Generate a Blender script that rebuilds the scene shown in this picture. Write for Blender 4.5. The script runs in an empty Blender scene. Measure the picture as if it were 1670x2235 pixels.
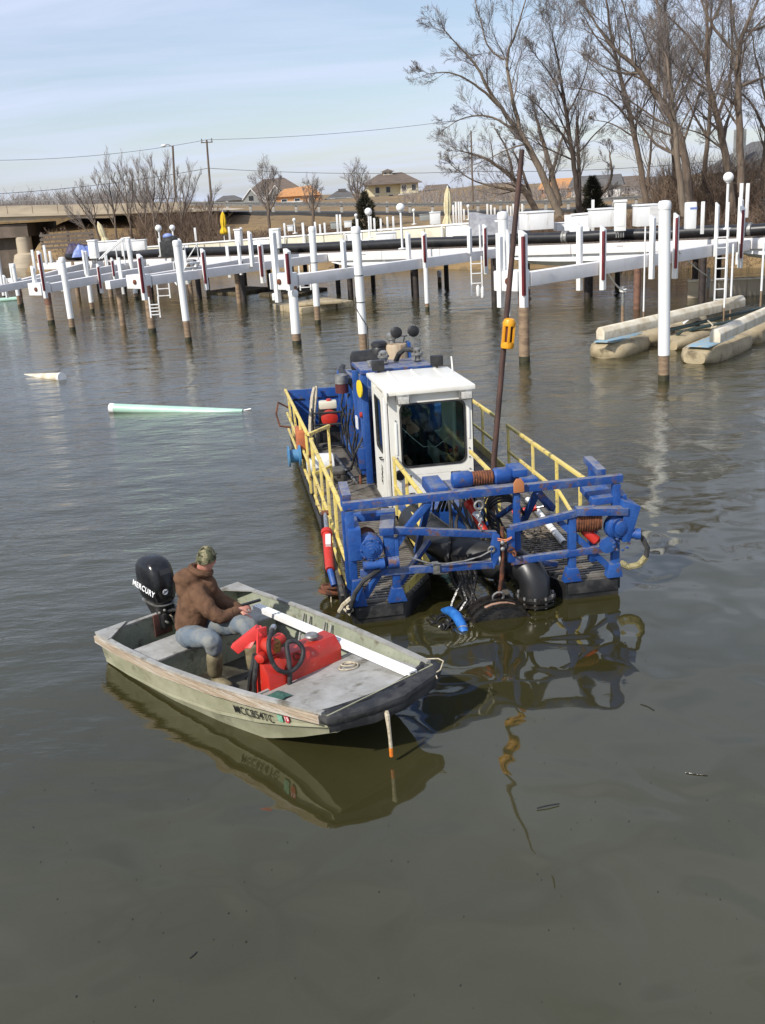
import bpy, bmesh, math, random
from mathutils import Vector, Matrix
R = math.radians
C = bpy.context.scene.collection
SC = bpy.context.scene
# ------------------------------------------------------------------ camera
CAM_H, FOC, PITCH, ROLL = 4.3, 2200.0, 0.3081876, 0.0593412     # metres, photo pixels, radians
PW, PH = 1670.0, 2235.0
cam = bpy.data.cameras.new('camera')
cam.sensor_fit = 'VERTICAL'; cam.sensor_height = 36.0; cam.lens = 36.0*FOC/PH
cam.clip_start = 0.1; cam.clip_end = 6000
co = bpy.data.objects.new('camera', cam); C.objects.link(co)
_f = Vector((0, math.cos(PITCH), -math.sin(PITCH))); _u = Vector((0, math.sin(PITCH), math.cos(PITCH))); _r = Vector((1, 0, 0))
_x = _r*math.cos(ROLL) - _u*math.sin(ROLL); _y = _r*math.sin(ROLL) + _u*math.cos(ROLL)
co.matrix_world = Matrix(((_x.x, _y.x, -_f.x, 0), (_x.y, _y.y, -_f.y, 0), (_x.z, _y.z, -_f.z, CAM_H), (0, 0, 0, 1)))
SC.camera = co
# ------------------------------------------------------------------ sky, sun, exposure
SUN_AZ, SUN_EL = R(224), R(40)          # direction towards the sun, counter-clockwise from +X
world = bpy.data.worlds.new('World'); SC.world = world; world.use_nodes = True
nt = world.node_tree; nt.nodes.clear()
def wn(t, **k):
    n = nt.nodes.new(t)
    for a, b in k.items(): setattr(n, a, b)
    return n
sky = wn('ShaderNodeTexSky', sky_type='NISHITA', sun_disc=False, sun_elevation=SUN_EL,
         sun_rotation=math.atan2(math.cos(SUN_AZ), math.sin(SUN_AZ)), altitude=0, air_density=1.0, dust_density=0.8, ozone_density=1.8)
tc = wn('ShaderNodeTexCoord'); sep = wn('ShaderNodeSeparateXYZ'); nt.links.new(tc.outputs['Generated'], sep.inputs[0])
mz = wn('ShaderNodeMath', operation='MAXIMUM'); mz.inputs[1].default_value = 0.0; nt.links.new(sep.outputs[2], mz.inputs[0])
ad = wn('ShaderNodeMath', operation='ADD'); ad.inputs[1].default_value = 0.16; nt.links.new(mz.outputs[0], ad.inputs[0])
dv = wn('ShaderNodeVectorMath', operation='DIVIDE'); cb = wn('ShaderNodeCombineXYZ')
for i in range(3): nt.links.new(ad.outputs[0], cb.inputs[i])
nt.links.new(tc.outputs['Generated'], dv.inputs[0]); nt.links.new(cb.outputs[0], dv.inputs[1])
mp = wn('ShaderNodeMapping'); mp.inputs['Rotation'].default_value = (0, 0, R(-14)); mp.inputs['Scale'].default_value = (0.55, 1.7, 1.0)
nt.links.new(dv.outputs[0], mp.inputs['Vector'])
nz = wn('ShaderNodeTexNoise'); nz.inputs['Scale'].default_value = 1.1; nz.inputs['Detail'].default_value = 7; nz.inputs['Roughness'].default_value = 0.58; nz.inputs['Distortion'].default_value = 0.5
nt.links.new(mp.outputs[0], nz.inputs['Vector'])
rp = wn('ShaderNodeValToRGB'); rp.color_ramp.elements[0].position = 0.36; rp.color_ramp.elements[1].position = 0.64
rp.color_ramp.elements[0].color = (0.36, 0.36, 0.36, 1); rp.color_ramp.elements[1].color = (0.95, 0.95, 0.95, 1)
nt.links.new(nz.outputs[0], rp.inputs[0])
mx = wn('ShaderNodeMix', data_type='RGBA'); mx.inputs[7].default_value = (5.6, 6.25, 8.0, 1)
sc_ = wn('ShaderNodeMath', operation='MULTIPLY'); sc_.inputs[1].default_value = 0.9; nt.links.new(rp.outputs[0], sc_.inputs[0])
nt.links.new(sc_.outputs[0], mx.inputs[0]); nt.links.new(sky.outputs[0], mx.inputs[6])
bg = wn('ShaderNodeBackground'); bg.inputs['Strength'].default_value = 0.10
nt.links.new(mx.outputs[2], bg.inputs['Color'])
wo = wn('ShaderNodeOutputWorld'); nt.links.new(bg.outputs[0], wo.inputs['Surface'])
sl = bpy.data.lights.new('sun', 'SUN'); sl.energy = 3.7; sl.angle = R(1.2); sl.color = (1.0, 0.95, 0.87)
so = bpy.data.objects.new('sun', sl); C.objects.link(so)
_sd = Vector((math.cos(SUN_AZ)*math.cos(SUN_EL), math.sin(SUN_AZ)*math.cos(SUN_EL), math.sin(SUN_EL)))
so.rotation_euler = _sd.to_track_quat('Z', 'Y').to_euler(); so.location = (-30, -30, 40)
vs = SC.view_settings; vs.view_transform = 'Standard'; vs.look = 'None'; vs.gamma = 1.0; vs.use_curve_mapping = False; vs.exposure = 0.37
SC.cycles.use_denoising = True; SC.cycles.max_bounces = 8; SC.cycles.transparent_max_bounces = 8

# ------------------------------------------------------------------ measuring helpers (photo pixel -> place in the world)
def ray(px, py):
    u = px - PW/2; v = PH/2 - py
    return _x*u + _y*v + _f*FOC
def G(px, py, z=0.0):                    # point on the level z
    d = ray(px, py); t = (z - CAM_H)/d.z
    return Vector((d.x*t, d.y*t, z))
def D(px, py, Y):                        # point at the distance Y
    d = ray(px, py); t = Y/d.y
    return Vector((d.x*t, Y, CAM_H + d.z*t))
def proj(P):
    v = Vector((P[0], P[1], P[2]-CAM_H)); w = v.dot(_f)
    return PW/2 + v.dot(_x)/w*FOC, PH/2 - v.dot(_y)/w*FOC
def Zat(P, py):                          # height above P that shows at the row py
    lo, hi = -3.0, 60.0
    for _ in range(40):
        m = (lo+hi)/2
        if proj((P[0], P[1], m))[1] > py: lo = m
        else: hi = m
    return lo

# ------------------------------------------------------------------ mesh helpers
class MB:
    def __init__(s): s.v = []; s.f = []
    def add(s, vs, fs):
        b = len(s.v); s.v.extend([tuple(q) for q in vs]); s.f.extend([tuple(i+b for i in f) for f in fs]); return s
    def box(s, a, b, rz=0.0):
        a = Vector(a); b = Vector(b); c = (a+b)/2; h = (b-a)/2; cs, sn = math.cos(rz), math.sin(rz)
        P = []
        for k in (-1, 1):
            for j in (-1, 1):
                for i in (-1, 1):
                    x, y = i*h.x, j*h.y; P.append((c.x+x*cs-y*sn, c.y+x*sn+y*cs, c.z+k*h.z))
        return s.add(P, [(0, 2, 3, 1), (4, 5, 7, 6), (0, 1, 5, 4), (2, 6, 7, 3), (0, 4, 6, 2), (1, 3, 7, 5)])
    def bar(s, p, q, w, h=None, up=(0, 0, 1)):
        h = h or w; p = Vector(p); q = Vector(q); d = (q-p).normalized(); u = Vector(up)
        if abs(d.dot(u)) > 0.98: u = Vector((0, 1, 0))
        a = d.cross(u).normalized()*w/2; b = a.cross(d).normalized()*h/2
        P = [p-a-b, p+a-b, p+a+b, p-a+b, q-a-b, q+a-b, q+a+b, q-a+b]
        return s.add(P, [(3, 2, 1, 0), (4, 5, 6, 7), (0, 1, 5, 4), (1, 2, 6, 5), (2, 3, 7, 6), (3, 0, 4, 7)])
    def tube(s, pts, r, n=8, cap=True):
        pts = [Vector(p) for p in pts]; m = len(pts)
        rs = r if isinstance(r, (list, tuple)) else [r]*m
        V = []; F = []; a = None
        for i in range(m):
            d = pts[min(i+1, m-1)] - pts[max(i-1, 0)]
            if d.length < 1e-9: d = Vector((0, 0, 1))
            d.normalize()
            if a is None:
                t = Vector((0, 0, 1)) if abs(d.z) < 0.9 else Vector((1, 0, 0)); a = d.cross(t).normalized()
            else:
                a = a - d*a.dot(d)
                a = a.normalized() if a.length > 1e-6 else d.orthogonal().normalized()
            b = d.cross(a)
            for k in range(n):
                th = 2*math.pi*k/n; V.append(pts[i] + (a*math.cos(th) + b*math.sin(th))*rs[i])
        for i in range(m-1):
            for k in range(n):
                k2 = (k+1) % n; F.append((i*n+k, i*n+k2, (i+1)*n+k2, (i+1)*n+k))
        if cap: F.append(tuple(range(n-1, -1, -1))); F.append(tuple((m-1)*n+k for k in range(n)))
        return s.add(V, F)
    def cyl(s, p, q, r, r2=None, n=12): return s.tube([p, q], [r, r if r2 is None else r2], n)
    def lathe(s, prof, c, n=16, ax=(0, 0, 1)):       # prof: (radius, distance along the axis)
        ax = Vector(ax).normalized(); a = ax.orthogonal().normalized(); b = ax.cross(a); c = Vector(c); V = []; F = []
        for r, t in prof:
            for k in range(n):
                th = 2*math.pi*k/n; V.append(c + ax*t + (a*math.cos(th)+b*math.sin(th))*max(r, 1e-4))
        for i in range(len(prof)-1):
            for k in range(n):
                k2 = (k+1) % n; F.append((i*n+k, i*n+k2, (i+1)*n+k2, (i+1)*n+k))
        F.append(tuple(range(n-1, -1, -1))); F.append(tuple((len(prof)-1)*n+k for k in range(n)))
        return s.add(V, F)
    def ell(s, c, r, nu=14, nv=8):
        c = Vector(c); V = []; F = []
        for j in range(nv+1):
            ph = math.pi*j/nv - math.pi/2
            for i in range(nu):
                th = 2*math.pi*i/nu
                V.append((c.x+r[0]*math.cos(ph)*math.cos(th), c.y+r[1]*math.cos(ph)*math.sin(th), c.z+r[2]*math.sin(ph)))
        for j in range(nv):
            for i in range(nu):
                i2 = (i+1) % nu; F.append((j*nu+i, j*nu+i2, (j+1)*nu+i2, (j+1)*nu+i))
        return s.add(V, F)
    def ext(s, poly, vec):                            # planar polygon pushed along vec
        n = len(poly); P = [Vector(p) for p in poly]; v = Vector(vec)
        F = [tuple(range(n-1, -1, -1)), tuple(range(n, 2*n))] + [(i, (i+1) % n, n+(i+1) % n, n+i) for i in range(n)]
        return s.add(P + [p+v for p in P], F)
    def prism(s, poly, z0, z1): return s.ext([(p[0], p[1], z0) for p in poly], (0, 0, z1-z0))
    def torus(s, c, R1, r, ax=(0, 0, 1), n=20, m=6, a0=0.0, a1=2*math.pi):
        ax = Vector(ax).normalized(); a = ax.orthogonal().normalized(); b = ax.cross(a); c = Vector(c)
        full = a1-a0 > 6.28
        pts = [c + (a*math.cos(a0+(a1-a0)*i/n) + b*math.sin(a0+(a1-a0)*i/n))*R1 for i in range(n+1)]
        return s.tube(pts, r, m, cap=not full)
    def build(s, name, m, parent=None, bevel=0.0, smooth=True, ang=38, **props):
        me = bpy.data.meshes.new(name); me.from_pydata(s.v, [], s.f)
        bm = bmesh.new(); bm.from_mesh(me)
        if len(s.f) < 40000: bmesh.ops.recalc_face_normals(bm, faces=bm.faces)
        if bevel:
            es = [e for e in bm.edges if len(e.link_faces) == 2 and e.calc_face_angle(0) > R(35)]
            bmesh.ops.bevel(bm, geom=es, offset=bevel, segments=2, affect='EDGES', profile=0.6, clamp_overlap=True)
        bm.to_mesh(me); bm.free()
        if smooth:
            me.shade_smooth(); me.set_sharp_from_angle(angle=R(ang))
        me.materials.append(m)
        o = bpy.data.objects.new(name, me); C.objects.link(o)
        if parent is not None: o.parent = parent
        for k, v in props.items(): o[k] = v
        return o
def thing(name, label, cat, loc=(0, 0, 0), rz=0.0, group=None):
    o = bpy.data.objects.new(name, None); C.objects.link(o); o.location = loc; o.rotation_euler = (0, 0, rz)
    o.empty_display_size = 0.2; o['label'] = label; o['category'] = cat
    if group: o['group'] = group
    return o
def tag(o, label, cat, group=None):
    o['label'] = label; o['category'] = cat
    if group: o['group'] = group
    return o
def dup(o, parent=None, loc=None, rz=None):
    c = o.copy(); C.objects.link(c); c.parent = parent
    if loc is not None: c.location = loc
    if rz is not None: c.rotation_euler = (0, 0, rz)
    for ch in list(o.children): dup(ch, c)
    return c
def rrect(x0, x1, z0, z1, r, n=5):                    # rounded rectangle in the x-z plane
    P = []
    for cx, cz, a in ((x1-r, z1-r, 0), (x0+r, z1-r, 90), (x0+r, z0+r, 180), (x1-r, z0+r, 270)):
        for i in range(n+1):
            t = R(a + 90*i/n); P.append((cx+r*math.cos(t), cz+r*math.sin(t)))
    return P
def ring(mb, outer, inner, f, dep):                   # plate with a hole; f maps (a, b) to a point, dep is the thickness vector
    n = len(inner); d = Vector(dep)
    O = [Vector(f(*p)) for p in outer]; I = [Vector(f(*p)) for p in inner]
    V = O + I + [p+d for p in O] + [p+d for p in I]; F = []
    for i in range(n):
        j = (i+1) % n
        F += [(i, j, n+j, n+i), (2*n+i, 3*n+i, 3*n+j, 2*n+j), (i, 2*n+i, 2*n+j, j), (n+i, n+j, 3*n+j, 3*n+i)]
    return mb.add(V, F)
def outer_for(inner, x0, x1, z0, z1):                 # matches a rectangle to a rounded hole, point by point
    cx = (x0+x1)/2; cz = (z0+z1)/2; out = []
    n = len(inner)//4
    cs = [(x1, z1), (x0, z1), (x0, z0), (x1, z0)]
    for k in range(4):
        c = cs[k]
        for i in range(n):
            p = inner[k*n+i]; h = (n-1)/2
            if abs(i-h) < 0.6: out.append(c)
            elif (i < h) == (k % 2 == 0): out.append((c[0], p[1]))
            else: out.append((p[0], c[1]))
    return out

# ------------------------------------------------------------------ materials
def mat(name, c1, c2=None, scale=6.0, lo=0.45, hi=0.6, rough=0.5, metal=0.0, bump=0.0, bscale=None, stretch=(1, 1, 1), detail=6.0, c3=None, s3=30.0, lo3=0.6, hi3=0.7, spec=0.5, r2=None, coat=0.0, dust=None, dlo=0.35):
    m = bpy.data.materials.new(name); m.use_nodes = True; t = m.node_tree; b = t.nodes['Principled BSDF']
    b.inputs['Base Color'].default_value = (*c1, 1); b.inputs['Roughness'].default_value = rough; b.inputs['Metallic'].default_value = metal
    b.inputs['Specular IOR Level'].default_value = spec; b.inputs['Coat Weight'].default_value = coat
    tcn = t.nodes.new('ShaderNodeTexCoord'); mpn = t.nodes.new('ShaderNodeMapping'); mpn.inputs['Scale'].default_value = stretch
    t.links.new(tcn.outputs['Object'], mpn.inputs[0])
    def noise(sc, lo_, hi_, det=6.0):
        n = t.nodes.new('ShaderNodeTexNoise'); n.inputs['Scale'].default_value = sc; n.inputs['Detail'].default_value = det; n.inputs['Roughness'].default_value = 0.62
        t.links.new(mpn.outputs[0], n.inputs['Vector'])
        r = t.nodes.new('ShaderNodeMapRange'); r.inputs[1].default_value = lo_; r.inputs[2].default_value = hi_
        t.links.new(n.outputs[0], r.inputs[0]); return n, r
    if c2:
        n, r = noise(scale, lo, hi, detail); x = t.nodes.new('ShaderNodeMix'); x.data_type = 'RGBA'
        x.inputs[6].default_value = (*c1, 1); x.inputs[7].default_value = (*c2, 1); t.links.new(r.outputs[0], x.inputs[0]); out = x.outputs[2]
        if r2 is not None:
            mr = t.nodes.new('ShaderNodeMapRange'); mr.inputs[3].default_value = rough; mr.inputs[4].default_value = r2
            t.links.new(r.outputs[0], mr.inputs[0]); t.links.new(mr.outputs[0], b.inputs['Roughness'])
        if c3:
            n3, r3 = noise(s3, lo3, hi3); y = t.nodes.new('ShaderNodeMix'); y.data_type = 'RGBA'
            t.links.new(out, y.inputs[6]); y.inputs[7].default_value = (*c3, 1); t.links.new(r3.outputs[0], y.inputs[0]); out = y.outputs[2]
        if dust:                                          # dust and dried mud lying on faces that point up
            gm = t.nodes.new('ShaderNodeNewGeometry'); sp = t.nodes.new('ShaderNodeSeparateXYZ'); t.links.new(gm.outputs['Normal'], sp.inputs[0])
            ru = t.nodes.new('ShaderNodeMapRange'); ru.inputs[1].default_value = .55; ru.inputs[2].default_value = .92; t.links.new(sp.outputs[2], ru.inputs[0])
            nd_, rd_ = noise(scale*2.3, dlo, dlo+.22); mm = t.nodes.new('ShaderNodeMath'); mm.operation = 'MULTIPLY'; t.links.new(ru.outputs[0], mm.inputs[0]); t.links.new(rd_.outputs[0], mm.inputs[1])
            z_ = t.nodes.new('ShaderNodeMix'); z_.data_type = 'RGBA'; t.links.new(mm.outputs[0], z_.inputs[0]); t.links.new(out, z_.inputs[6]); z_.inputs[7].default_value = (*dust, 1); out = z_.outputs[2]
        t.links.new(out, b.inputs['Base Color'])
    if bump:
        nb = t.nodes.new('ShaderNodeTexNoise'); nb.inputs['Scale'].default_value = bscale or scale*3; nb.inputs['Detail'].default_value = 5
        t.links.new(mpn.outputs[0], nb.inputs['Vector'])
        bp = t.nodes.new('ShaderNodeBump'); bp.inputs['Strength'].default_value = bump; bp.inputs['Distance'].default_value = 0.02
        t.links.new(nb.outputs[0], bp.inputs['Height']); t.links.new(bp.outputs[0], b.inputs['Normal'])
    return m
M = {}
M['blue'] = mat('blue_paint', (0.012, 0.062, 0.25), (0.020, 0.088, 0.31), 3, rough=0.42, r2=0.6, c3=(0.10, 0.06, 0.05), s3=9, lo3=0.58, hi3=0.68, bump=0.25, bscale=30, dust=(.13, .15, .20), dlo=.42)
M['blue_worn'] = mat('worn_blue_paint', (0.012, 0.062, 0.25), (0.11, 0.14, 0.22), 5, lo=0.48, hi=0.68, rough=0.55, c3=(0.14, 0.07, 0.05), s3=8, lo3=0.54, hi3=0.64, bump=0.3, bscale=28, dust=(.20, .20, .22), dlo=.33)
M['yellow'] = mat('yellow_paint', (0.72, 0.56, 0.14), (0.62, 0.50, 0.2), 6, rough=0.55, c3=(0.26, 0.13, 0.05), s3=12, lo3=0.57, hi3=0.66, bump=0.1, bscale=50)
M['cabwhite'] = mat('cab_white_paint', (0.82, 0.80, 0.72), (0.78, 0.75, 0.66), 4, rough=0.35, c3=(0.42, 0.36, 0.27), s3=9, lo3=0.70, hi3=0.84)
M['black'] = mat('black_paint', (0.012, 0.012, 0.013), (0.03, 0.028, 0.026), 5, rough=0.45, bump=0.1)
M['hullblack'] = mat('black_hull_paint', (0.010, 0.010, 0.010), (0.040, 0.036, 0.030), 3, lo=0.45, hi=0.7, rough=0.45, r2=0.7, bump=0.25, dust=(.10, .09, .075))
M['rubber'] = mat('black_rubber', (0.016, 0.016, 0.017), (0.045, 0.044, 0.042), 6, rough=0.6, r2=0.8, bump=0.25)
M['hdpe'] = mat('black_plastic_pipe', (0.013, 0.013, 0.014), (0.03, 0.03, 0.029), 3, lo=0.5, hi=0.72, rough=0.38, bump=0.08)
M['grate'] = mat('steel_grating', (0.22, 0.20, 0.17), (0.12, 0.105, 0.085), 4, rough=0.6, metal=0.3, c3=(0.17, 0.09, 0.05), s3=10, lo3=0.6, hi3=0.7)
M['rust'] = mat('rusty_steel', (0.16, 0.055, 0.025), (0.07, 0.03, 0.018), 9, rough=0.85, bump=0.4)
M['cable'] = mat('wound_rusty_cable', (0.20, 0.07, 0.03), (0.09, 0.035, 0.02), 20, rough=0.8)
M['mast'] = mat('brown_rusty_pole', (0.05, 0.027, 0.021), (0.09, 0.045, 0.033), 8, rough=0.7, stretch=(1, 1, .4))
M['red'] = mat('red_paint', (0.50, 0.025, 0.015), (0.42, 0.035, 0.02), 5, rough=0.4, c3=(0.5, 0.16, 0.12), s3=16, lo3=0.62, hi3=0.72, bump=0.08)
M['orange'] = mat('orange_paint', (0.75, 0.22, 0.02), (0.6, 0.14, 0.02), 8, rough=0.5)
M['chrome'] = mat('bright_steel', (0.55, 0.55, 0.54), (0.4, 0.4, 0.4), 8, rough=0.3, metal=0.9)
M['galv'] = mat('weathered_steel', (0.30, 0.30, 0.29), (0.18, 0.17, 0.15), 12, rough=0.5, metal=0.5)
M['lens'] = mat('lamp_glass', (0.62, 0.60, 0.54), (0.45, 0.44, 0.4), 30, rough=0.15, spec=0.8)
M['white'] = mat('white_vinyl', (0.80, 0.80, 0.78), (0.75, 0.745, 0.72), 2, rough=0.45, c3=(0.52, 0.47, 0.38), s3=2.2, lo3=0.58, hi3=0.80, stretch=(2.5, 2.5, .5))
M['whitebeam'] = mat('white_dock_beam', (0.78, 0.75, 0.73), (0.72, 0.69, 0.66), 2, rough=0.5)
M['pvc'] = mat('white_plastic', (0.80, 0.79, 0.76), (0.70, 0.68, 0.63), 9, rough=0.35)
M['maroon'] = mat('maroon_bumper', (0.16, 0.015, 0.02), (0.11, 0.012, 0.015), 5, rough=0.55)
M['cream'] = mat('cream_vinyl', (0.66, 0.62, 0.48), (0.58, 0.54, 0.41), 1.5, rough=0.5)
M['pilewood'] = mat('wet_brown_pile', (0.30, 0.21, 0.13), (0.18, 0.12, 0.075), 3, lo=0.4, hi=0.62, rough=0.75, stretch=(1, 1, 3.5), bump=0.4, bscale=14)
M['piledark'] = mat('dark_wood_pile', (0.028, 0.022, 0.02), (0.05, 0.035, 0.028), 4, rough=0.7, stretch=(1, 1, 2), bump=0.3)
M['pilerust'] = mat('rust_topped_pile', (0.20, 0.10, 0.065), (0.13, 0.07, 0.045), 4, rough=0.75, stretch=(1, 1, 2), bump=0.3)
M['algae'] = mat('algae_stain', (0.05, 0.045, 0.02), (0.02, 0.02, 0.012), 8, rough=0.6)
M['globe'] = mat('milky_globe', (0.82, 0.82, 0.79), rough=0.25)
M['olive'] = mat('olive_hull_paint', (0.25, 0.245, 0.155), (0.35, 0.34, 0.235), 2.2, lo=0.40, hi=0.62, rough=0.6, c3=(0.12, 0.115, 0.07), s3=4, lo3=0.55, hi3=0.74, bump=0.12, bscale=25)
M['olive_in'] = mat('olive_inner_paint', (0.24, 0.26, 0.185), (0.33, 0.345, 0.26), 4, lo=0.42, hi=0.62, rough=0.7, c3=(0.11, 0.10, 0.065), s3=8, lo3=0.55, hi3=0.7, bump=0.15, bscale=25)
M['alu'] = mat('scuffed_aluminium', (0.40, 0.395, 0.37), (0.31, 0.30, 0.27), 4, lo=0.4, hi=0.6, rough=0.65, metal=0.2, c3=(0.14, 0.125, 0.09), s3=5, lo3=0.54, hi3=0.70, bump=0.2, bscale=24)
M['railwood'] = mat('weathered_wood', (0.40, 0.32, 0.23), (0.30, 0.225, 0.15), 2.5, lo=0.4, hi=0.6, rough=0.85, stretch=(.8, 9, 16), bump=0.6, bscale=6, c3=(0.46, 0.42, 0.36), s3=1.6, lo3=0.48, hi3=0.62)
M['deckboard'] = mat('grey_brown_board', (0.155, 0.125, 0.10), (0.10, 0.075, 0.06), 5, rough=0.85, stretch=(6, 1, 1))
M['brownjacket'] = mat('brown_canvas', (0.140, 0.078, 0.047), (0.104, 0.058, 0.036), 7, rough=0.95, bump=0.7, bscale=16, spec=0.1)
M['jeans'] = mat('faded_denim', (0.135, 0.165, 0.195), (0.215, 0.22, 0.205), 6, lo=0.42, hi=0.6, rough=0.95, bump=0.5, bscale=14, spec=0.1)
M['boot'] = mat('tan_rubber_boot', (0.21, 0.175, 0.10), (0.14, 0.115, 0.065), 7, rough=0.7, bump=0.3, bscale=15)
M['camo'] = mat('camouflage_cloth', (0.10, 0.10, 0.055), (0.26, 0.23, 0.14), 17, lo=0.5, hi=0.56, rough=0.95, c3=(0.03, 0.028, 0.018), s3=22, lo3=0.54, hi3=0.58, spec=0.1)
M['skin'] = mat('skin', (0.50, 0.24, 0.17), (0.42, 0.18, 0.13), 12, rough=0.55)
M['darkcloth'] = mat('dark_coat', (0.016, 0.018, 0.022), (0.028, 0.03, 0.034), 12, rough=0.9, bump=0.3, spec=0.1)
M['tan'] = mat('tan_float_plastic', (0.44, 0.36, 0.225), (0.33, 0.26, 0.155), 2.4, lo=0.40, hi=0.62, rough=0.65, bump=0.3, c3=(0.13, 0.10, 0.055), s3=3, lo3=0.56, hi3=0.70)
M['bunk'] = mat('stained_cream_bunk', (0.70, 0.64, 0.51), (0.50, 0.42, 0.29), 3, lo=0.42, hi=0.62, rough=0.7, bump=0.12)
M['floatblue'] = mat('faded_blue_plastic', (0.20, 0.33, 0.42), (0.34, 0.33, 0.26), 5, lo=0.48, hi=0.62, rough=0.6)
M['greendark'] = mat('dark_green_plank', (0.02, 0.045, 0.045), (0.04, 0.06, 0.055), 6, rough=0.6)
M['greenpipe'] = mat('mint_green_pipe', (0.38, 0.58, 0.46), (0.44, 0.62, 0.51), 3, rough=0.4)
M['rope'] = mat('pale_rope', (0.50, 0.44, 0.33), (0.36, 0.30, 0.2), 40, rough=0.95)
M['orangerope'] = mat('muddy_orange_rope', (0.085, 0.055, 0.03), (0.05, 0.038, 0.022), 6, rough=0.9)
M['fabricyel'] = mat('yellow_canvas', (0.78, 0.50, 0.02), (0.68, 0.42, 0.02), 6, rough=0.9, bump=0.3)
M['fabriccream'] = mat('cream_canvas', (0.66, 0.58, 0.36), (0.56, 0.48, 0.28), 5, rough=0.9, bump=0.3)
M['tarpgrey'] = mat('grey_boat_cover', (0.33, 0.33, 0.34), (0.25, 0.25, 0.26), 4, rough=0.75, bump=0.5, bscale=4)
M['tarpblue'] = mat('blue_tarp', (0.16, 0.22, 0.50), (0.25, 0.32, 0.55), 4, rough=0.5, bump=0.8, bscale=5)
M['tarppurple'] = mat('purple_tarp', (0.035, 0.025, 0.06), (0.06, 0.04, 0.09), 4, rough=0.6, bump=0.8, bscale=5)
M['concrete'] = mat('bridge_concrete', (0.46, 0.385, 0.28), (0.38, 0.315, 0.23), 0.8, rough=0.85, stretch=(.4, 1, 2))
M['darkconcrete'] = mat('stained_concrete', (0.11, 0.085, 0.065), (0.17, 0.13, 0.10), 0.8, rough=0.9, stretch=(1, 1, .5))
M['bark'] = mat('grey_brown_bark', (0.125, 0.092, 0.068), (0.175, 0.135, 0.10), 2.5, rough=0.95, stretch=(3, 3, .6), bump=0.6, bscale=8)
M['barkpale'] = mat('pale_bark', (0.20, 0.158, 0.115), (0.145, 0.11, 0.08), 2, rough=0.95, stretch=(3, 3, .6), bump=0.5, bscale=8)
M['barkdark'] = mat('dark_bark', (0.05, 0.037, 0.03), (0.08, 0.058, 0.046), 2.5, rough=0.95, stretch=(3, 3, .6), bump=0.6, bscale=8)
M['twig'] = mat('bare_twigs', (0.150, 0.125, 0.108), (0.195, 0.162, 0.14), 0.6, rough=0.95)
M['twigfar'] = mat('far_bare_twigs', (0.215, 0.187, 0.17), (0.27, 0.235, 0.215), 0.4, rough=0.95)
M['brush'] = mat('brown_brush', (0.13, 0.088, 0.060), (0.19, 0.132, 0.09), 0.5, rough=0.95)
M['evergreen'] = mat('dark_conifer', (0.045, 0.045, 0.027), (0.075, 0.068, 0.04), 1.5, rough=0.95)
M['shingle'] = mat('brown_shingles', (0.150, 0.115, 0.09), (0.11, 0.085, 0.068), 1.5, rough=0.9, stretch=(.4, 1, 3))
M['shinglegrey'] = mat('grey_shingles', (0.115, 0.11, 0.105), (0.085, 0.08, 0.078), 1.5, rough=0.9, stretch=(.4, 1, 3))
M['siding'] = mat('pale_yellow_siding', (0.72, 0.64, 0.42), (0.65, 0.57, 0.36), 1, rough=0.7, stretch=(.2, .2, 6))
M['sidingwhite'] = mat('white_siding', (0.70, 0.69, 0.66), (0.6, 0.59, 0.56), 1, rough=0.7, stretch=(.2, .2, 6))
M['sidinggrey'] = mat('grey_siding', (0.30, 0.31, 0.29), (0.24, 0.25, 0.235), 1, rough=0.7, stretch=(.2, .2, 6))
M['osb'] = mat('orange_sheathing', (0.50, 0.25, 0.10), (0.42, 0.20, 0.08), 2, rough=0.85)
M['pane'] = mat('dark_window_pane', (0.03, 0.035, 0.04), rough=0.15, spec=0.6)
M['tar'] = mat('wet_black_mud', (0.012, 0.011, 0.010), (0.028, 0.024, 0.02), 12, rough=0.25, bump=0.3)
M['brass'] = mat('corroded_brass', (0.32, 0.15, 0.03), (0.14, 0.055, 0.02), 25, rough=0.6, metal=0.5, bump=0.3)
M['tantank'] = mat('rust_streaked_tan_tank', (0.42, 0.33, 0.22), (0.20, 0.10, 0.05), 5, lo=0.45, hi=0.65, rough=0.6, stretch=(3, 3, .5))
M['greenrag'] = mat('green_cloth', (0.03, 0.085, 0.065), (0.05, 0.115, 0.09), 20, rough=0.95, bump=0.5)
M['inkblack'] = mat('black_print', (0.015, 0.015, 0.015), rough=0.6)
M['inkwhite'] = mat('white_print', (0.82, 0.82, 0.82), rough=0.5)
M['stickerred'] = mat('red_sticker', (0.50, 0.04, 0.05), rough=0.5)
M['stickergreen'] = mat('green_sticker', (0.12, 0.36, 0.22), (0.3, 0.5, 0.4), 60, rough=0.5)
M['cowl'] = mat('gloss_black_cowling', (0.006, 0.006, 0.007), (0.012, 0.012, 0.013), 6, rough=0.22, r2=0.4, spec=0.5)
M['yelplastic'] = mat('yellow_plastic', (0.74, 0.33, 0.01), (0.66, 0.27, 0.01), 8, rough=0.45)
M['bucket'] = mat('white_bucket_plastic', (0.74, 0.74, 0.72), (0.55, 0.54, 0.5), 7, lo=0.5, hi=0.7, rough=0.45)
M['debris'] = mat('dead_reeds', (0.22, 0.18, 0.13), (0.12, 0.095, 0.07), 12, rough=0.95)
M['toolgrey'] = mat('muddy_grey_plastic', (0.12, 0.115, 0.10), (0.075, 0.07, 0.06), 8, rough=0.7)
M['bluehose'] = mat('blue_hose', (0.03, 0.17, 0.50), (0.02, 0.12, 0.4), 9, rough=0.4)
M['bluemetal'] = mat('faded_blue_drum', (0.05, 0.18, 0.36), (0.10, 0.24, 0.38), 6, rough=0.5)
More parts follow.
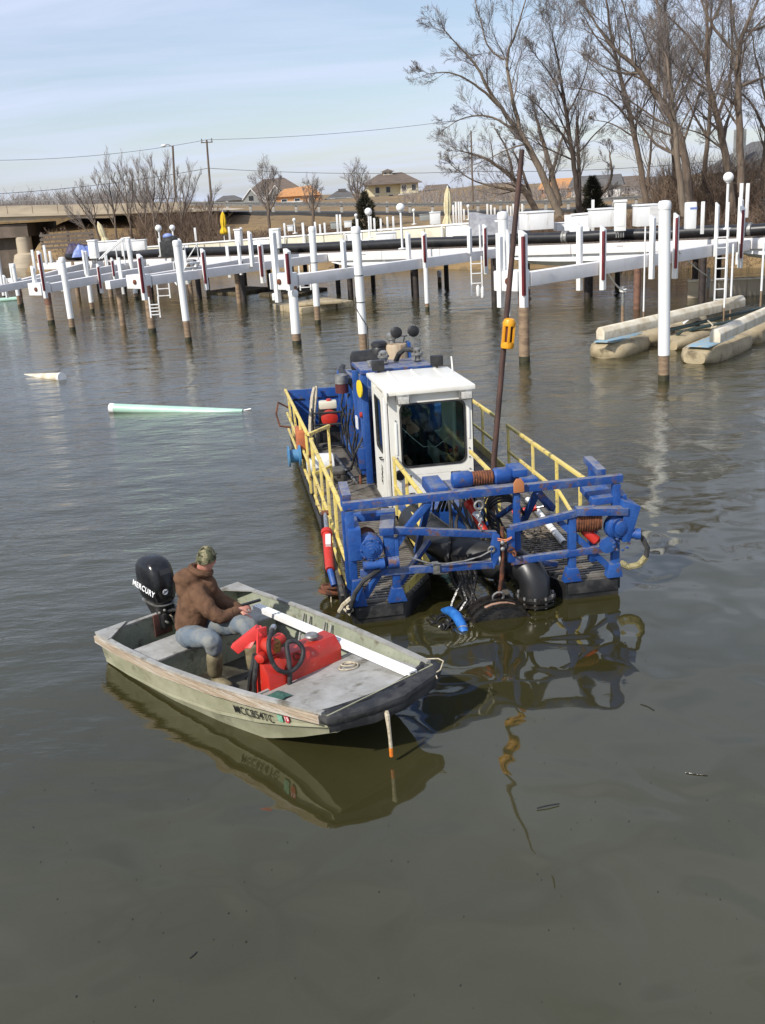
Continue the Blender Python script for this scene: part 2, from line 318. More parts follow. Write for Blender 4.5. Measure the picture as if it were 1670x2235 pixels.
def glass_mat():
    m = bpy.data.materials.new('tinted_cab_glass'); m.use_nodes = True; t = m.node_tree; t.nodes.clear()
    o = t.nodes.new('ShaderNodeOutputMaterial'); tr = t.nodes.new('ShaderNodeBsdfTransparent'); tr.inputs[0].default_value = (0.74, 0.84, 0.80, 1)
    gl = t.nodes.new('ShaderNodeBsdfGlossy'); gl.inputs['Roughness'].default_value = 0.03; gl.inputs[0].default_value = (0.9, 0.95, 0.95, 1)
    fr = t.nodes.new('ShaderNodeFresnel'); fr.inputs[0].default_value = 1.45; mxs = t.nodes.new('ShaderNodeMixShader')
    t.links.new(fr.outputs[0], mxs.inputs[0]); t.links.new(tr.outputs[0], mxs.inputs[1]); t.links.new(gl.outputs[0], mxs.inputs[2]); t.links.new(mxs.outputs[0], o.inputs[0])
    return m
M['glass'] = glass_mat()
def text_mesh(name, body, m, parent, mtx, size, extrude=0.0015, shear=0.0, bold=0.0, sx=1.0):
    cu = bpy.data.curves.new(name, 'FONT'); cu.body = body; cu.size = size; cu.extrude = extrude; cu.shear = shear; cu.offset = bold; cu.space_character = 1.12; cu.align_x = 'CENTER'; cu.align_y = 'CENTER'
    o = bpy.data.objects.new(name+'_tmp', cu); C.objects.link(o); dg = bpy.context.evaluated_depsgraph_get()
    me = bpy.data.meshes.new_from_object(o.evaluated_get(dg)); bpy.data.objects.remove(o); bpy.data.curves.remove(cu)
    me.transform(Matrix.Diagonal((sx, 1, 1, 1))); me.transform(mtx); me.materials.clear(); me.materials.append(m); me.name = name
    q = bpy.data.objects.new(name, me); C.objects.link(q); q.parent = parent
    return q
def frame_mtx(o, xdir, zdir):                         # local x along the writing, z out of the surface
    x = Vector(xdir).normalized(); z = Vector(zdir).normalized(); y = z.cross(x).normalized(); x = y.cross(z)
    return Matrix(((x.x, y.x, z.x, o[0]), (x.y, y.y, z.y, o[1]), (x.z, y.z, z.z, o[2]), (0, 0, 0, 1)))
def skin_mesh(verts, edges, radii, sub=2):
    me = bpy.data.meshes.new('skin_tmp'); me.from_pydata([tuple(v) for v in verts], edges, [])
    o = bpy.data.objects.new('skin_tmp', me); C.objects.link(o)
    md = o.modifiers.new('s', 'SKIN'); md.use_smooth_shade = True
    for i, sv in enumerate(me.skin_vertices[0].data):
        r = radii[i]; sv.radius = (r, r) if not isinstance(r, tuple) else r
        sv.use_root = (i == 0)
    if sub: s_ = o.modifiers.new('b', 'SUBSURF'); s_.levels = sub; s_.render_levels = sub
    dg = bpy.context.evaluated_depsgraph_get(); out = bpy.data.meshes.new_from_object(o.evaluated_get(dg))
    bpy.data.objects.remove(o); bpy.data.meshes.remove(me)
    return out
def fuse(meshes, voxel, smooth_it=4):                 # several overlapping shells -> one continuous surface
    bm = bmesh.new()
    for me in meshes: bm.from_mesh(me)
    me = bpy.data.meshes.new('fuse_tmp'); bm.to_mesh(me); bm.free()
    o = bpy.data.objects.new('fuse_tmp', me); C.objects.link(o)
    rm = o.modifiers.new('r', 'REMESH'); rm.mode = 'VOXEL'; rm.voxel_size = voxel; rm.use_smooth_shade = True
    sm = o.modifiers.new('s', 'SMOOTH'); sm.iterations = smooth_it; sm.factor = 0.5
    dg = bpy.context.evaluated_depsgraph_get(); out = bpy.data.meshes.new_from_object(o.evaluated_get(dg))
    bpy.data.objects.remove(o); bpy.data.meshes.remove(me)
    out.shade_smooth()
    return out
def mesh_of(mb):
    me = bpy.data.meshes.new('tmp'); me.from_pydata(mb.v, [], mb.f); return me
def mobj(name, me, m, parent=None):
    me.name = name; me.materials.clear(); me.materials.append(m)
    o = bpy.data.objects.new(name, me); C.objects.link(o)
    if parent is not None: o.parent = parent
    return o
# ================================================================== water and ground
def water_mat():
    m = bpy.data.materials.new('muddy_water'); m.use_nodes = True; t = m.node_tree; b = t.nodes['Principled BSDF']
    b.inputs['Roughness'].default_value = 0.035; b.inputs['IOR'].default_value = 1.74; b.inputs['Specular IOR Level'].default_value = 0.5; b.inputs['Specular Tint'].default_value = (1.0, 0.985, 0.83, 1)      # warm tint put into the reflections to take the sky's blue out
    tcn = t.nodes.new('ShaderNodeTexCoord')
    def noise(sc, stretch, rot, det, rough=0.5, dist=0.0):
        mpn = t.nodes.new('ShaderNodeMapping'); mpn.inputs['Scale'].default_value = stretch; mpn.inputs['Rotation'].default_value = (0, 0, R(rot))
        t.links.new(tcn.outputs['Object'], mpn.inputs[0])
        n = t.nodes.new('ShaderNodeTexNoise'); n.inputs['Scale'].default_value = sc; n.inputs['Detail'].default_value = det; n.inputs['Roughness'].default_value = rough; n.inputs['Distortion'].default_value = dist
        t.links.new(mpn.outputs[0], n.inputs['Vector']); return n.outputs[0]
    def math_(op, a, b_):
        n = t.nodes.new('ShaderNodeMath'); n.operation = op
        for i, q in enumerate((a, b_)):
            if isinstance(q, (int, float)): n.inputs[i].default_value = q
            else: t.links.new(q, n.inputs[i])
        return n.outputs[0]
    def rng(a, f0, f1, t0, t1):
        n = t.nodes.new('ShaderNodeMapRange'); n.interpolation_type = 'SMOOTHSTEP'; t.links.new(a, n.inputs[0])
        for i, q in enumerate((f0, f1, t0, t1)): n.inputs[i+1].default_value = q
        return n.outputs[0]
    col = t.nodes.new('ShaderNodeMix'); col.data_type = 'RGBA'
    col.inputs[6].default_value = (0.029, 0.025, 0.007, 1); col.inputs[7].default_value = (0.041, 0.038, 0.016, 1)
    t.links.new(rng(noise(0.22, (1, 1, 1), 0, 4), 0.35, 0.65, 0, 1), col.inputs[0]); t.links.new(col.outputs[2], b.inputs['Base Color'])
    sx = t.nodes.new('ShaderNodeSeparateXYZ'); t.links.new(tcn.outputs['Object'], sx.inputs[0])
    # breeze ruffles the open basin; the pocket in the lee of the dredge and the near right corner lie still
    lee = math_('ADD', sx.outputs[1], math_('MULTIPLY', sx.outputs[0], -0.95))
    lee = math_('ADD', lee, math_('MULTIPLY', math_('SUBTRACT', noise(0.5, (1, 1, 1), 0, 3), 0.5), 5.0))
    amp = rng(lee, 7.6, 14.5, 0.02, 1.0); amp_swell = rng(lee, 4.5, 12.0, 0.06, 1.0)
    swell = noise(0.55, (1.0, 2.3, 1), 24, 2, 0.45, 0.3)
    mid = noise(2.4, (1.0, 2.7, 1), 14, 3, 0.5, 0.4)
    fine = noise(7.0, (1.0, 2.2, 1), 8, 4, 0.6, 0.3)
    gust = rng(noise(0.11, (1, 1.8, 1), 10, 3), 0.35, 0.65, 0.55, 1.0)
    h = math_('ADD', math_('MULTIPLY', mid, 0.019), math_('MULTIPLY', fine, 0.009))
    h = math_('MULTIPLY', h, gust)
    h = math_('MULTIPLY', h, amp)
    h = math_('ADD', h, math_('MULTIPLY', math_('MULTIPLY', swell, 0.045), amp_swell))
    slick = math_('MULTIPLY', noise(1.35, (1.1, 1, 1), 30, 0.6, 0.4, 0.7), 0.030)
    h = math_('ADD', h, slick)
    bp = t.nodes.new('ShaderNodeBump'); bp.inputs['Strength'].default_value = 1.0; bp.inputs['Distance'].default_value = 1.0
    t.links.new(h, bp.inputs['Height']); t.links.new(bp.outputs[0], b.inputs['Normal'])
    return m
# the small boat: stations along its length (x, gunwale half width, gunwale height, chine half width, bottom height)
BO = Vector((-2.2297, 9.6659, 0)); BRZ = R(-48.383)          # middle of the stern at the waterline, bow along local x
ST = [(-.02, .83, .30, .72, -.20), (.5, .85, .32, .74, -.19), (1.2, .84, .355, .73, -.16), (1.9, .78, .40, .67, -.10), (2.4, .71, .44, .60, .00), (2.8, .645, .475, .54, .14), (3.22, .575, .51, .50, .33)]
def stn(x):
    for a, b in zip(ST, ST[1:]):
        if x <= b[0]:
            k = (x-a[0])/(b[0]-a[0]); return [a[i]+(b[i]-a[i])*k for i in range(5)]
    return list(ST[-1])
def waterline_half(x):
    _, w, g, c, b = stn(x); m_ = b+(g-b)*.45; wm_ = c+(w-c)*.55; k = max(0, min(1, (0-b)/(m_-b))); return c+(wm_-c)*k-.012
# the boat displaces the water it floats in: the surface stops at the hull
hx = [-.015+2.40*i/12 for i in range(13)]
hole = [(x, -waterline_half(x)) for x in hx] + [(x, waterline_half(x)) for x in reversed(hx)]
hole = [(BO.x+x*math.cos(BRZ)-y*math.sin(BRZ), BO.y+x*math.sin(BRZ)+y*math.cos(BRZ)) for x, y in hole]
bmw = bmesh.new(); loops = []
for loop in ([(-900, -40), (900, -40), (900, 1500), (-900, 1500)], [(-12, 2), (12, 2), (12, 22), (-12, 22)], hole):
    loops.append([bmw.verts.new((x, y, 0)) for x, y in loop])
def edges_of(vs): return [bmw.edges.new((a, b)) for a, b in zip(vs, vs[1:]+vs[:1])]
E0, E1, E2 = map(edges_of, loops)
bmesh.ops.triangle_fill(bmw, edges=E1+E2, use_beauty=True)
o4, i4 = loops[0], loops[1]
for k in range(4): bmw.faces.new((o4[k], o4[(k+1) % 4], i4[(k+1) % 4], i4[k]))
bmesh.ops.recalc_face_normals(bmw, faces=bmw.faces)
if bmw.faces[:][-1].normal.z < 0: bmesh.ops.reverse_faces(bmw, faces=bmw.faces)
wme = bpy.data.meshes.new('water'); bmw.to_mesh(wme); bmw.free(); wme.materials.append(water_mat())
wo_ = bpy.data.objects.new('water', wme); C.objects.link(wo_); wo_['kind'] = 'structure'

# the pier: measured along its near edge from the right end to the left end
PR, PD = Vector((11.2, 34.5, 0)), Vector((-0.8154, 0.5789, 0)); PN = Vector((0.5789, 0.8154, 0))     # PN points away from the camera
def pier(t, s=0.0, z=0.0): return PR + PD*t + PN*s + Vector((0, 0, z))
def pz(t): return 2.14 - 0.0125*t
def lerp(x, tab):
    if x <= tab[0][0]: return tab[0][1]
    for (a, b), (c, d) in zip(tab, tab[1:]):
        if x <= c: return b + (d-b)*(x-a)/(c-a)
    return tab[-1][1]
def sstep(a, b, x):
    q = max(0.0, min(1.0, (x-a)/(b-a))); return q*q*(3-2*q)
SHORE_S = 13.0
def ground_z(x, y):
    s = (Vector((x, y, 0))-PR).dot(PN)
    base = -.25 + 1.5*sstep(SHORE_S, SHORE_S+4.5, s) + 0.012*max(0, s-SHORE_S)
    crest = lerp(x, [(-60, 3.9), (-17, 3.3), (5, 1.95), (18, 1.5), (40, 1.5)])
    far = lerp(x, [(-60, 3.3), (0, 2.9), (14, 2.0), (40, 1.5), (120, 1.5)])
    z = base + (crest-base)*sstep(76, 91, y)
    z = z + (far-z)*sstep(100, 125, y)
    z += 0.12*math.sin(x*0.7+y*0.31) * math.sin(y*0.53-x*0.2)
    if y > 110: z += 2.4*math.exp(-((x-24)/17)**2 - ((y-205)/26)**2)        # heap of stripped earth at the building site
    return z
def in_water(x, y):
    s = (Vector((x, y, 0))-PR).dot(PN)
    if s < SHORE_S: return True
    return x < -25.5 and y < 104
def ground_mesh():
    xs = [-900, -500, -300, -200, -140, -110, -90] + [-75 + 1.5*i for i in range(118)] + [105, 115, 130, 160, 220, 320, 550, 900]
    ys = [26 + 1.5*i for i in range(70)] + [133, 138, 144, 150, 158, 166, 175, 185, 195, 205, 215, 225, 240, 260, 290, 340, 420, 600, 1000, 1500]
    mb = MB(); idx = {}
    def vert(i, j):
        if (i, j) not in idx: idx[(i, j)] = len(mb.v); mb.v.append((xs[i], ys[j], ground_z(xs[i], ys[j])))
        return idx[(i, j)]
    for i in range(len(xs)-1):
        for j in range(len(ys)-1):
            cx = (xs[i]+xs[i+1])/2; cy = (ys[j]+ys[j+1])/2
            if in_water(cx, cy): continue
            mb.f.append((vert(i, j), vert(i+1, j), vert(i+1, j+1), vert(i, j+1)))
    # soil face down into the water along every open edge
    cnt = {}
    for f in mb.f:
        for a, b in zip(f, f[1:]+f[:1]):
            k = (min(a, b), max(a, b)); cnt[k] = cnt.get(k, 0)+1
    for (a, b), c in list(cnt.items()):
        if c == 1:
            A, B = mb.v[a], mb.v[b]; n = len(mb.v); mb.v += [(A[0], A[1], -1.5), (B[0], B[1], -1.5)]; mb.f.append((a, b, n+1, n))
    return mb
M['grass'] = mat('winter_grass', (0.26, 0.172, 0.075), (0.185, 0.122, 0.056), 0.25, lo=0.4, hi=0.62, rough=0.95, c3=(0.10, 0.072, 0.045), s3=1.1, lo3=0.52, hi3=0.7, bump=0.6, bscale=3)
ground_mesh().build('ground', M['grass'], ang=80, kind='structure')
# road on the embankment with a guardrail
def crest_z(x): return lerp(x, [(-60, 3.9), (-17, 3.3), (5, 1.95), (18, 1.5), (40, 1.5)])
M['asphalt'] = mat('road_asphalt', (0.055, 0.054, 0.052), (0.07, 0.068, 0.065), 2, rough=0.9)
rd = MB(); xs = [-22 + 2*i for i in range(40)]
for a, b in zip(xs, xs[1:]):
    za, zb = crest_z(a)+0.3, crest_z(b)+0.3
    rd.add([(a, 92.3, za), (b, 92.3, zb), (b, 99.2, zb), (a, 99.2, za), (a, 92.3, za-.6), (b, 92.3, zb-.6)], [(0, 1, 2, 3), (0, 4, 5, 1)])
rd.build('road', M['asphalt'], kind='structure')
gr = thing('guardrail', 'long grey steel guardrail along the road on top of the grassy embankment', 'guardrail', (0, 92.6, 0))
g1 = MB()
for a, b in zip(xs, xs[1:]):
    za, zb = crest_z(a)+0.98, crest_z(b)+0.98
    if a < 34:
        for dz in (-0.09, 0.09): g1.bar((a, 0, za+dz), (b, 0, zb+dz), 0.06, 0.13)
        g1.bar((a, .02, za), (b, .02, zb), 0.03, 0.16)
g1.build('rail', M['galv'], gr)
M['postgrey'] = mat('pale_post', (0.42, 0.40, 0.36), (0.34, 0.32, 0.28), 3, rough=0.8)
px_ = None
for x in xs:
    if x > 34: break
    z = crest_z(x)
    if px_ is None:
        pm = MB(); pm.box((-.12, .04, 0), (.12, .26, 1.0)); px_ = pm.build('post', M['postgrey'], gr, bevel=.02); px_.location = (x, 0, z+.2)
    else: dup(px_, gr, (x, 0, z+.2))
# ================================================================== the dredge
DO = Vector((-0.36634, 9.69461, 0)); DRZ = R(8.0)          # front left corner of the hull at the waterline
dredge = thing('dredge', 'blue and white dredge barge with yellow handrails, white cab and blue winch frame', 'dredge', DO, DRZ)
def dpt(x, y, z): return DO + Vector((x*math.cos(DRZ)-y*math.sin(DRZ), x*math.sin(DRZ)+y*math.cos(DRZ), z))
DK = 0.205
hl = MB(); hl.prism([(0, 0), (.55, 0), (.95, .62), (.95, 3.0), (0, 3.0)], -.5, DK-.01); hl.build('pontoon', M['hullblack'], dredge, bevel=.02)
hl = MB(); hl.prism([(2.30, 0), (2.90, 0), (2.90, 3.0), (2.02, 3.0), (2.02, .62)], -.5, DK-.01); hl.build('pontoon', M['hullblack'], dredge, bevel=.02)
hl = MB(); hl.prism([(0, 3.002), (2.90, 3.002), (2.84, 8.2), (-.06, 8.2)], -.5, DK-.01); hl.build('aft_hull', M['hullblack'], dredge, bevel=.02)
fs = MB(); fs.bar((-.012, 0.03, .12), (-.07, 8.2, .12), .02, .14); fs.bar((2.915, .03, .12), (2.855, 8.2, .12), .02, .14)
fs.box((0.02, -.02, .06), (.53, -.002, .19)); fs.box((2.32, -.02, .06), (2.88, -.002, .19)); fs.build('rub_strake', M['rubber'], dredge, bevel=.008)
# deck grating: slats across the walkways, too fine to pick apart one by one
gt = MB(); y = 0.08
while y < 8.15:
    spans = []
    if y < 3.0:
        k = max(0, min(1, y/.62)); spans = [(0.03-y*.007, .52+.40*k), (2.34-.29*k, 2.87-y*.007)]
    elif y < 7.6: spans = [(0.03-y*.007, .90), (2.0, 2.87-y*.007)]
    for a, b in spans: gt.box((a, y-.016, DK-.008), (b, y+.016, DK+.022))
    y += .068
for x0, y0, y1 in ((.27, .1, 7.6), (.52, .1, 7.6), (2.35, .2, 7.6), (2.62, .1, 7.6)): gt.box((x0, y0, DK-.006), (x0+.012, y1, DK+.018))
gt.build('deck_grating', M['grate'], dredge, smooth=False, kind='stuff')
dp = MB(); dp.box((.92, 3.0, DK-.006), (1.99, 8.15, DK+.012)); dp.build('deck_plate', M['toolgrey'], dredge)

# ---- yellow handrails, each a part of its own
def rail(top, posts, mids=(), w=.042, lab=None):
    o = MB()
    for a, b in zip(top, top[1:]): o.bar(a, b, w, w)
    r = o.build('handrail', M['yellow'], dredge, bevel=.006)
    for p, q in posts: MB().bar(p, q, w*.85, w*.85).build('post', M['yellow'], r, bevel=.005)
    for p, q in mids: MB().bar(p, q, w*.8, w*.9).build('mid_rail', M['yellow'], r, bevel=.005)
    return r
rail([(-.01, .25, 1.19), (-.035, 3.75, 1.13)], [((-.02, yy, DK), (-.015, yy, 1.16)) for yy in (.95, 1.75, 2.6, 3.7)],
     [((-.01, .3, .62), (-.035, 3.75, .66)), ((-.012, .3, .33), (-.035, 3.75, .33))])
rail([(-.04, 4.25, 1.10), (-.10, 8.1, 1.04)], [((-.045, yy, DK), (-.05-.012*(yy-4), yy, 1.08)) for yy in (4.3, 5.3, 6.4, 7.5)],
     [((-.05, 4.3, .66), (-.10, 8.1, .62)), ((-.05, 4.3, .36), (-.10, 8.1, .33))])
rail([(-.04, 4.0, 1.14), (.30, 4.45, 1.14)], [((.28, 4.43, DK), (.28, 4.43, 1.13)), ((.0, 4.06, DK), (.0, 4.06, 1.13))], [((.0, 4.06, .55), (.28, 4.43, .55))])
rail([(2.85, .95, 1.04), (2.85, 4.2, .97)], [((2.86, yy, DK), (2.85, yy, 1.0)) for yy in (1.1, 1.95, 2.95, 4.15)],
     [((2.86, 1.9, .62), (2.86, 4.2, .58)), ((2.86, .9, .36), (2.86, 1.9, .62))])
rail([(2.85, 4.75, .97), (2.80, 8.1, .93)], [((2.84, yy, DK), (2.84, yy, .94)) for yy in (4.8, 5.6, 6.5, 7.5)],
     [((2.84, 4.8, .58), (2.80, 8.1, .56)), ((2.845, 4.4, .30), (2.82, 8.1, .30))])
rail([(.97, 2.95, .97), (.97, 1.05, 1.02)], [((.97, yy, DK), (.97, yy, 1.0)) for yy in (2.9, 2.0, 1.15)], [((.97, 2.9, .60), (.97, 1.1, .60))])
rail([(2.0, 2.95, .96), (2.0, 1.5, .95)], [((2.0, yy, DK), (2.0, yy, .94)) for yy in (2.15, 1.55)], [((2.0, 2.9, .56), (2.0, 1.5, .56))])
tb = MB(); tb.bar((.965, 2.7, .27), (.965, .75, .27), .02, .13); tb.bar((.965, .75, .27), (.57, .12, .27), .02, .10); tb.build('toe_board', M['yellow'], dredge)
tb = MB(); tb.bar((2.03, 2.7, .27), (2.03, .75, .27), .02, .13); tb.build('toe_board', M['yellow'], dredge)
tb = MB(); tb.bar((2.83, 4.3, .28), (2.80, 8.0, .28), .02, .15); tb.build('toe_board', M['yellow'], dredge)

# ---- blue winch frame across the bow: beams, posts, braces
def beam(name, p, q, w=.10, h=.10, m='blue', par=None): return MB().bar(p, q, w*.78, h*.78).build(name, M[m], par or dredge, bevel=.004)
beam('top_beam', (-.03, .04, 1.29), (2.93, .04, 1.29), .10, .105, 'blue_worn')
beam('frame_post', (.035, .04, .50), (.035, .04, 1.235), .10, .10)
beam('frame_post', (2.865, .04, .22), (2.865, .04, 1.235), .10, .10)
beam('frame_post', (.06, -.01, .22), (.06, -.01, .50), .13, .11)
beam('stub_post', (.02, .30, .25), (.02, .30, 1.40), .10, .12); beam('stub_post', (2.75, .42, .25), (2.75, .42, 1.36), .10, .12)
beam('stub_arm', (.02, .06, 1.36), (.02, .36, 1.42), .12, .10, 'blue_worn'); beam('stub_arm', (2.72, .08, 1.36), (2.72, .5, 1.40), .12, .09, 'blue_worn')
# gates closing the well: left and right rectangles that meet near the middle
def gate(x0, z0, x1, z1, xl0, zl0, xl1, zl1, xe):
    g = MB().bar((x0, 0, z0), (x1, 0, z1), .062, .072).build('gate_top_bar', M['blue_worn'], dredge, bevel=.004)
    MB().bar((xl0, 0, zl0), (xl1, 0, zl1), .062, .072).build('gate_bottom_bar', M['blue_worn'], dredge, bevel=.004)
    MB().bar((xe, 0.001, zl1 if abs(xl1-xe) < .2 else zl0), (xe, 0.001, z1 if abs(x1-xe) < .2 else z0), .07, .07).build('gate_end_bar', M['blue'], dredge, bevel=.004)
gate(.42, 1.00, 1.545, .83, .10, .565, 1.50, .50, 1.53)
gate(2.62, 1.00, 1.70, .87, 2.86, .545, 1.70, .51, 1.705)
gs = MB(); gs.ext([(1.50, -.05, .46), (1.575, -.05, .62), (1.575, -.05, .83), (1.50, -.05, .87)], (0, .10, 0)); gs.build('gate_gusset', M['blue'], dredge, bevel=.006)
cl = MB(); cl.box((.86, -.052, .485), (.93, .052, .585)); cl.build('repair_clamp', M['galv'], dredge, bevel=.006)
# inner posts with flared feet, slanted braces
for x, zt in ((.475, .80), (2.375, .82)):
    p = beam('inner_post', (x, .02, .23), (x, .02, zt+.1), .10, .09)
    MB().ext([(x-.10, -.035, DK+.003), (x+.10, -.035, DK+.003), (x+.055, -.035, .36), (x-.055, -.035, .36)], (0, .11, 0)).build('foot_plate', M['blue'], p, bevel=.006)
for x in (.065, 2.84):
    MB().ext([(x-.085, -.045, DK+.003), (x+.085, -.045, DK+.003), (x+.06, -.045, .36), (x-.06, -.045, .36)], (0, .12, 0)).build('foot_plate', M['blue'], dredge, bevel=.006)
beam('brace', (.86, .05, 1.24), (.57, .03, .93), .085, .085); beam('brace', (.57, .03, .93), (.13, .03, .28), .085, .085)
beam('brace', (2.00, .05, 1.24), (2.24, .25, .96), .085, .085, 'blue_worn'); beam('brace', (2.25, .05, .88), (2.80, .03, .30), .085, .085)
beam('rear_brace', (.86, .07, 1.23), (.90, 1.15, .30), .08, .08); beam('rear_brace', (2.02, .07, 1.23), (2.06, 1.15, .30), .08, .08)
beam('cross_brace', (.45, .05, .30), (.95, .6, .62), .07, .07, 'blue_worn'); beam('cross_brace', (2.3, .30, .30), (1.72, .06, .52), .07, .07, 'blue_worn')
beam('centre_post', (1.79, .06, .60), (1.79, .06, 1.235), .085, .085); beam('post_strut', (1.79, .10, 1.10), (1.79, 1.3, .5), .06, .06)
lg = MB(); lg.ext([(1.735, -.02, 1.27), (1.845, -.02, 1.27), (1.845, -.02, 1.37), (1.815, -.02, 1.415), (1.765, -.02, 1.415), (1.735, -.02, 1.37)], (0, -.03, 0))
lg.build('lifting_lug', mat('orange_rust', (.42, .16, .06), (.30, .10, .05), 9, rough=.7), dredge, bevel=.006)
# ---- corner winches: bracket arms, drum, round gearbox with bolts, hydraulic motor
def winch(sx, x0):
    f = lambda x: x0 + sx*x
    w = MB(); w.ext([(f(-.03), -.05, 1.05), (f(-.03), .42, 1.13), (f(-.03), .42, 1.02), (f(-.03), .1, .72), (f(-.03), -.05, .72)], (sx*.13, 0, 0))
    b = w.build('winch_bracket', M['blue'], dredge, bevel=.008); GB = b
    w = MB(); w.bar((f(.36), -.06, 1.00), (f(.46), .42, 1.06), .15, .09); w.build('bracket_arm', M['blue_worn'], b, bevel=.008)
    w = MB(); w.bar((f(.06), .30, 1.08), (f(.50), .30, 1.06), .09, .09); w.build('bracket_tie', M['blue'], b, bevel=.008)
    w = MB(); w.box((min(f(.34), f(.44)), -.02, .72), (max(f(.34), f(.44)), .10, .98)); w.build('side_plate', M['blue'], b, bevel=.008)
    w = MB(); w.lathe([(.125, -.12), (.14, -.11), (.14, -.02), (.115, .0), (.115, .05)], (f(.19), -.02, .83), 24, (0, -1, 0)); g = w.build('gearbox', M['blue'], b)
    w = MB(); w.lathe([(.085, 0), (.085, .015), (.06, .016), (.06, .028), (.03, .03), (.03, .045)], (f(.19), -.07, .83), 20, (0, -1, 0)); w.build('gear_cover', M['blue'], GB)
    for k in range(8):
        a = 2*math.pi*k/8; w = MB().cyl((f(.19)+.105*math.cos(a), -.065, .83+.105*math.sin(a)), (f(.19)+.105*math.cos(a), -.085, .83+.105*math.sin(a)), .011, None, 6)
        w.build('bolt', M['blue_worn'], GB)
    w = MB(); w.cyl((f(.19), .10, .84), (f(.19), .36, .84), .095, None, 18); d = w.build('drum', M['cable'], b)
    w = MB()
    for k in range(9): w.torus((f(.19), .12+.026*k, .84), .098, .014, (0, 1, 0), 18, 5)
    w.build('wound_cable', M['cable'], GB)
    w = MB(); w.lathe([(.05, 0), (.05, .17), (.062, .17), (.062, .22)], (f(.10), -.05, .655), 14, (sx, 0, 0.02)); w.build('hydraulic_motor', M['blue'], b)
    w = MB(); w.cyl((f(.36), -.05, .66), (f(.47), -.05, .66), .062, None, 14); w.build('motor_cap', M['blue_worn'], b)
    return b
winch(1, .03)
# right-hand winch sits outboard with a tall splayed plate
wb = MB(); wb.ext([(2.60, .02, 1.02), (2.98, .02, 1.03), (2.98, .42, 1.08), (2.60, .42, 1.07)], (0, 0, .075)); wb = wb.build('winch_bracket', M['blue'], dredge, bevel=.008); GB = wb
w = MB(); w.ext([(2.90, -.10, 1.08), (3.09, -.10, 1.00), (2.98, -.10, .62), (2.90, -.10, .62)], (0, .30, 0)); w.build('splay_plate', M['blue'], wb, bevel=.008)
w = MB(); w.bar((2.40, -.02, 1.00), (2.95, -.06, .96), .12, .08); w.build('bracket_arm', M['blue_worn'], wb, bevel=.008)
w = MB(); w.lathe([(.13, -.10), (.135, -.09), (.135, -.02), (.11, .0), (.11, .03)], (2.87, -.05, .78), 24, (.25, -1, 0)); g = w.build('gearbox', M['blue'], wb)
w = MB(); w.lathe([(.08, 0), (.08, .03), (.04, .045)], (2.878, -.08, .78), 20, (.25, -1, 0)); w.build('gear_cover', M['blue'], GB)
for k in range(9):
    a = 2*math.pi*k/9; w = MB().cyl((2.88+.09*math.cos(a), -.07, .60+.07*math.sin(a)), (2.885+.09*math.cos(a), -.095, .60+.07*math.sin(a)), .013, None, 6); w.build('bolt', M['blue_worn'], GB)
w = MB(); w.lathe([(.04, 0), (.09, .01), (.09, .04), (.03, .05)], (2.74, -.04, .60), 12, (0, -1, 0)); w.build('brake_hub', M['blue'], wb)
w = MB(); w.cyl((2.43, .10, .86), (2.70, .06, .86), .12, None, 18); d = w.build('drum', M['cable'], wb)
w = MB()
for k in range(9): w.torus((2.45+.026*k, .098-.004*k, .86), .122, .015, (1, -.15, 0), 18, 5)
w.build('wound_cable', M['cable'], GB)
w = MB(); w.lathe([(.075, 0), (.075, .05)], (2.38, .11, .86), 16, (1, 0, 0)); w.build('drum_flange', M['blue'], wb)
w = MB(); w.lathe([(.05, 0), (.05, .12), (.06, .12), (.06, .18)], (2.93, -.02, .69), 14, (1, -.4, 0)); w.build('hydraulic_motor', M['blue'], wb)
# ---- top winch behind the top beam
tw = MB(); tw.box((.90, .16, 1.24), (1.98, .62, 1.29)); tw = tw.build('top_winch_bed', M['blue_worn'], dredge, bevel=.008); GB = tw
for x in (.90, 1.86): MB().box((x, .10, 1.26), (x+.18, .60, 1.36)).build('bed_rail', M['blue'], tw, bevel=.012)
w = MB(); w.lathe([(.045, 0), (.08, .01), (.088, .04), (.088, .19), (.07, .22)], (1.16, .30, 1.37), 14, (1, 0, 0)); w.build('winch_motor', M['blue'], tw)
w = MB(); w.cyl((1.38, .30, 1.37), (1.60, .30, 1.37), .062, None, 16); d = w.build('drum', M['cable'], tw)
w = MB()
for k in range(8): w.torus((1.39+.028*k, .30, 1.37), .064, .014, (1, 0, 0), 16, 5)
w.build('wound_cable', M['cable'], GB)
w = MB(); w.lathe([(.07, 0), (.088, .02), (.088, .16), (.06, .2)], (1.61, .30, 1.37), 14, (1, 0, 0)); w.build('gearbox', M['blue'], tw)
w = MB(); w.box((1.80, .2, 1.36), (1.96, .5, 1.44)); w.build('valve_box', M['blue'], tw, bevel=.015)
# ---- white cab
CX0, CX1, CY0, CY1, CZ0, CZ1 = .95, 2.05, 3.0, 4.15, .20, 1.80
cab = dredge
inn = rrect(1.085, 1.965, .80, 1.665, .10)
w = MB(); ring(w, outer_for(inn, CX0, CX1, .70, CZ1), inn, lambda a, b: (a, CY0, b), (0, .05, 0)); w.build('front_panel', M['cabwhite'], cab)
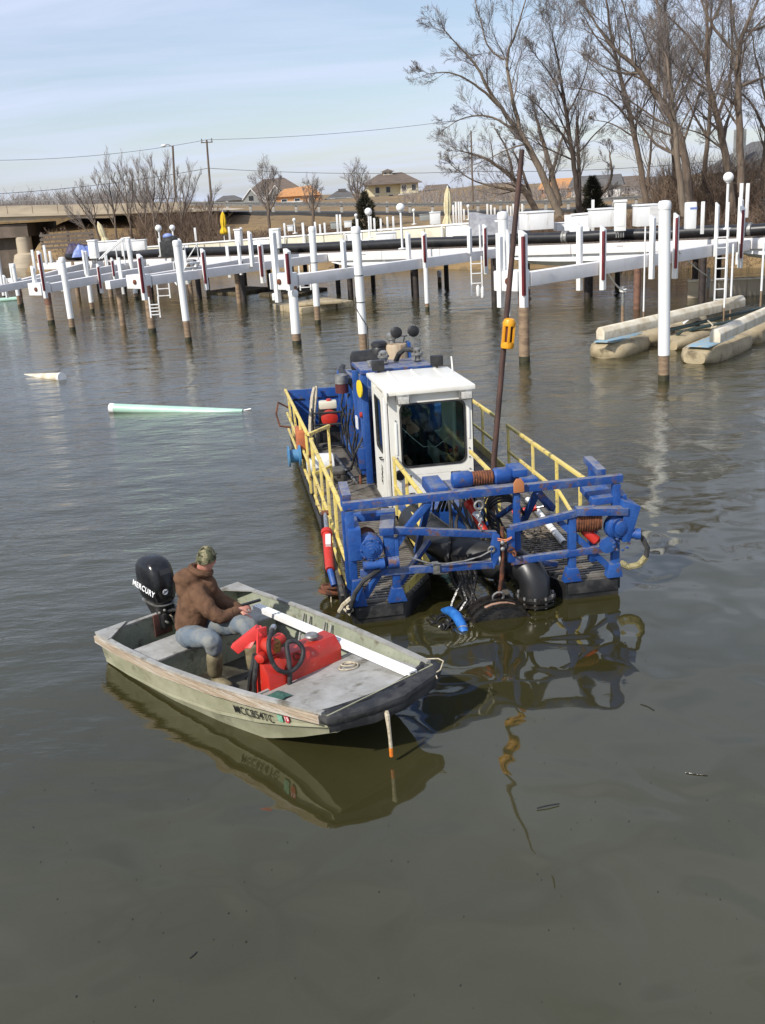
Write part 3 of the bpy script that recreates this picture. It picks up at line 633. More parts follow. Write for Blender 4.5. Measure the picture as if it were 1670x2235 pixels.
# lower front: panel with two slots
w = MB(); zz = (.16, .56, .685, .698)
w.box((CX0, CY0+.001, .16), (CX1, CY0+.05, .55))
for a, b in ((CX0, 1.125), (1.215, 1.74), (1.875, CX1)): w.box((a, CY0+.001, .552), (b, CY0+.05, .697))
w.build('lower_front_panel', M['cabwhite'], cab)
w = MB(); w.box((1.10, CY0+.06, .53), (1.24, CY0+.09, .71)); w.box((1.72, CY0+.06, .53), (1.89, CY0+.09, .71)); w.build('slot_grille', M['black'], cab)
for x in (1.15, 1.18, 1.775, 1.80, 1.83): MB().bar((x, CY0+.045, .555), (x+.01, CY0+.045, .69), .008).build('slot_bar', M['galv'], cab)
i2 = rrect(1.108, 1.942, .823, 1.642, .085); w = MB(); ring(w, inn, i2, lambda a, b: (a, CY0-.008, b), (0, .045, 0)); w.build('window_seal', M['rubber'], cab)
w = MB(); w.ext([(a, CY0+.01, b) for a, b in i2], (0, .006, 0)); w.build('front_window', M['glass'], cab)
w = MB(); w.lathe([(.062, 0), (.07, .01), (.07, .035), (.05, .045), (.045, .02)], (1.05, CY0, .72), 18, (0, -1, 0)); w.build('horn', M['black'], cab)
for x in (1.032, 2.005):
    o = MB().box((x-.012, CY0-.012, .99 if x < 1.5 else 1.13), (x+.012, CY0-.001, 1.42 if x < 1.5 else 1.55)).build('window_hinge', M['white'], cab, bevel=.004)
for x, z in ((1.03, 1.45), (1.03, .95), (2.0, 1.0), (2.0, .88), (2.0, .72), (1.0, .45), (2.0, .45)): MB().cyl((x, CY0-.001, z), (x, CY0-.012, z), .010, None, 7).build('screw', M['galv'], cab)
# left side: rear jamb, door with window, dark gap in front of it
w = MB(); inn = [(a, b) for a, b in rrect(3.36, 3.92, .92, 1.66, .07)]
ring(w, outer_for(inn, 3.24, 4.02, .22, 1.74), inn, lambda a, b: (CX0-.05, a, b), (.045, 0, 0)); dr = w.build('door', M['cabwhite'], cab)
i2 = rrect(3.38, 3.90, .94, 1.64, .06); w = MB(); ring(w, inn, i2, lambda a, b: (CX0-.055, a, b), (.05, 0, 0)); w.build('window_seal', M['rubber'], dr)
w = MB(); w.ext([(CX0-.03, a, b) for a, b in i2], (.005, 0, 0)); w.build('window', M['glass'], dr)
w = MB(); w.tube([(CX0-.05, 3.34, .86), (CX0-.09, 3.34, .86), (CX0-.09, 3.46, .86), (CX0-.05, 3.46, .86)], .010, 6); w.build('handle', M['black'], dr)
text_mesh('lettering', 'IMS', M['inkblack'], dr, frame_mtx((CX0-.0515, 3.55, .60), (0, .25, -1), (-1, 0, 0)), .17, bold=.004)
w = MB(); w.ext([(CX0-.0515, 3.50, .84), (CX0-.0515, 3.58, .80), (CX0-.0515, 3.50, .76), (CX0-.0515, 3.54, .80)], (-.001, 0, 0)); w.build('emblem', M['inkblack'], dr)
w = MB(); w.box((CX0, CY0+.05, .2), (CX0+.04, 3.24, 1.78)); w.build('door_jamb', M['black'], cab)
w = MB(); w.box((CX0-.052, 3.10, .25), (CX0-.002, 3.15, 1.74)); w.build('hinge_post', M['white'], cab, bevel=.01)
w = MB(); w.box((CX0-.05, 4.022, .2), (CX0, 4.15, 1.78)); w.build('rear_jamb', M['cabwhite'], cab)
# right side and back with large windows so light falls through
w = MB(); inn = rrect(3.2, 3.98, .90, 1.64, .07); ring(w, outer_for(inn, CY0+.052, CY1, .2, 1.79), inn, lambda a, b: (CX1-.045, a, b), (.045, 0, 0)); sd = w.build('side_panel', M['cabwhite'], cab)
w = MB(); w.ext([(CX1-.02, a, b) for a, b in inn], (.005, 0, 0)); w.build('window', M['glass'], sd)
w = MB(); inn = rrect(1.15, 1.88, 1.0, 1.62, .07); ring(w, outer_for(inn, CX0, CX1-.046, .2, 1.79), inn, lambda a, b: (a, CY1, b), (0, -.045, 0)); bk = w.build('back_panel', M['cabwhite'], cab)
w = MB(); w.ext([(a, CY1-.02, b) for a, b in inn], (0, .005, 0)); w.build('window', M['glass'], bk)
w = MB(); w.box((CX1+.001, CY0+.03, .2), (CX1+.02, CY0+.09, 1.74)); w.build('corner_seal', M['rubber'], cab)
# roof: slab with a low raised rim and folded front lip
w = MB(); w.ext([(.92, 2.92, 1.79), (.86, 4.33, 1.82), (.86, 4.33, 1.875), (.92, 2.92, 1.855)], (1.17, 0, 0)); rf = w.build('roof', M['cabwhite'], cab, bevel=.015)
for x in (1.16, 1.5, 1.83): MB().bar((x, 2.96, 1.860), (x, 4.28, 1.880), .035, .016).build('roof_rib', M['cabwhite'], rf, bevel=.004)
w = MB(); w.box((.905, 2.90, 1.70), (.925, 3.2, 1.85)); w.build('roof_lip', M['cabwhite'], rf, bevel=.006)
w = MB(); w.bar((2.01, 3.9, 1.88), (2.02, 4.0, 2.06), .018); w.build('aerial_stub', M['cabwhite'], rf)
for x in (1.13, 1.955):
    w = MB(); w.box((x-.085, 2.865, 1.675), (x+.085, 2.99, 1.795)); l = w.build('work_light', M['galv'], cab, bevel=.015)
    MB().box((x-.07, 2.857, 1.69), (x+.07, 2.864, 1.78)).build('lens', M['lens'], l, bevel=.003)
for x, z in ((1.03, 1.90), (1.87, 1.90)):
    w = MB(); w.box((x-.085, 4.22, z), (x+.085, 4.34, z+.15)); l = w.build('rear_work_light', M['black'], cab, bevel=.02)
    MB().cyl((x, 4.28, z-.03), (x, 4.28, z), .015).build('bracket', M['rust'], l)
# cab interior: seat and control stand
w = MB(); w.box((1.25, 3.62, .55), (1.65, 3.98, .66)); st = w.build('operator_seat', M['black'], cab, bevel=.03); MB().box((1.27, 3.96, .64), (1.63, 4.06, 1.22)).build('backrest', M['black'], st, bevel=.03)
w = MB(); w.box((1.33, 3.7, .21), (1.57, 3.9, .55)); w.build('pedestal', M['black'], st)
w = MB(); w.box((1.70, 3.10, .22), (1.98, 3.55, .80)); cs = w.build('control_stand', M['black'], cab, bevel=.02)
for x, y_ in ((1.78, 3.2), (1.86, 3.2), (1.90, 3.32)):
    l = MB().bar((x, y_, .80), (x, y_-.02, .93), .012).build('lever', M['galv'], cs); MB().ell((x, y_-.02, .945), (.022, .022, .026)).build('lever_knob', M['red'], cs)
w = MB(); w.box((1.12, 3.08, .22), (1.28, 3.5, .76)); w.build('side_console', M['black'], cab, bevel=.02)
# ---- engine house behind the cab
eh = dredge
w = MB(); w.ext([(.80, 4.40, 1.84), (1.84, 4.40, 1.84), (1.84, 5.6, 1.80), (.80, 5.6, 1.80)], (0, 0, .06)); w.build('top_plate', M['blue_worn'], eh, bevel=.012)
w = MB(); w.box((.90, 4.42, 1.66), (1.82, 4.47, 1.838)); w.build('top_beam', M['blue'], eh, bevel=.01)
w = MB(); w.box((.96, 4.50, .22), (1.80, 6.9, 1.40)); w.build('engine_block', M['blue'], eh, bevel=.02)
w = MB(); w.box((1.0, 6.91, .22), (1.8, 7.6, 1.05)); w.build('pump_block', M['blue'], eh, bevel=.02)
for x, y_, zt in ((.84, 4.46, 1.83), (.80, 5.1, 1.79), (.78, 5.9, 1.60), (.76, 6.85, 1.52), (1.80, 4.48, 1.83), (1.8, 6.8, 1.5)):
    MB().box((x-.045, y_-.045, .22), (x+.045, y_+.045, zt)).build('post', M['blue'], eh, bevel=.008)
w = MB(); w.bar((.80, 5.1, 1.66), (.76, 6.85, 1.52), .07, .08); w.build('side_beam', M['blue_worn'], eh, bevel=.008)
w = MB(); w.bar((.77, 4.5, .40), (.76, 6.85, .40), .06, .10); w.build('side_sill', M['blue'], eh, bevel=.008)
w = MB(); w.bar((.76, 6.87, 1.47), (1.8, 6.87, 1.47), .07, .08); w.build('rear_beam', M['blue_worn'], eh, bevel=.008)
w = MB(); w.box((.79, 4.52, .42), (.815, 5.05, 1.62)); w.build('side_cover', M['blue'], eh, bevel=.006)
w = MB(); w.ext([(.70, 4.47, .44), (.80, 4.47, .44), (.80, 4.47, .75), (.70, 4.47, .75)], (0, .22, 0)); w.build('control_box', M['blue'], eh, bevel=.01)
w = MB(); w.cyl((.79, 4.52, 1.24), (.76, 4.52, 1.24), .04); w.build('stop_button', M['red'], eh)
w = MB(); w.box((.735, 4.75, .98), (.755, 4.90, 1.16)); w.build('name_plate', M['white'], eh)
w = MB(); w.lathe([(.125, 0), (.125, .018), (.105, .02)], (.775, 4.42, 1.64), 22, (-1, -.16, 0)); w.build('warning_disc', mat('yellow_disc', (.75, .55, .02), rough=.5), eh)
w = MB(); w.lathe([(.05, 0), (.10, .01), (.10, .14), (.07, .15)], (.60, 5.2, 1.45), 14); w.build('fuel_filter', mat('filter_red_black', (.09, .02, .02), rough=.4), eh)
MB().lathe([(.10, 0), (.10, .12), (.05, .14)], (.60, 5.2, 1.60), 14).build('filter_head', M['galv'], eh)
rng = random.Random(4)
for k in range(9):
    y0 = 4.6+.25*k; x0 = .74+rng.uniform(-.03, .03); z1 = rng.uniform(.9, 1.4)
    pts = [(x0, y0, z1), (x0-.05, y0+.06, z1-.25), (x0-.02+rng.uniform(-.05, .05), y0+.1, z1-.5), (x0+.02, y0+.02, .32)]
    MB().tube(pts, .016, 6).build('hydraulic_hose', M['rubber'], eh)
MB().tube([(.80, 6.7, 1.60), (.72, 6.3, 1.62), (.70, 5.8, 1.64), (.74, 5.3, 1.6), (.80, 5.15, 1.48)], .045, 8).build('intake_hose', M['rubber'], eh)
MB().tube([(.80, 4.6, .9), (.66, 4.5, .7), (.60, 4.7, .4), (.50, 5.0, .26), (.20, 5.1, .25), (.15, 4.9, .25)], .018, 6).build('hydraulic_hose', M['rubber'], eh)
w = MB(); w.lathe([(.10, 0), (.165, .03), (.165, .50), (.10, .54)], (.80, 5.55, 1.84), 20, (1, 0, .03)); mf = w.build('muffler', M['black'], eh)
MB().cyl((1.0, 5.55, 1.62), (1.0, 5.55, 1.75), .06).build('exhaust_pipe', M['rust'], mf)
w = MB(); w.lathe([(.10, -.2), (.115, 0), (.125, .02), (.125, .16), (.105, .2), (.125, .21), (.12, .25), (.08, .28)], (1.24, 5.5, 1.86), 18); w.build('air_filter', M['black'], eh)
w = MB(); w.lathe([(.185, 0), (.185, .30), (.17, .33), (.12, .34)], (1.50, 5.5, 1.75), 20); tk = w.build('hydraulic_tank', M['tantank'], eh)
MB().box((1.66, 5.40, 1.70), (1.71, 5.58, 2.10)).build('tank_post', M['blue'], tk, bevel=.006)
w = MB(); w.lathe([(.05, 0), (.05, .05), (.075, .06), (.075, .14), (.04, .16)], (1.44, 5.5, 2.09), 12); w.build('breather', M['galv'], tk)
for x in (1.50, 1.76):
    w = MB(); w.lathe([(.05, 0), (.085, .015), (.085, .085), (.06, .1)], (x, 5.46, 2.26), 16, (0, -1, 0)); l = w.build('floodlight', M['black'], tk)
    MB().tube([(1.62, 5.5, 2.10), (1.64, 5.5, 2.18), (x, 5.5, 2.20)], .012, 6).build('bracket', M['galv'], tk)
for x in (1.20, 1.70):
    w = MB(); w.lathe([(.06, 0), (.075, .015), (.045, .03), (.05, .08), (.085, .09), (.085, .12), (.055, .13), (.06, .17), (.035, .19)], (x, 4.85, 1.90), 12); v = w.build('filter_valve', M['galv'], eh)
    for k in range(4):
        a = R(45+90*k); MB().cyl((x+.07*math.cos(a), 4.85+.07*math.sin(a), 1.92), (x+.07*math.cos(a), 4.85+.07*math.sin(a), 2.06), .012, None, 6).build('bolt', M['galv'], v)
MB().tube([(1.42, 5.1, 1.88), (1.46, 5.0, 2.0), (1.54, 4.95, 2.07), (1.63, 4.88, 2.06), (1.68, 4.85, 2.03)], .038, 8).build('arched_hose', M['rubber'], eh)
w = MB(); w.lathe([(.04, 0), (.04, .05), (.05, .05), (.05, .08)], (.98, 4.7, 1.90), 10); w.build('filler_cap', M['galv'], eh)
# ---- stern bulwark
sb = MB(); sb.ext([(-.06, 8.02, .21), (.95, 8.02, .21), (.95, 8.02, 1.02), (-.06, 8.02, 1.04)], (0, .05, 0)); sb.box((.93, 7.4, .21), (.97, 8.02, 1.0)); sb.box((-.06, 7.55, .21), (-.02, 8.02, .9))
sb = sb.build('stern_bulwark', M['blue'], dredge, bevel=.008)
for x in (.12, .42, .72): MB().box((x-.12, 8.0, .86), (x+.10, 8.018, .875)).build('slot', M['black'], sb)
w = MB(); w.box((1.0, 7.62, .21), (2.78, 8.1, .62)); w.build('stern_locker', M['blue'], dredge, bevel=.02)
# ---- side winch with blue drum, outboard at the left rail
w = MB(); w.lathe([(.10, 0), (.16, .01), (.16, .03), (.10, .04), (.10, .16), (.16, .17), (.16, .2)], (-.30, 5.1, .58), 18, (1, 0, 0)); sw = w.build('side_drum', M['bluemetal'], dredge)
MB().cyl((-.10, 5.1, .58), (.06, 5.1, .58), .06).build('axle', M['rust'], sw)
w = MB(); w.box((-.13, 5.15, .52), (.02, 5.62, .93)); w.build('orange_gear_case', mat('faded_orange', (.50, .15, .05), (.40, .12, .05), 8, rough=.6), dredge, bevel=.03)
MB().tube([(-.12, 7.2, .9), (-.28, 7.2, 1.0), (-.34, 7.0, .85), (-.30, 6.9, .66), (-.12, 6.9, .62)], .018, 6).build('hose_loop', M['rust'], dredge)
# ---- discharge pipe, elbow, flange and cutter hump in the well
w = MB(); w.tube([(1.02, 1.9, .44), (1.14, 1.2, .44), (1.28, .75, .42), (1.52, .45, .40), (1.78, .28, .37)], .205, 20); pp = w.build('suction_pipe', M['hdpe'], dredge)
w = MB(); w.tube([(1.70, .32, .39), (1.83, .20, .40), (1.92, .08, .36), (1.955, .0, .26), (1.955, -.02, .10)], [.16, .165, .165, .165, .16], 20); w.build('elbow', M['hdpe'], dredge)
w = MB(); w.lathe([(.15, -.5), (.15, .0), (.215, .005), (.215, .035), (.17, .036), (.17, .055), (.215, .056), (.215, .085), (.165, .09)], (1.955, -.03, .03), 22); fl = w.build('flange', M['tar'], dredge)
for k in range(10):
    a = 2*math.pi*k/10; MB().cyl((1.955+.19*math.cos(a), -.03+.19*math.sin(a), .02), (1.955+.19*math.cos(a), -.03+.19*math.sin(a), .14), .014, None, 6).build('bolt', M['galv'], fl)
w = MB(); hp = []
for k in range(13):
    a = math.pi*k/12; hp.append((1.50-.32*math.cos(a), -.30, -.10+.25*math.sin(a)))
w.ext(hp, (0, .34, 0)); ct = w.build('cutter_shroud', M['tar'], dredge, bevel=.02)
for y_ in (-.31, -.18, -.05):
    o = MB()
    for a, b in zip(hp[:-1], hp[1:]): o.bar((a[0], y_, a[2]+.01), (b[0], y_, b[2]+.01), .035, .03)
    o.build('rib', M['tar'], ct)
w = MB()
for k in range(5, 9):
    a, b = hp[k-1], hp[k]; w.bar((a[0], -.27, a[2]+.018), (b[0], -.27, b[2]+.018), .05, .012)
w.build('worn_edge', mat('copper_shine', (.62, .40, .28), (.5, .26, .16), 20, rough=.35, metal=.4), ct)
MB().torus((1.53, -.1, .17), .06, .012, (0, 1, .3), 12, 5).build('lifting_eye', M['galv'], ct)
w = MB(); w.tube([(1.20, -.22, .0), (1.06, -.26, .02), (.98, -.34, -.06)], .03, 6); w.build('cutter_tooth', M['tar'], ct)
# ladder boom going down into the well
beam('ladder_beam', (1.15, 2.7, .50), (1.30, .1, .02), .10, .14, 'hullblack'); beam('ladder_beam', (1.82, 2.7, .50), (1.68, .1, .02), .10, .14, 'hullblack')
w = MB(); w.box((1.0, 2.3, .10), (2.0, 2.98, .42)); w.build('well_bulkhead', M['blue'], dredge, bevel=.01)
# hydraulic cylinders
def cylinder(p, q, m='red', r=.052, k=.30):
    p, q = Vector(p), Vector(q); d = (q-p)
    c = MB().tube([p+d*k, p+d*(k+.02), p+d*.97, q], [r*1.15, r, r, r*.9], 14).build('hydraulic_cylinder', M[m], dredge)
    MB().cyl(p, p+d*k, r*.45, None, 10).build('piston_rod', M['chrome'], c); MB().lathe([(r*1.25, 0), (r*1.25, .06)], p+d*k, 14, d).build('gland', M[m], c)
    MB().cyl(p-Vector((.04, 0, 0)), p+Vector((.04, 0, 0)), r*.6, None, 10).build('clevis', M['rust'], c); return c
c_ = cylinder((-.10, 1.42, .80), (-.17, .46, .46), k=.34)
MB().bar((-.125, .92, .69), (-.145, .76, .63), .055, .055).build('label_plate', M['inkwhite'], c_)
MB().cyl((-.17, .46, .46), (-.15, .32, .33), .035).build('lower_mount', M['blue'], c_)
c_ = cylinder((1.36, .62, 1.12), (1.50, .25, .76), k=.22, r=.045); MB().bar((1.42, .41, .95), (1.47, .32, .87), .05, .05).build('label_plate', M['inkwhite'], c_)
cylinder((2.42, 1.0, .75), (2.05, 1.15, .66), k=.3, r=.03)
w = MB(); w.lathe([(.03, 0), (.055, .03), (.055, .20), (.03, .23)], (2.52, .10, .76), 12, (.6, -.25, -.6)); w.build('brake_cylinder', M['red'], dredge)
beam('spud_guide', (-.10, .02, .26), (-.10, 1.5, .60), .05, .20, 'hullblack'); beam('spud_guide', (-.11, 1.5, -.3), (-.11, 1.5, .78), .10, .14, 'hullblack')
w = MB(); w.torus((-.13, .75, .12), .12, .022, (0.3, 0, 1), 18, 6); w.torus((-.12, .72, .16), .105, .022, (0, .3, 1), 18, 6); w.torus((-.15, .78, .08), .13, .022, (.2, .2, 1), 18, 6); w.build('coiled_rusty_cable', M['rust'], dredge)
# hoses, ropes, chain and shackles around the well
rng = random.Random(11)
for k in range(12):
    x0 = 1.2+.055*k; pts = [(x0, 1.6, .62), (x0+rng.uniform(-.1, .1), 1.35, .95+rng.uniform(-.1, .12)), (x0+rng.uniform(-.12, .12), 1.0, .98+rng.uniform(-.12, .1)), (x0+rng.uniform(-.15, .15), .7, .70), (x0+rng.uniform(-.2, .2), .5, .35)]
    sm = []
    for i in range(len(pts)-1):
        for q in range(4): sm.append(Vector(pts[i]).lerp(Vector(pts[i+1]), q/4))
    sm.append(Vector(pts[-1]))
    for _ in range(3): sm = [sm[0]] + [(sm[i-1]+sm[i]*2+sm[i+1])/4 for i in range(1, len(sm)-1)] + [sm[-1]]
    MB().tube(sm, rng.choice((.013, .016, .02)), 6).build('hydraulic_hose', M['rubber'], dredge)
for k in range(4): MB().torus((1.72+.03*k, .42+.05*k, 1.0-.06*k), .15+.015*k, .014, (.3, 1, .2), 18, 6, R(160), R(400)).build('hose_loop', M['rubber'], dredge)
for k in range(9):
    x0 = 1.0+rng.uniform(0, .55); MB().tube([(x0, .25, .55), (x0+.05, .18, .30), (x0+rng.uniform(-.1, .15), .1, .08), (x0+rng.uniform(-.2, .2), .0, -.08)], .02, 6).build('hanging_hose', M['tar'], dredge)
MB().tube([(.62, -.06, .70), (.8, -.07, .62), (1.0, -.07, .59), (1.2, -.07, .60), (1.36, -.07, .63), (1.47, -.07, .68)], .009, 6).build('steel_cable', M['galv'], dredge)
MB().torus((1.48, -.06, .69), .032, .012, (0, 1, .2), 14, 6).build('shackle', M['galv'], dredge)
for z in (.68, .75): MB().ell((1.60, -.06, z), (.025, .02, .025), 10, 6).build('cable_clamp', M['galv'], dredge)
MB().torus((1.37, -.02, 1.17), .045, .014, (0, 1, 0), 14, 6).build('shackle', M['galv'], dredge)
o = MB()
for k in range(7): o.torus((1.37+.003*k, -.02, 1.12-.042*k), .022, .008, (1, 0, 0) if k % 2 else (0, 1, 0), 10, 5)
o.build('chain', M['galv'], dredge)
o = MB(); o.tube([(1.55, -.055, .80), (1.63, -.06, .775), (1.70, -.055, .80)], .008, 5); o.tube([(1.55, -.055, .78), (1.63, -.06, .76), (1.70, -.055, .79)], .008, 5); o.build('lashing', mat('orange_strap', (.6, .22, .12), rough=.7), dredge)
o = MB(); o.torus((1.69, -.06, .66), .03, .011, (0, 1, .4), 12, 5); o.torus((1.72, -.07, .62), .026, .011, (1, .4, 0), 12, 5); o.build('shackle', M['rust'], dredge)
MB().tube([(1.62, .02, .9), (1.61, -.01, .6), (1.60, .0, .35), (1.58, .05, .12)], [.022, .02, .025, .018], 8).build('rusty_rod', M['rust'], dredge)
MB().tube([(2.98, -.02, .74), (3.04, -.06, .70), (3.12, -.08, .64), (3.18, -.08, .52), (3.17, -.07, .42)], .028, 8).build('looped_hose', M['rubber'], dredge)
MB().tube([(3.17, -.07, .42), (3.10, -.05, .33), (2.99, -.03, .31), (2.91, -.02, .36)], .036, 8).build('hose_wrap', mat('frayed_yellow_wrap', (.36, .31, .16), (.22, .19, .09), 25, rough=.95, bump=.8), dredge)
MB().tube([(.30, -.05, .60), (.12, -.10, .52), (.02, -.12, .40), (-.03, -.12, .26), (-.06, -.08, .18)], .026, 8).build('looped_hose', M['rubber'], dredge)
o = MB(); o.tube([(-.02, -.1, .34), (-.10, -.06, .26), (-.14, 0, .17), (-.08, .04, .13), (-.02, -.03, .18), (-.06, -.12, .25)], .026, 7); o.tube([(-.12, -.02, .24), (-.05, -.09, .16), (-.02, -.05, .27)], .022, 7); o.build('rope_bundle', M['rope'], dredge)
MB().tube([(-.16, .70, .10), (-.17, .66, -.05)], .008, 5).build('rope_end', M['rope'], dredge)
# mast
mpts = [(1.90, 1.55, .30), (1.96, 1.58, 1.20), (2.12, 1.60, 2.60), (2.26, 1.60, 3.80), (2.36, 1.60, 4.64)]
MB().tube(mpts, [.034, .034, .032, .030, .028], 10).build('spud_pole', M['mast'], dredge)
# ---- loose gear: each a thing of its own
def on_deck(name, label, cat, x, y, z=DK+.022, rz=0.0, group=None): return thing(name, label, cat, dpt(x, y, z), DRZ+rz, group)
t = on_deck('marker_float', 'yellow ribbed plastic cage clamped half way up the rusty pole', 'float', 2.135, 1.56, 2.50)
t.rotation_euler = (R(0), R(6), DRZ); t.scale = (.86, .86, .86)
MB().lathe([(.055, 0), (.085, .01), (.09, .05), (.085, .09)], (0, -.02, 0), 14).build('bottom_cap', M['yelplastic'], t); MB().lathe([(.085, 0), (.09, .04), (.07, .085), (.04, .10)], (0, -.02, .30), 14).build('top_cap', M['yelplastic'], t)
for k in range(6):
    a = R(60*k+20); MB().bar((.072*math.cos(a), -.02+.072*math.sin(a), .07), (.072*math.cos(a), -.02+.072*math.sin(a), .32), .032, .03).build('rib', M['yelplastic'], t, bevel=.006)
MB().cyl((0, -.02, .06), (0, -.02, .33), .055).build('core', mat('dark_red_core', (.10, .02, .012), rough=.5), t)
t = on_deck('bucket', 'white plastic bucket lying on its side by the yellow gate rail', 'bucket', .22, 5.15, .42, R(8))
MB().lathe([(.155, 0), (.165, .01), (.185, .40), (.20, .40), (.20, .43), (.18, .43), (.165, .03)], (.17, 0, -.03), 24, (-1, 0.1, 0)).build('body', M['bucket'], t); MB().torus((-.22, .03, -.03), .17, .006, (.5, 0, 1), 18, 5, 0, math.pi).build('handle', M['galv'], t)
t = on_deck('portable_generator', 'small engine pump in a black tube frame with a round red starter cover', 'generator', .50, 6.95, DK+.022, R(-4))
o = MB()
for x in (-.24, .24):
    o.tube([(x, -.2, 0), (x, -.2, .62), (x, .2, .62), (x, .2, 0)], .018, 7)
for z in (.05, .42, .62): o.tube([(-.24, -.2, z), (.24, -.2, z)], .018, 7)
o.build('frame', M['black'], t)
MB().box((-.14, -.10, .40), (.16, .14, .68)).build('engine', M['black'], t, bevel=.02); MB().lathe([(.13, 0), (.14, .02), (.14, .06), (.07, .09), (.03, .09)], (.04, -.12, .52), 20, (0, -1, 0)).build('starter_cover', M['red'], t)
MB().box((-.12, -.12, .66), (.18, .10, .78)).build('petrol_tank', M['cream'], t, bevel=.03); MB().cyl((.05, 0, .78), (.05, 0, .81), .04).build('fuel_cap', M['red'], t); MB().box((-.2, -.1, .08), (.2, .1, .36)).build('pump_body', M['black'], t, bevel=.03)
o = MB(); o.tube([dpt(.40, 7.9, 1.06), dpt(.34, 7.7, .95), dpt(.25, 7.45, .55), dpt(.22, 7.3, .30)], .035, 6); o.tube([dpt(.44, 7.95, 1.07), dpt(.40, 7.72, .93), dpt(.31, 7.5, .55), dpt(.30, 7.35, .30)], .03, 6); tag(o.build('tie_strap', M['rope']), 'tan webbing strap hanging over the blue stern wall', 'strap')
t = on_deck('tool_case', 'muddy grey hard tool case lying flat on the left walkway grating', 'case', .29, 4.86, DK+.022, R(3))
MB().box((-.22, -.16, 0), (.22, .16, .09)).build('base', M['toolgrey'], t, bevel=.015); MB().box((-.22, -.16, .093), (.22, .16, .16)).build('lid', M['toolgrey'], t, bevel=.02)
for x in (-.1, .1): MB().box((x-.02, -.172, .06), (x+.02, -.161, .12)).build('latch', M['black'], t)
tag(MB().tube([dpt(.50, 6.0, .30), dpt(.56, 5.2, .27), dpt(.64, 4.48, .25)], .022, 8).build('grey_pipe', M['galv']), 'thin grey metal pipe lying along the left walkway beside the engine house', 'pipe')
tag(MB().lathe([(.02, 0), (.025, .06), (.018, .07), (.018, .13), (.01, .14)], dpt(.70, 4.45, DK+.022), 10).build('rusty_bottle', M['rust']), 'small rusty bottle standing at the end of the thin grey pipe', 'bottle')
a, b = dpt(2.72, 2.76, .272), dpt(2.62, .98, .272); o = MB().tube([a, b], .042, 14, cap=False); o.tube([b, a], .034, 14, cap=False); o = o.build('white_pipe', M['pvc'])
tag(o, 'long white plastic pipe lying on the right walkway of the barge', 'pipe')
MB().torus(a.lerp(b, .72), .0425, .004, b-a, 14, 5).build('coupling', M['black'], o)
# dead reeds and twigs caught on the right walkway
o = MB(); rng = random.Random(5)
for k in range(150):
    x, y_ = rng.gauss(2.38, .16), rng.gauss(1.35, .40)
    if not (2.06 < x < 2.84 and .5 < y_ < 2.6): continue
    a = rng.uniform(0, 6.28); l = rng.uniform(.05, .16); p = dpt(x, y_, DK+.03+rng.uniform(0, .03)); d = Vector((math.cos(a), math.sin(a), rng.uniform(-.1, .2)))*l
    o.tube([p-d/2, p+Vector((0, 0, .01)), p+d/2], .006, 4)
o = o.build('dead_reeds', M['debris'], kind='stuff'); tag(o, 'litter of dead reeds and twigs on the right walkway grating', 'debris')
o = MB().tube([dpt(.98, .12, -.02), dpt(1.02, -.05, .05), dpt(1.05, -.24, .06), dpt(1.065, -.40, .02), dpt(1.07, -.46, -.03)], [.035, .052, .055, .05, .048], 14); o = o.build('blue_hose', M['bluehose'])
tag(o, 'short bright blue hose curving up out of the water below the bow frame', 'hose'); MB().torus(dpt(1.067, -.42, .0), .052, .008, (0, 1, .6), 14, 5).build('hose_clamp', M['chrome'], o)
o = MB(); rng = random.Random(8)
for k in range(16):
    p = dpt(rng.uniform(.82, .98), rng.uniform(-.38, -.10), .0); a = rng.uniform(0, 6.28); o.tube([p, p+Vector((math.cos(a)*.06, math.sin(a)*.06, .03)), p+Vector((math.cos(a)*.13, math.sin(a)*.13, .0))], .012, 5)
tag(o.build('weed_clump', M['tar'], kind='stuff'), 'clump of black weeds and sticks floating beside the blue hose', 'weeds')
# ================================================================== the jon boat
boat = thing('jon_boat', 'olive flat bottomed work boat with weathered wooden rub rail and blunt black bow', 'boat', BO, BRZ)
def bpt(x, y, z): return BO + Vector((x*math.cos(BRZ)-y*math.sin(BRZ), x*math.sin(BRZ)+y*math.cos(BRZ), z))
N = 26; xs_ = [-.02+3.24*i/N for i in range(N+1)]
hm = MB(); him = MB()
def section(x, off):
    _, w, g, c, b = stn(x); m_ = b+(g-b)*.45; wm_ = c+(w-c)*.55
    return [(x, -w+off, g), (x, -wm_-.012+off, m_+.02), (x, -wm_+.004+off, m_), (x, -c+off, b+off), (x, c-off, b+off), (x, wm_-.004-off, m_), (x, wm_+.012-off, m_+.02), (x, w-off, g)]
for mb, off in ((hm, 0), (him, .014)):
    S_ = [section(x, off) for x in xs_]
    for sct in S_: mb.v += sct
    for i in range(N):
        for k in range(7): mb.f.append((i*8+k, (i+1)*8+k, (i+1)*8+k+1, i*8+k+1))
hm.f.append(tuple(range(8)))
hull = hm.build('hull', M['olive'], boat, ang=25); inner = him.build('inner_skin', M['olive_in'], boat, ang=25)
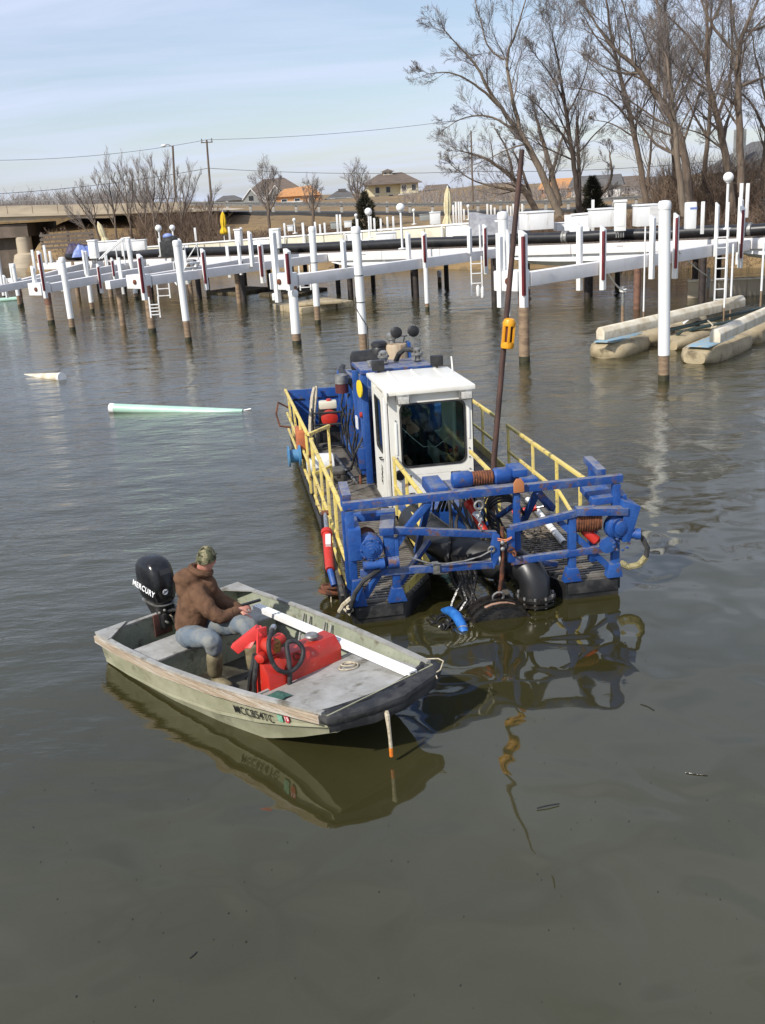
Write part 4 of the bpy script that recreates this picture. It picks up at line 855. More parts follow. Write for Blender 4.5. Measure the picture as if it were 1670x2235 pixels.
# blunt bow plate and raked underside are the last section; black rubber fender wraps over it
bw = MB(); bw.ext([(3.222, -.50, .33), (3.222, .50, .33), (3.222, .575, .51), (3.222, -.575, .51)], (.012, 0, 0)); bw.build('bow_plate', M['olive'], boat)
fd = MB(); fd.ext([(3.08, -.612, .43), (3.25, -.60, .43), (3.39, -.26, .43), (3.43, .06, .43), (3.35, .52, .43), (3.27, .645, .43), (3.06, .655, .43), (3.10, .54, .43), (3.20, .46, .43), (3.28, .06, .43), (3.20, -.30, .43), (3.10, -.50, .43)], (0, 0, .075)); fd = fd.build('bow_fender', M['rubber'], boat, bevel=.03)
fd.modifiers.new('sub', 'SUBSURF').subdivision_type = 'SIMPLE'; fd.modifiers['sub'].levels = 2; fd.modifiers['sub'].render_levels = 2
_tx = bpy.data.textures.new('dents', 'CLOUDS'); _tx.noise_scale = .09; _m = fd.modifiers.new('dents', 'DISPLACE'); _m.texture = _tx; _m.strength = .022; _m.texture_coords = 'LOCAL'
fd = MB(); fd.ext([(3.235, -.57, .36), (3.39, -.24, .365), (3.42, .05, .37), (3.34, .50, .37), (3.236, .56, .38), (3.236, -.57, .38)], (0, 0, .07)); fd.build('bow_skirt', M['rubber'], boat, bevel=.012)
# wooden rub rail and aluminium gunwale
for s_ in (-1, 1):
    o = MB(); P = [(x, s_*(stn(x)[1]+.018), stn(x)[2]-.042) for x in [-.05+3.22*i/20 for i in range(21)]]
    for a, b in zip(P, P[1:]): o.bar(a, b, .030, .070)
    o.build('rub_rail', M['railwood'], boat)
    o = MB(); P = [(x, s_*(stn(x)[1]-.008), stn(x)[2]+.008) for x in [-.04+3.22*i/20 for i in range(21)]]
    for a, b in zip(P, P[1:]): o.bar(a, b, .045, .022)
    o.build('gunwale', M['alu'], boat)
    o = MB(); P = [(x, s_*(lambda q: q[3]+(q[1]-q[3])*.55+.004)(stn(x)), (lambda q: q[4]+(q[2]-q[4])*.45)(stn(x))) for x in [.0+3.2*i/20 for i in range(21)]]
    for a, b in zip(P, P[1:]): o.bar(a, b, .022, .03)
    o.build('spray_chine', M['olive'], boat)
for s_ in (-1, 1):
    o = MB()
    for k in range(46):
        x = .05+.069*k; q = stn(x); m_ = q[4]+(q[2]-q[4])*.45; wm_ = q[3]+(q[1]-q[3])*.55
        o.ell((x, s_*(wm_+(q[1]-wm_)*.62+.013), m_+(q[2]-m_)*.62), (.006, .004, .006), 6, 4)
    o.build('rivet_row', M['olive'], boat, kind='stuff')
# transom, corner plates, clamp board
o = MB(); o.ext([(-.03, -.72, -.2), (-.03, .72, -.2), (-.03, .83, .30), (-.03, -.83, .30)], (.035, 0, 0)); tr = o.build('transom', M['olive_in'], boat)
MB().bar((-.012, -.83, .305), (-.012, .83, .305), .05, .022).build('transom_cap', M['alu'], tr)
MB().ext([(-.04, -.85, .318), (-.04, -.50, .318), (.22, -.82, .318), (.22, -.85, .318)], (0, 0, .018)).build('corner_plate', M['alu'], tr); MB().ext([(-.04, .85, .318), (-.04, .58, .318), (.30, .82, .318), (.30, .85, .318)], (0, 0, .018)).build('corner_plate', M['alu'], tr)
MB().box((.006, -.24, .08), (.03, -.04, .318)).build('clamp_board', mat('dark_red_board', (.10, .04, .03), (.07, .03, .025), 9, rough=.8), tr, bevel=.006)
MB().ext([(.01, .06, -.15), (.01, .10, -.15), (.01, .10, .28)], (.22, 0, 0)).build('knee_brace', M['olive_in'], tr)
# benches and foredeck
o = MB(); o.box((.40, -.735, .195), (.80, .735, .225)); be = o.build('stern_bench', M['alu'], boat, bevel=.008)
MB().box((.775, -.72, -.14), (.795, .72, .194)).build('bench_front', M['olive_in'], be); MB().box((.415, -.72, -.16), (.43, .72, .194)).build('bench_back', M['olive_in'], be)
o = MB(); X0, X1 = 2.24, 3.20; o.add([(X0, -.64, .315), (X1, -.54, .475), (X1, .54, .475), (X0, .64, .315), (X0, -.60, .0), (X0, .60, .0)], [(0, 1, 2, 3), (0, 3, 5, 4)]); fdk = o.build('foredeck', M['alu'], boat)
MB().bar((X0, -.66, .322), (X0, .66, .322), .025, .02).build('deck_edge', M['alu'], fdk)
o = MB(); o.box((.02, -.6, -.10), (2.24, .6, -.085)); o.build('floor', mat('oily_boat_floor', (.035, .03, .022), (.08, .075, .055), 4, rough=.5), boat)
for x in (1.25, 1.62):
    q = stn(x); o = MB()
    for dx in (-.05, .05): o.bar((x+dx, q[1]-.045, q[2]-.03), (x+dx, q[3]-.04, .02), .02, .02)
    o.box((x-.05, q[3]-.01, .0), (x+.05, q[3]+.006, .12)); o.build('side_rib', M['alu'], boat)
o = MB(); o.tube([(.04, -.05, .28), (.10, -.02, .12), (.18, -.06, .20), (.36, -.16, .19)], .012, 6); o.build('fuel_line', M['rope'], boat)
MB().ell((.12, .66, .16), (.05, .02, .045), 10, 6).build('bilge_plug', M['cream'], boat)
# registration number and stickers on the near bow
q0, q1 = stn(2.22), stn(2.9)
sd_ = Vector((2.9-2.22, -(q1[1]-q0[1]), q1[2]-q0[2])).normalized()
def sidept(x, f): # f: share of the hull height above the chine line
    q = stn(x); m_ = q[4]+(q[2]-q[4])*.45; wm_ = q[3]+(q[1]-q[3])*.55+.012
    return Vector((x, -(wm_+(q[1]-wm_)*f)-.004, m_+.02+(q[2]-m_-.02)*f))
up_ = (sidept(2.5, .9)-sidept(2.5, .1)).normalized(); nrm = sd_.cross(up_).normalized()
if nrm.y > 0: nrm = -nrm
text_mesh('registration_number', 'MCC854TC', M['inkblack'], boat, frame_mtx(sidept(2.39, .20)+nrm*.006, sd_, nrm), .112, extrude=.0006, shear=-.06, sx=.78, bold=.0005)
P_ = sidept(2.70, .20)+nrm*.010; o = MB().ext([P_-sd_*.028-up_*.035, P_+sd_*.028-up_*.035, P_+sd_*.028+up_*.03, P_-sd_*.028+up_*.03], nrm*.001); o.build('green_sticker', M['stickergreen'], boat)
P_ = sidept(2.775, .20)+nrm*.010; o = MB().ext([P_+sd_*(.03*math.cos(R(22.5+45*k)))+up_*(.042*math.sin(R(22.5+45*k))) for k in range(8)], nrm*.001); o.build('red_sticker', M['stickerred'], boat)
text_mesh('sticker_year', '15', M['inkwhite'], boat, frame_mtx(P_+nrm*.003, sd_, nrm), .048, shear=-.05)
# painter hanging at the bow, tip dipped in orange
o = thing('bow_rope', 'frayed rope with an orange tip hanging from the boat bow into the water', 'rope', bpt(3.40, -.12, .42), BRZ); o.scale = (1, 1, .86)
MB().tube([(0, 0, 0), (.03, -.02, -.02), (.05, -.03, -.12), (.055, -.028, -.24), (.06, -.03, -.33)], [.018, .02, .016, .014, .015], 8).build('rope', M['rope'], o); MB().tube([(.06, -.03, -.33), (.06, -.03, -.42)], [.016, .015], 8).build('orange_tip', M['orange'], o)
o = thing('cord_loop', 'thin pale cord looped at the far corner of the black boat bow', 'cord', bpt(3.26, .55, .54), BRZ)
MB().tube([(-.1, .02, .0), (0, .06, .02), (.08, .04, .03), (.10, -.02, -.02), (.07, -.05, -.05), (.12, -.08, -.07)], .006, 5).build('cord', M['rope'], o)
# ---- outboard motor
om = thing('outboard_motor', 'glossy black outboard motor with white lettering clamped on the stern of the olive boat', 'outboard motor', bpt(-.04, -.08, .31), BRZ)
cw = MB(); prof = []
def cs_(z, x0, x1, w, n=20):
    P = []
    for k in range(n):
        a = 2*math.pi*k/n; ca, sa = math.cos(a), math.sin(a); e = .62
        P.append(((x0+x1)/2 + (x1-x0)/2*math.copysign(abs(ca)**e, ca), w*math.copysign(abs(sa)**e, sa), z))
    return P
L_ = [(.10, -.24, .10, .10), (.14, -.27, .13, .125), (.20, -.285, .145, .14), (.30, -.30, .145, .147), (.40, -.30, .13, .148), (.48, -.285, .10, .142), (.53, -.25, .06, .125), (.56, -.20, .0, .09), (.57, -.15, -.05, .05)]
for z, a, b, w_ in L_: cw.v += cs_(z, a, b, w_)
for i in range(len(L_)-1):
    for k in range(20): cw.f.append((i*20+k, i*20+(k+1) % 20, (i+1)*20+(k+1) % 20, (i+1)*20+k))
cw.f.append(tuple(range(20))); cw.f.append(tuple((len(L_)-1)*20+k for k in range(20)))
cwl = cw.build('cowling', M['cowl'], om, ang=60)
o = MB(); o.v += cs_(.085, -.262, .122, .118); o.v += cs_(.10, -.275, .135, .130)
o.f += [(k, (k+1) % 20, 20+(k+1) % 20, 20+k) for k in range(20)]; o.f.append(tuple(range(20))); o.f.append(tuple(range(20, 40))); o.build('cowl_seam', M['galv'], om)
o = MB(); o.v += cs_(-.06, -.18, .06, .07); o.v += cs_(.085, -.25, .11, .11); o.f += [(k, (k+1) % 20, 20+(k+1) % 20, 20+k) for k in range(20)]; o.f.append(tuple(range(20))); o.build('lower_cowl', M['black'], om)
o = MB(); o.box((-.19, -.045, -.75), (-.06, .045, -.05)); o.build('drive_leg', M['black'], om, bevel=.02)
o = MB(); o.box((.02, -.10, -.16), (.08, .10, .06)); o.box((.06, -.09, -.14), (.15, -.05, .02)); o.box((.06, .05, -.14), (.15, .09, .02)); ck = o.build('clamp_bracket', M['black'], om, bevel=.01)
for y_ in (-.07, .07): MB().cyl((.13, y_, -.06), (.20, y_, -.06), .012).build('clamp_screw', M['galv'], ck)
for y_, z in ((-.10, .03), (-.04, .04), (.05, .02), (.09, .05)): MB().ell((.10, y_, z), (.02, .018, .018), 8, 6).build('fitting', M['galv'], om)
MB().tube([(.10, .0, .02), (.22, .02, .06), (.42, .05, .08)], [.02, .018, .02], 8).build('tiller', M['black'], om)
text_mesh('lettering', 'MERCURY', M['inkwhite'], om, frame_mtx((-.085, -.1505, .265), (1, -.02, -.10), (0, -1, .05)), .088, shear=.25, bold=.002)
# emblem faces the bow side
o = MB().lathe([(.030, 0), (.030, .002)], (.1455, -.03, .25), 18, (1, 0, .05)); o.build('emblem', M['inkwhite'], om)
o = MB(); o.bar((.1485, -.055, .24), (.1485, -.005, .26), .002, .010); o.bar((.1485, -.045, .262), (.1485, -.02, .252), .002, .006); o.build('emblem_stripe', M['inkblack'], om)
o = MB(); o.ext([(.135, -.06, .43), (.135, .07, .43), (.115, .06, .48), (.115, -.05, .48)], (.004, 0, .002)); o.build('top_badge', M['black'], om)
MB().tube([(.11, -.03, .455), (.125, 0, .448), (.125, .04, .452)], .004, 5).build('badge_script', M['galv'], om)
# ---- fuel transfer tank with its pump, nozzle and hose
ft = thing('fuel_tank', 'red steel fuel tank with pump and coiled black hose standing across the boat', 'fuel tank', bpt(2.13, .0, -.085), BRZ)
# long box lying across the boat (local y), cross-section with a sloped top
T0, T1 = -.42, .385
o = MB(); o.ext([(-.14, T0, .0), (.13, T0, .0), (.13, T0, .60), (.06, T0, .70), (-.10, T0, .70), (-.14, T0, .62)], (0, T1-T0, 0)); tk_ = o.build('tank', M['red'], ft, bevel=.012); ft.scale = (1, 1, .89)
MB().lathe([(.035, 0), (.035, .03), (.062, .032), (.066, .045), (.055, .06), (.0, .062)], (-.02, .18, .70), 18).build('filler_cap', M['galv'], ft)
o = MB(); o.torus((.10, -.08, .665), .035, .006, (.7, 0, .7), 14, 5); o.build('lifting_ring', M['rust'], ft)
o = MB(); o.box((-.30, -.46, .0), (.13, -.405, .10)); o.build('base_skid', M['red'], ft, bevel=.01)
o = MB(); o.lathe([(.055, 0), (.055, .03), (.04, .035), (.04, .10)], (-.02, -.27, .70), 14); o.build('pump_base', M['red'], ft)
o = MB(); o.lathe([(.055, -.02), (.075, .0), (.075, .12), (.06, .15), (.02, .16)], (-.07, -.27, .83), 16, (1, -.15, 0)); o.lathe([(.05, 0), (.058, .01), (.058, .11), (.03, .13)], (-.06, -.20, .80), 14, (-.4, 1, 0)); o.build('pump_motor', M['red'], ft)
o = MB(); o.lathe([(.03, 0), (.06, .02), (.072, .07), (.06, .12), (.03, .14)], (.03, -.27, .76), 12, (0, 0, 1)); o.build('pump_head', M['brass'], ft)
o = MB(); o.lathe([(.038, 0), (.046, .01), (.046, .08), (.02, .09)], (-.0, -.36, .76), 12, (.5, -1, 0)); o.build('outlet', M['red'], ft)
o = MB(); o.ext([(-.18, -.44, .80), (-.12, -.44, .82), (-.12, -.30, .98), (-.15, -.29, 1.0), (-.22, -.40, .87)], (.03, .02, 0)); o.bar((-.09, -.31, .98), (-.26, -.47, .78), .09, .10); o.bar((-.08, -.30, 1.0), (-.06, -.34, .72), .03, .10); o.build('nozzle_boot', mat('bright_red_plastic', (.66, .045, .04), (.58, .04, .035), 8, rough=.45), ft, bevel=.012)
hp_ = [(-.02, -.22, .98), (.03, -.28, .98), (.09, -.36, .93), (.13, -.39, .82), (.165, -.36, .66), (.18, -.24, .58), (.17, -.10, .62), (.13, -.02, .73), (.08, -.06, .82), (.06, -.16, .84), (.13, -.20, .76), (.17, -.22, .60), (.165, -.24, .42)]
sm = []
for i in range(len(hp_)-1):
    for q in range(5): sm.append(Vector(hp_[i]).lerp(Vector(hp_[i+1]), q/5))
sm.append(Vector(hp_[-1]))
for _ in range(5): sm = [sm[0]] + [(sm[i-1]+sm[i]*2+sm[i+1])/4 for i in range(1, len(sm)-1)] + [sm[-1]]
MB().tube(sm, .021, 10).build('delivery_hose', M['rubber'], ft); MB().cyl((-.04, -.20, .985), (.0, -.25, .985), .026).build('hose_end', M['chrome'], ft)
MB().tube([(-.04, -.42, .78), (-.10, -.44, .55), (-.17, -.45, .28), (-.24, -.44, .12)], .022, 8).build('hose_tail', M['rubber'], ft); MB().tube([(.0, -.43, .76), (-.02, -.47, .5), (-.03, -.48, .25), (-.03, -.48, .10)], .022, 8).build('hose_tail', M['rubber'], ft)
# ---- white aluminium channel laid along the boat
a, b = Vector((.70, .565, .36)), Vector((3.23, .345, .53)); ab = (b-a).normalized()
o = thing('white_channel', 'long white metal channel section laid lengthwise along the far side of the boat', 'channel', BO, BRZ)
MB().bar(a, b, .062, .012).build('web', M['white'], o)
sd2 = ab.cross(Vector((0, 0, 1))).normalized()
for s_ in (-1, 1): MB().bar(a+sd2*s_*.035-Vector((0, 0, .018)), b+sd2*s_*.035-Vector((0, 0, .018)), .010, .05).build('flange', M['white'], o)
for s_ in (-.018, .014): MB().bar(a+sd2*s_+Vector((0, 0, .009)), b+sd2*s_+Vector((0, 0, .009)), .008, .005).build('ridge', M['white'], o)
# ---- odds and ends on the foredeck
rg = MB(); rng = random.Random(3); V = []
for j in range(7):
    for i in range(9):
        V.append((2.36+.20*i/8+.01*rng.uniform(-1, 1), -.55+.15*j/6+.01*rng.uniform(-1, 1), .352+.028*i/8+(.045*abs(math.sin(i*1.3+j*.8))*math.sin(math.pi*i/8)*math.sin(math.pi*j/6)+.006)))
rg.v = V; rg.f = [(j*9+i, j*9+i+1, (j+1)*9+i+1, (j+1)*9+i) for j in range(6) for i in range(8)]
o = rg.build('green_rag', M['greenrag'], ang=80); o.location = BO; o.rotation_euler = (0, 0, BRZ); md = o.modifiers.new('t', 'SOLIDIFY'); md.thickness = .008; md = o.modifiers.new('s', 'SUBSURF'); md.levels = 1; md.render_levels = 1
tag(o, 'crumpled dark green rag on the foredeck near the wooden rail', 'rag')
o = MB().torus((2.50, .26, .372), .085, .006, (-.16, 0, 1), 22, 5); o.torus((2.47, .28, .378), .06, .007, (-.1, .1, 1), 16, 5); o = o.build('rope_ring', M['rope']); o.location = BO; o.rotation_euler = (0, 0, BRZ)
tag(o, 'small loop of thin rope lying beside the end of the red tank', 'rope')
o = MB(); o.box((1.30, -.36, -.08), (1.62, -.22, -.02)); o.tube([(1.36, -.30, .0), (1.5, -.36, .0), (1.7, -.30, .0)], .02, 6); o = o.build('tool_box', M['black'], bevel=.01); o.location = BO; o.rotation_euler = (0, 0, BRZ)
tag(o, 'flat black tool box on the dark boat floor beside the boots', 'tool box')

# ================================================================== people
def head_mesh(c, face, tilt, s=1.0, cap=False):
    """a head looking along `face` (horizontal unit vector): skull, jaw, nose, ears, brow, chin"""
    f = Vector(face).normalized(); r_ = f.cross(Vector((0, 0, 1))).normalized(); u_ = r_.cross(f); c = Vector(c)
    bm_ = MB(); nu, nv = 28, 20
    for j in range(nv+1):
        ph = math.pi*j/nv - math.pi/2
        for i in range(nu):
            th = 2*math.pi*i/nu
            x, y, z = math.cos(ph)*math.cos(th), math.cos(ph)*math.sin(th), math.sin(ph)
            rx, ry, rz_ = .098, .074, .118
            k = max(0, -z)
            px_, py_, pz_ = x*rx*(1-.10*k), y*ry*(1-.28*k*k), z*rz_
            if x < 0: px_ *= 1-.15*k
            if x > .55 and z > -.9:                              # face plane, brow ridge, eye hollows, mouth
                px_ = min(px_, .090+.006*math.exp(-((z-.28)/.12)**2)-.010*math.exp(-((z-.08)/.13)**2)*math.exp(-((abs(y)-.40)/.18)**2)+.004*math.exp(-((z+.52)/.09)**2)+.006*math.exp(-((z+.86)/.14)**2))
            bm_.v.append(c + (f*px_ + r_*(-py_) + u_*pz_)*s)
    for j in range(nv):
        for i in range(nu): bm_.f.append((j*nu+i, j*nu+(i+1) % nu, (j+1)*nu+(i+1) % nu, (j+1)*nu+i))
    P = lambda a, b, d: c + (f*a + r_*b + u_*d)*s
    bm_.tube([P(.088, 0, .022), P(.103, 0, -.008), P(.112, 0, -.026), P(.092, 0, -.036)], [.008*s, .011*s, .015*s, .008*s], 10)       # nose
    for q in (-1, 1):
        bm_.ell(P(-.005, q*.078, -.005), (.016*s, .016*s, .030*s), 10, 8)
        bm_.ell(P(.10, q*.013, -.031), (.009*s, .009*s, .007*s), 8, 6)
    bm_.ell(P(.088, 0, -.062), (.012*s, .018*s, .006*s), 10, 6); bm_.ell(P(.085, 0, -.074), (.012*s, .016*s, .007*s), 10, 6)
    return mesh_of(bm_), P
def hand_chains(w, d, n, curl=1.0, s=1.0, thumb=1):
    """palm plus five fingers: w wrist, d pointing along the hand, n out of the back of the hand"""
    w = Vector(w); d = Vector(d).normalized(); n = Vector(n); n = (n-d*n.dot(d)).normalized(); a = d.cross(n).normalized()
    out = [skin_mesh([w-d*.02*s, w+d*.03*s, w+d*.075*s], [(0, 1), (1, 2)], [(.026*s, .020*s), (.036*s, .017*s), (.038*s, .016*s)], 2)]
    mb = MB(); mb.ell((0, 0, 0), (.04*s, .036*s, .015*s), 14, 8)
    F = Matrix((d, a, n)).transposed(); mb.v = [tuple(w+d*.055*s + F @ Vector(q)) for q in mb.v]; out.append(mesh_of(mb))
    for k, (off, l) in enumerate(((-.029, .068), (-.010, .078), (.010, .073), (.028, .058))):
        p = w + d*.075*s + a*off*s; cc = 0.0; pts = [p-d*.02*s]; dd = d
        pts.append(p)
        for j, q in enumerate((.45, .32, .25)):
            cc += (.45, .75, .55)[j]*curl*(1+.08*k); dd = d*math.cos(cc) - n*math.sin(cc); pts.append(pts[-1]+dd*l*q*s)
        out.append(skin_mesh(pts, [(i, i+1) for i in range(4)], [.0095*s, .0098*s, .009*s, .0085*s, .007*s], 2))
    t0 = w+d*.025*s-a*.024*s*thumb; t1 = t0+(d*.55-a*.62*thumb-n*.35)*.042*s; t2 = t1+(d*.85-n*.5*curl)*.030*s; t3 = t2+(d*.75-n*.7*curl+a*.2*thumb)*.024*s
    out.append(skin_mesh([t0, t1, t2, t3], [(0, 1), (1, 2), (2, 3)], [.013*s, .012*s, .010*s, .0085*s], 2))
    return out
# --- man in the brown jacket, sitting on the stern bench (local frame of the boat)
pm = thing_loc = None
body = []
body.append(skin_mesh([(.62, -.16, .33), (.67, -.13, .55), (.72, -.10, .76), (.76, -.08, .90), (.79, -.06, .965)], [(0, 1), (1, 2), (2, 3), (3, 4)], [.12, .11, .10, .06, .055], 2))
body.append(skin_mesh([(.86, -.20, .76), (1.0, -.15, .60), (1.085, -.08, .53), (1.09, .06, .56), (1.09, .12, .57)], [(0, 1), (1, 2), (2, 3), (3, 4)], [.05, .046, .042, .034, .027], 2))
body.append(skin_mesh([(.60, .0, .76), (.76, .15, .54), (.90, .21, .48), (1.02, .22, .46)], [(0, 1), (1, 2), (2, 3)], [.05, .045, .04, .028], 2))
body.append(skin_mesh([(.64, -.25, .32), (.98, -.32, .40), (1.27, -.32, .45), (1.18, -.27, .20), (1.12, -.25, .03), (1.20, -.24, -.03)], [(0, 1), (1, 2), (2, 3), (3, 4), (4, 5)], [.08, .075, .06, .05, .04, .03], 2))
body.append(skin_mesh([(.64, -.07, .32), (.98, .02, .42), (1.31, .06, .48), (1.31, .06, .20), (1.31, .06, .03), (1.39, .06, -.03)], [(0, 1), (1, 2), (2, 3), (3, 4), (4, 5)], [.08, .075, .06, .05, .04, .03], 2))
FACE1 = Vector((-.66, .75, -.12))
hd, HP = head_mesh((.845, -.035, 1.055), (FACE1.x, FACE1.y, -.10), 0, 1.0); body.append(hd)
body.append(skin_mesh([(.77, -.07, .93), (.81, -.055, 1.0), (.83, -.045, 1.03)], [(0, 1), (1, 2)], [.062, .058, .06], 2))
body += hand_chains((1.09, .12, .57), (.25, .95, .10), (.3, -.1, 1), 1.1, 1.0, -1)
body += hand_chains((1.02, .22, .46), (.8, -.25, -.1), (0, .2, 1), 1.2, 1.0, 1)
man = mobj('person', fuse(body, .009, 3), M['skin']); man.location = BO; man.rotation_euler = (0, 0, BRZ)
tag(man, 'man in brown jacket, jeans and camouflage cap sitting on the boat bench', 'person')
# jacket: body with hem, sleeves, hood lying on the shoulders
jk = []
for sx in (-.075, 0, .075):                                 # broad back: three columns side by side across the shoulders
    ox, oy = sx*.89, sx*-.45
    jk.append(skin_mesh([(.58+ox, -.175+oy, .23), (.635+ox, -.15+oy, .44), (.695+ox, -.12+oy, .64), (.73+ox, -.10+oy, .79), (.755+ox*.6, -.085+oy*.6, .87)], [(0, 1), (1, 2), (2, 3), (3, 4)], [.175, .165, .16, .135, .08], 2))
jk.append(skin_mesh([(.80, -.14, .78), (.885, -.205, .755), (1.0, -.165, .62), (1.085, -.10, .535), (1.095, .0, .545), (1.092, .075, .562)], [(i, i+1) for i in range(5)], [.10, .108, .095, .082, .066, .055], 2))
jk.append(skin_mesh([(.66, -.03, .77), (.60, .01, .74), (.74, .14, .54), (.90, .205, .48), (.99, .217, .465)], [(i, i+1) for i in range(4)], [.10, .105, .09, .08, .055], 2))
jm = MB(); jm.ell((.69, -.155, .875), (.15, .15, .095), 20, 12); jm.ell((.68, -.155, .79), (.13, .15, .13), 18, 10); jm.ell((.80, -.03, .78), (.10, .10, .12), 14, 8); jk.append(mesh_of(jm))
jme = fuse(jk, .012, 9)
jo = mobj('jacket', jme, M['brownjacket'], man)
tx = bpy.data.textures.new('folds', 'CLOUDS'); tx.noise_scale = .11; tx.noise_depth = 1
md = jo.modifiers.new('folds', 'DISPLACE'); md.texture = tx; md.strength = .035; md.mid_level = .5; md.texture_coords = 'LOCAL'
# hood rim and collar, cuffs
o = MB(); o.torus((.785, -.075, .955), .092, .034, (.22, .30, 1), 22, 8); o.build('collar', M['brownjacket'], man)
o = MB(); o.tube([(1.095, .02, .548), (1.092, .085, .564)], [.060, .052], 14); o.build('cuff', M['brownjacket'], man)
def leg_cloth(pts, rs, vox, m, nm, fold=.02):
    me = fuse([skin_mesh(p, [(i, i+1) for i in range(len(p)-1)], r, 2) for p, r in zip(pts, rs)], vox, 3); q = mobj(nm, me, M[m], man)
    md_ = q.modifiers.new('folds', 'DISPLACE'); md_.texture = tx; md_.strength = fold; md_.mid_level = .5; md_.texture_coords = 'LOCAL'; return q
leg_cloth([[(.57, -.20, .285), (.68, -.26, .30), (.98, -.325, .40), (1.27, -.325, .46), (1.25, -.31, .37), (1.225, -.295, .30)], [(.57, -.11, .285), (.68, -.06, .30), (.98, .02, .42), (1.31, .06, .49), (1.325, .06, .38), (1.325, .06, .31)], [(.56, -.16, .30), (.60, -.16, .42)]],
          [[.10, .125, .115, .098, .090, .082], [.10, .125, .115, .098, .090, .082], [(.18, .14), (.16, .12)]], .012, 'jeans', 'jeans', .028)
for pts in ([(1.235, -.30, .33), (1.17, -.275, .14), (1.12, -.255, .0)], [(1.325, .06, .34), (1.315, .06, .14), (1.31, .06, .0)]):
    a = Vector(pts[-1]); foot = [a+Vector((-.03, 0, .0)), a+Vector((.06, .005, -.025)), a+Vector((.16, .015, -.042)), a+Vector((.22, .02, -.045))]
    me = fuse([skin_mesh(pts, [(0, 1), (1, 2)], [.088, .080, .072], 2), skin_mesh(foot, [(0, 1), (1, 2), (2, 3)], [(.072, .064), (.066, .058), (.062, .05), (.05, .04)], 2)], .010, 3)
    q = mobj('boot', me, M['boot'], man); md_ = q.modifiers.new('folds', 'DISPLACE'); md_.texture = tx; md_.strength = .014; md_.mid_level = .5; md_.texture_coords = 'LOCAL'
    MB().ext([(a.x-.09, a.y-.05, -.085), (a.x+.24, a.y-.04, -.085), (a.x+.28, a.y+.02, -.085), (a.x+.22, a.y+.08, -.085), (a.x-.09, a.y+.06, -.085)], (0, 0, .022)).build('sole', M['rubber'], q, bevel=.006)
# cap: dome, band, peak
def cap_on(P, par, m, fwd):
    mb = MB(); nu, nv = 24, 9
    for j in range(nv+1):
        ph = math.pi/2*j/nv
        for i in range(nu):
            th = 2*math.pi*i/nu; rr = math.cos(ph)
            mb.v.append(P(-.006+.112*rr*math.cos(th), .090*rr*math.sin(th), .020+.022*rr*math.cos(th)-.006+.122*math.sin(ph)**.9))
    for j in range(nv):
        for i in range(nu): mb.f.append((j*nu+i, j*nu+(i+1) % nu, (j+1)*nu+(i+1) % nu, (j+1)*nu+i))
    cp = mb.build('cap', M[m], par, ang=70)
    mb = MB(); A = [P(.085+.085*math.cos(t)*.95, .082*math.sin(t), .034-.012*math.cos(t)) for t in [R(-90+12*k) for k in range(16)]]
    mb.v = [tuple(q) for q in A]+[tuple(q+Vector((0, 0, .008))) for q in A]; n_ = 16
    mb.f = [tuple(range(n_)), tuple(range(2*n_-1, n_-1, -1))]+[(i, (i+1) % n_, n_+(i+1) % n_, n_+i) for i in range(n_)]
    mb.build('cap_peak', M[m], cp, bevel=.002)
    mb = MB(); mb.tube([P(-.006+.114*math.cos(R(a)), .092*math.sin(R(a)), .014+.022*math.cos(R(a))) for a in range(0, 361, 15)], .006, 6, cap=False); mb.build('cap_band', M[m], cp)
    return cp
cap_on(HP, man, 'camo', FACE1)
for s_ in (-1, 1): MB().ell(HP(.082, s_*.031, .010), (.011, .011, .009), 10, 8).build('eye', M['inkwhite'], man)
# grey bar in his hand
o = MB(); o.bar((1.08, .15, .595), (1.14, .33, .61), .03, .02); o = o.build('hand_tool', M['black']); o.location = BO; o.rotation_euler = (0, 0, BRZ); tag(o, 'short black handled tool held in the hand of the man in the brown jacket', 'tool')
# --- operator in the cab (local frame of the dredge)
bd = [skin_mesh([(1.40, 3.72, .72), (1.40, 3.68, .92), (1.38, 3.62, 1.10), (1.34, 3.56, 1.22), (1.30, 3.52, 1.29)], [(i, i+1) for i in range(4)], [(.16, .12), (.15, .11), (.16, .11), (.07, .06), (.055, .055)], 2)]
bd.append(skin_mesh([(1.22, 3.60, 1.14), (1.14, 3.40, .98), (1.17, 3.26, .90), (1.20, 3.20, .88)], [(i, i+1) for i in range(3)], [.06, .05, .04, .028], 2))
bd.append(skin_mesh([(1.54, 3.60, 1.14), (1.70, 3.45, .96), (1.80, 3.30, .92), (1.84, 3.22, .92)], [(i, i+1) for i in range(3)], [.06, .05, .04, .028], 2))
for x in (1.30, 1.50): bd.append(skin_mesh([(x, 3.72, .74), (x, 3.42, .74), (x, 3.28, .70), (x, 3.28, .45), (x, 3.28, .27), (x, 3.16, .25)], [(i, i+1) for i in range(5)], [.09, .08, .065, .055, .045, .04], 2))
hd, HP2 = head_mesh((1.235, 3.46, 1.395), (-.75, -.66, -.22), 0, 1.0); bd.append(hd)
bd.append(skin_mesh([(1.31, 3.52, 1.26), (1.27, 3.49, 1.34)], [(0, 1)], [.06, .058], 2))
bd += hand_chains((1.20, 3.20, .88), (.0, -.9, -.35), (0, -.3, 1), .8, 1.0, 1); bd += hand_chains((1.84, 3.22, .92), (.1, -.9, -.1), (0, -.2, 1), .9, 1.0, -1)
op = mobj('person', fuse(bd, .010, 3), M['skin']); op.location = DO; op.rotation_euler = (0, 0, DRZ)
tag(op, 'operator in a dark coat and cap sitting behind the cab window of the barge', 'person')
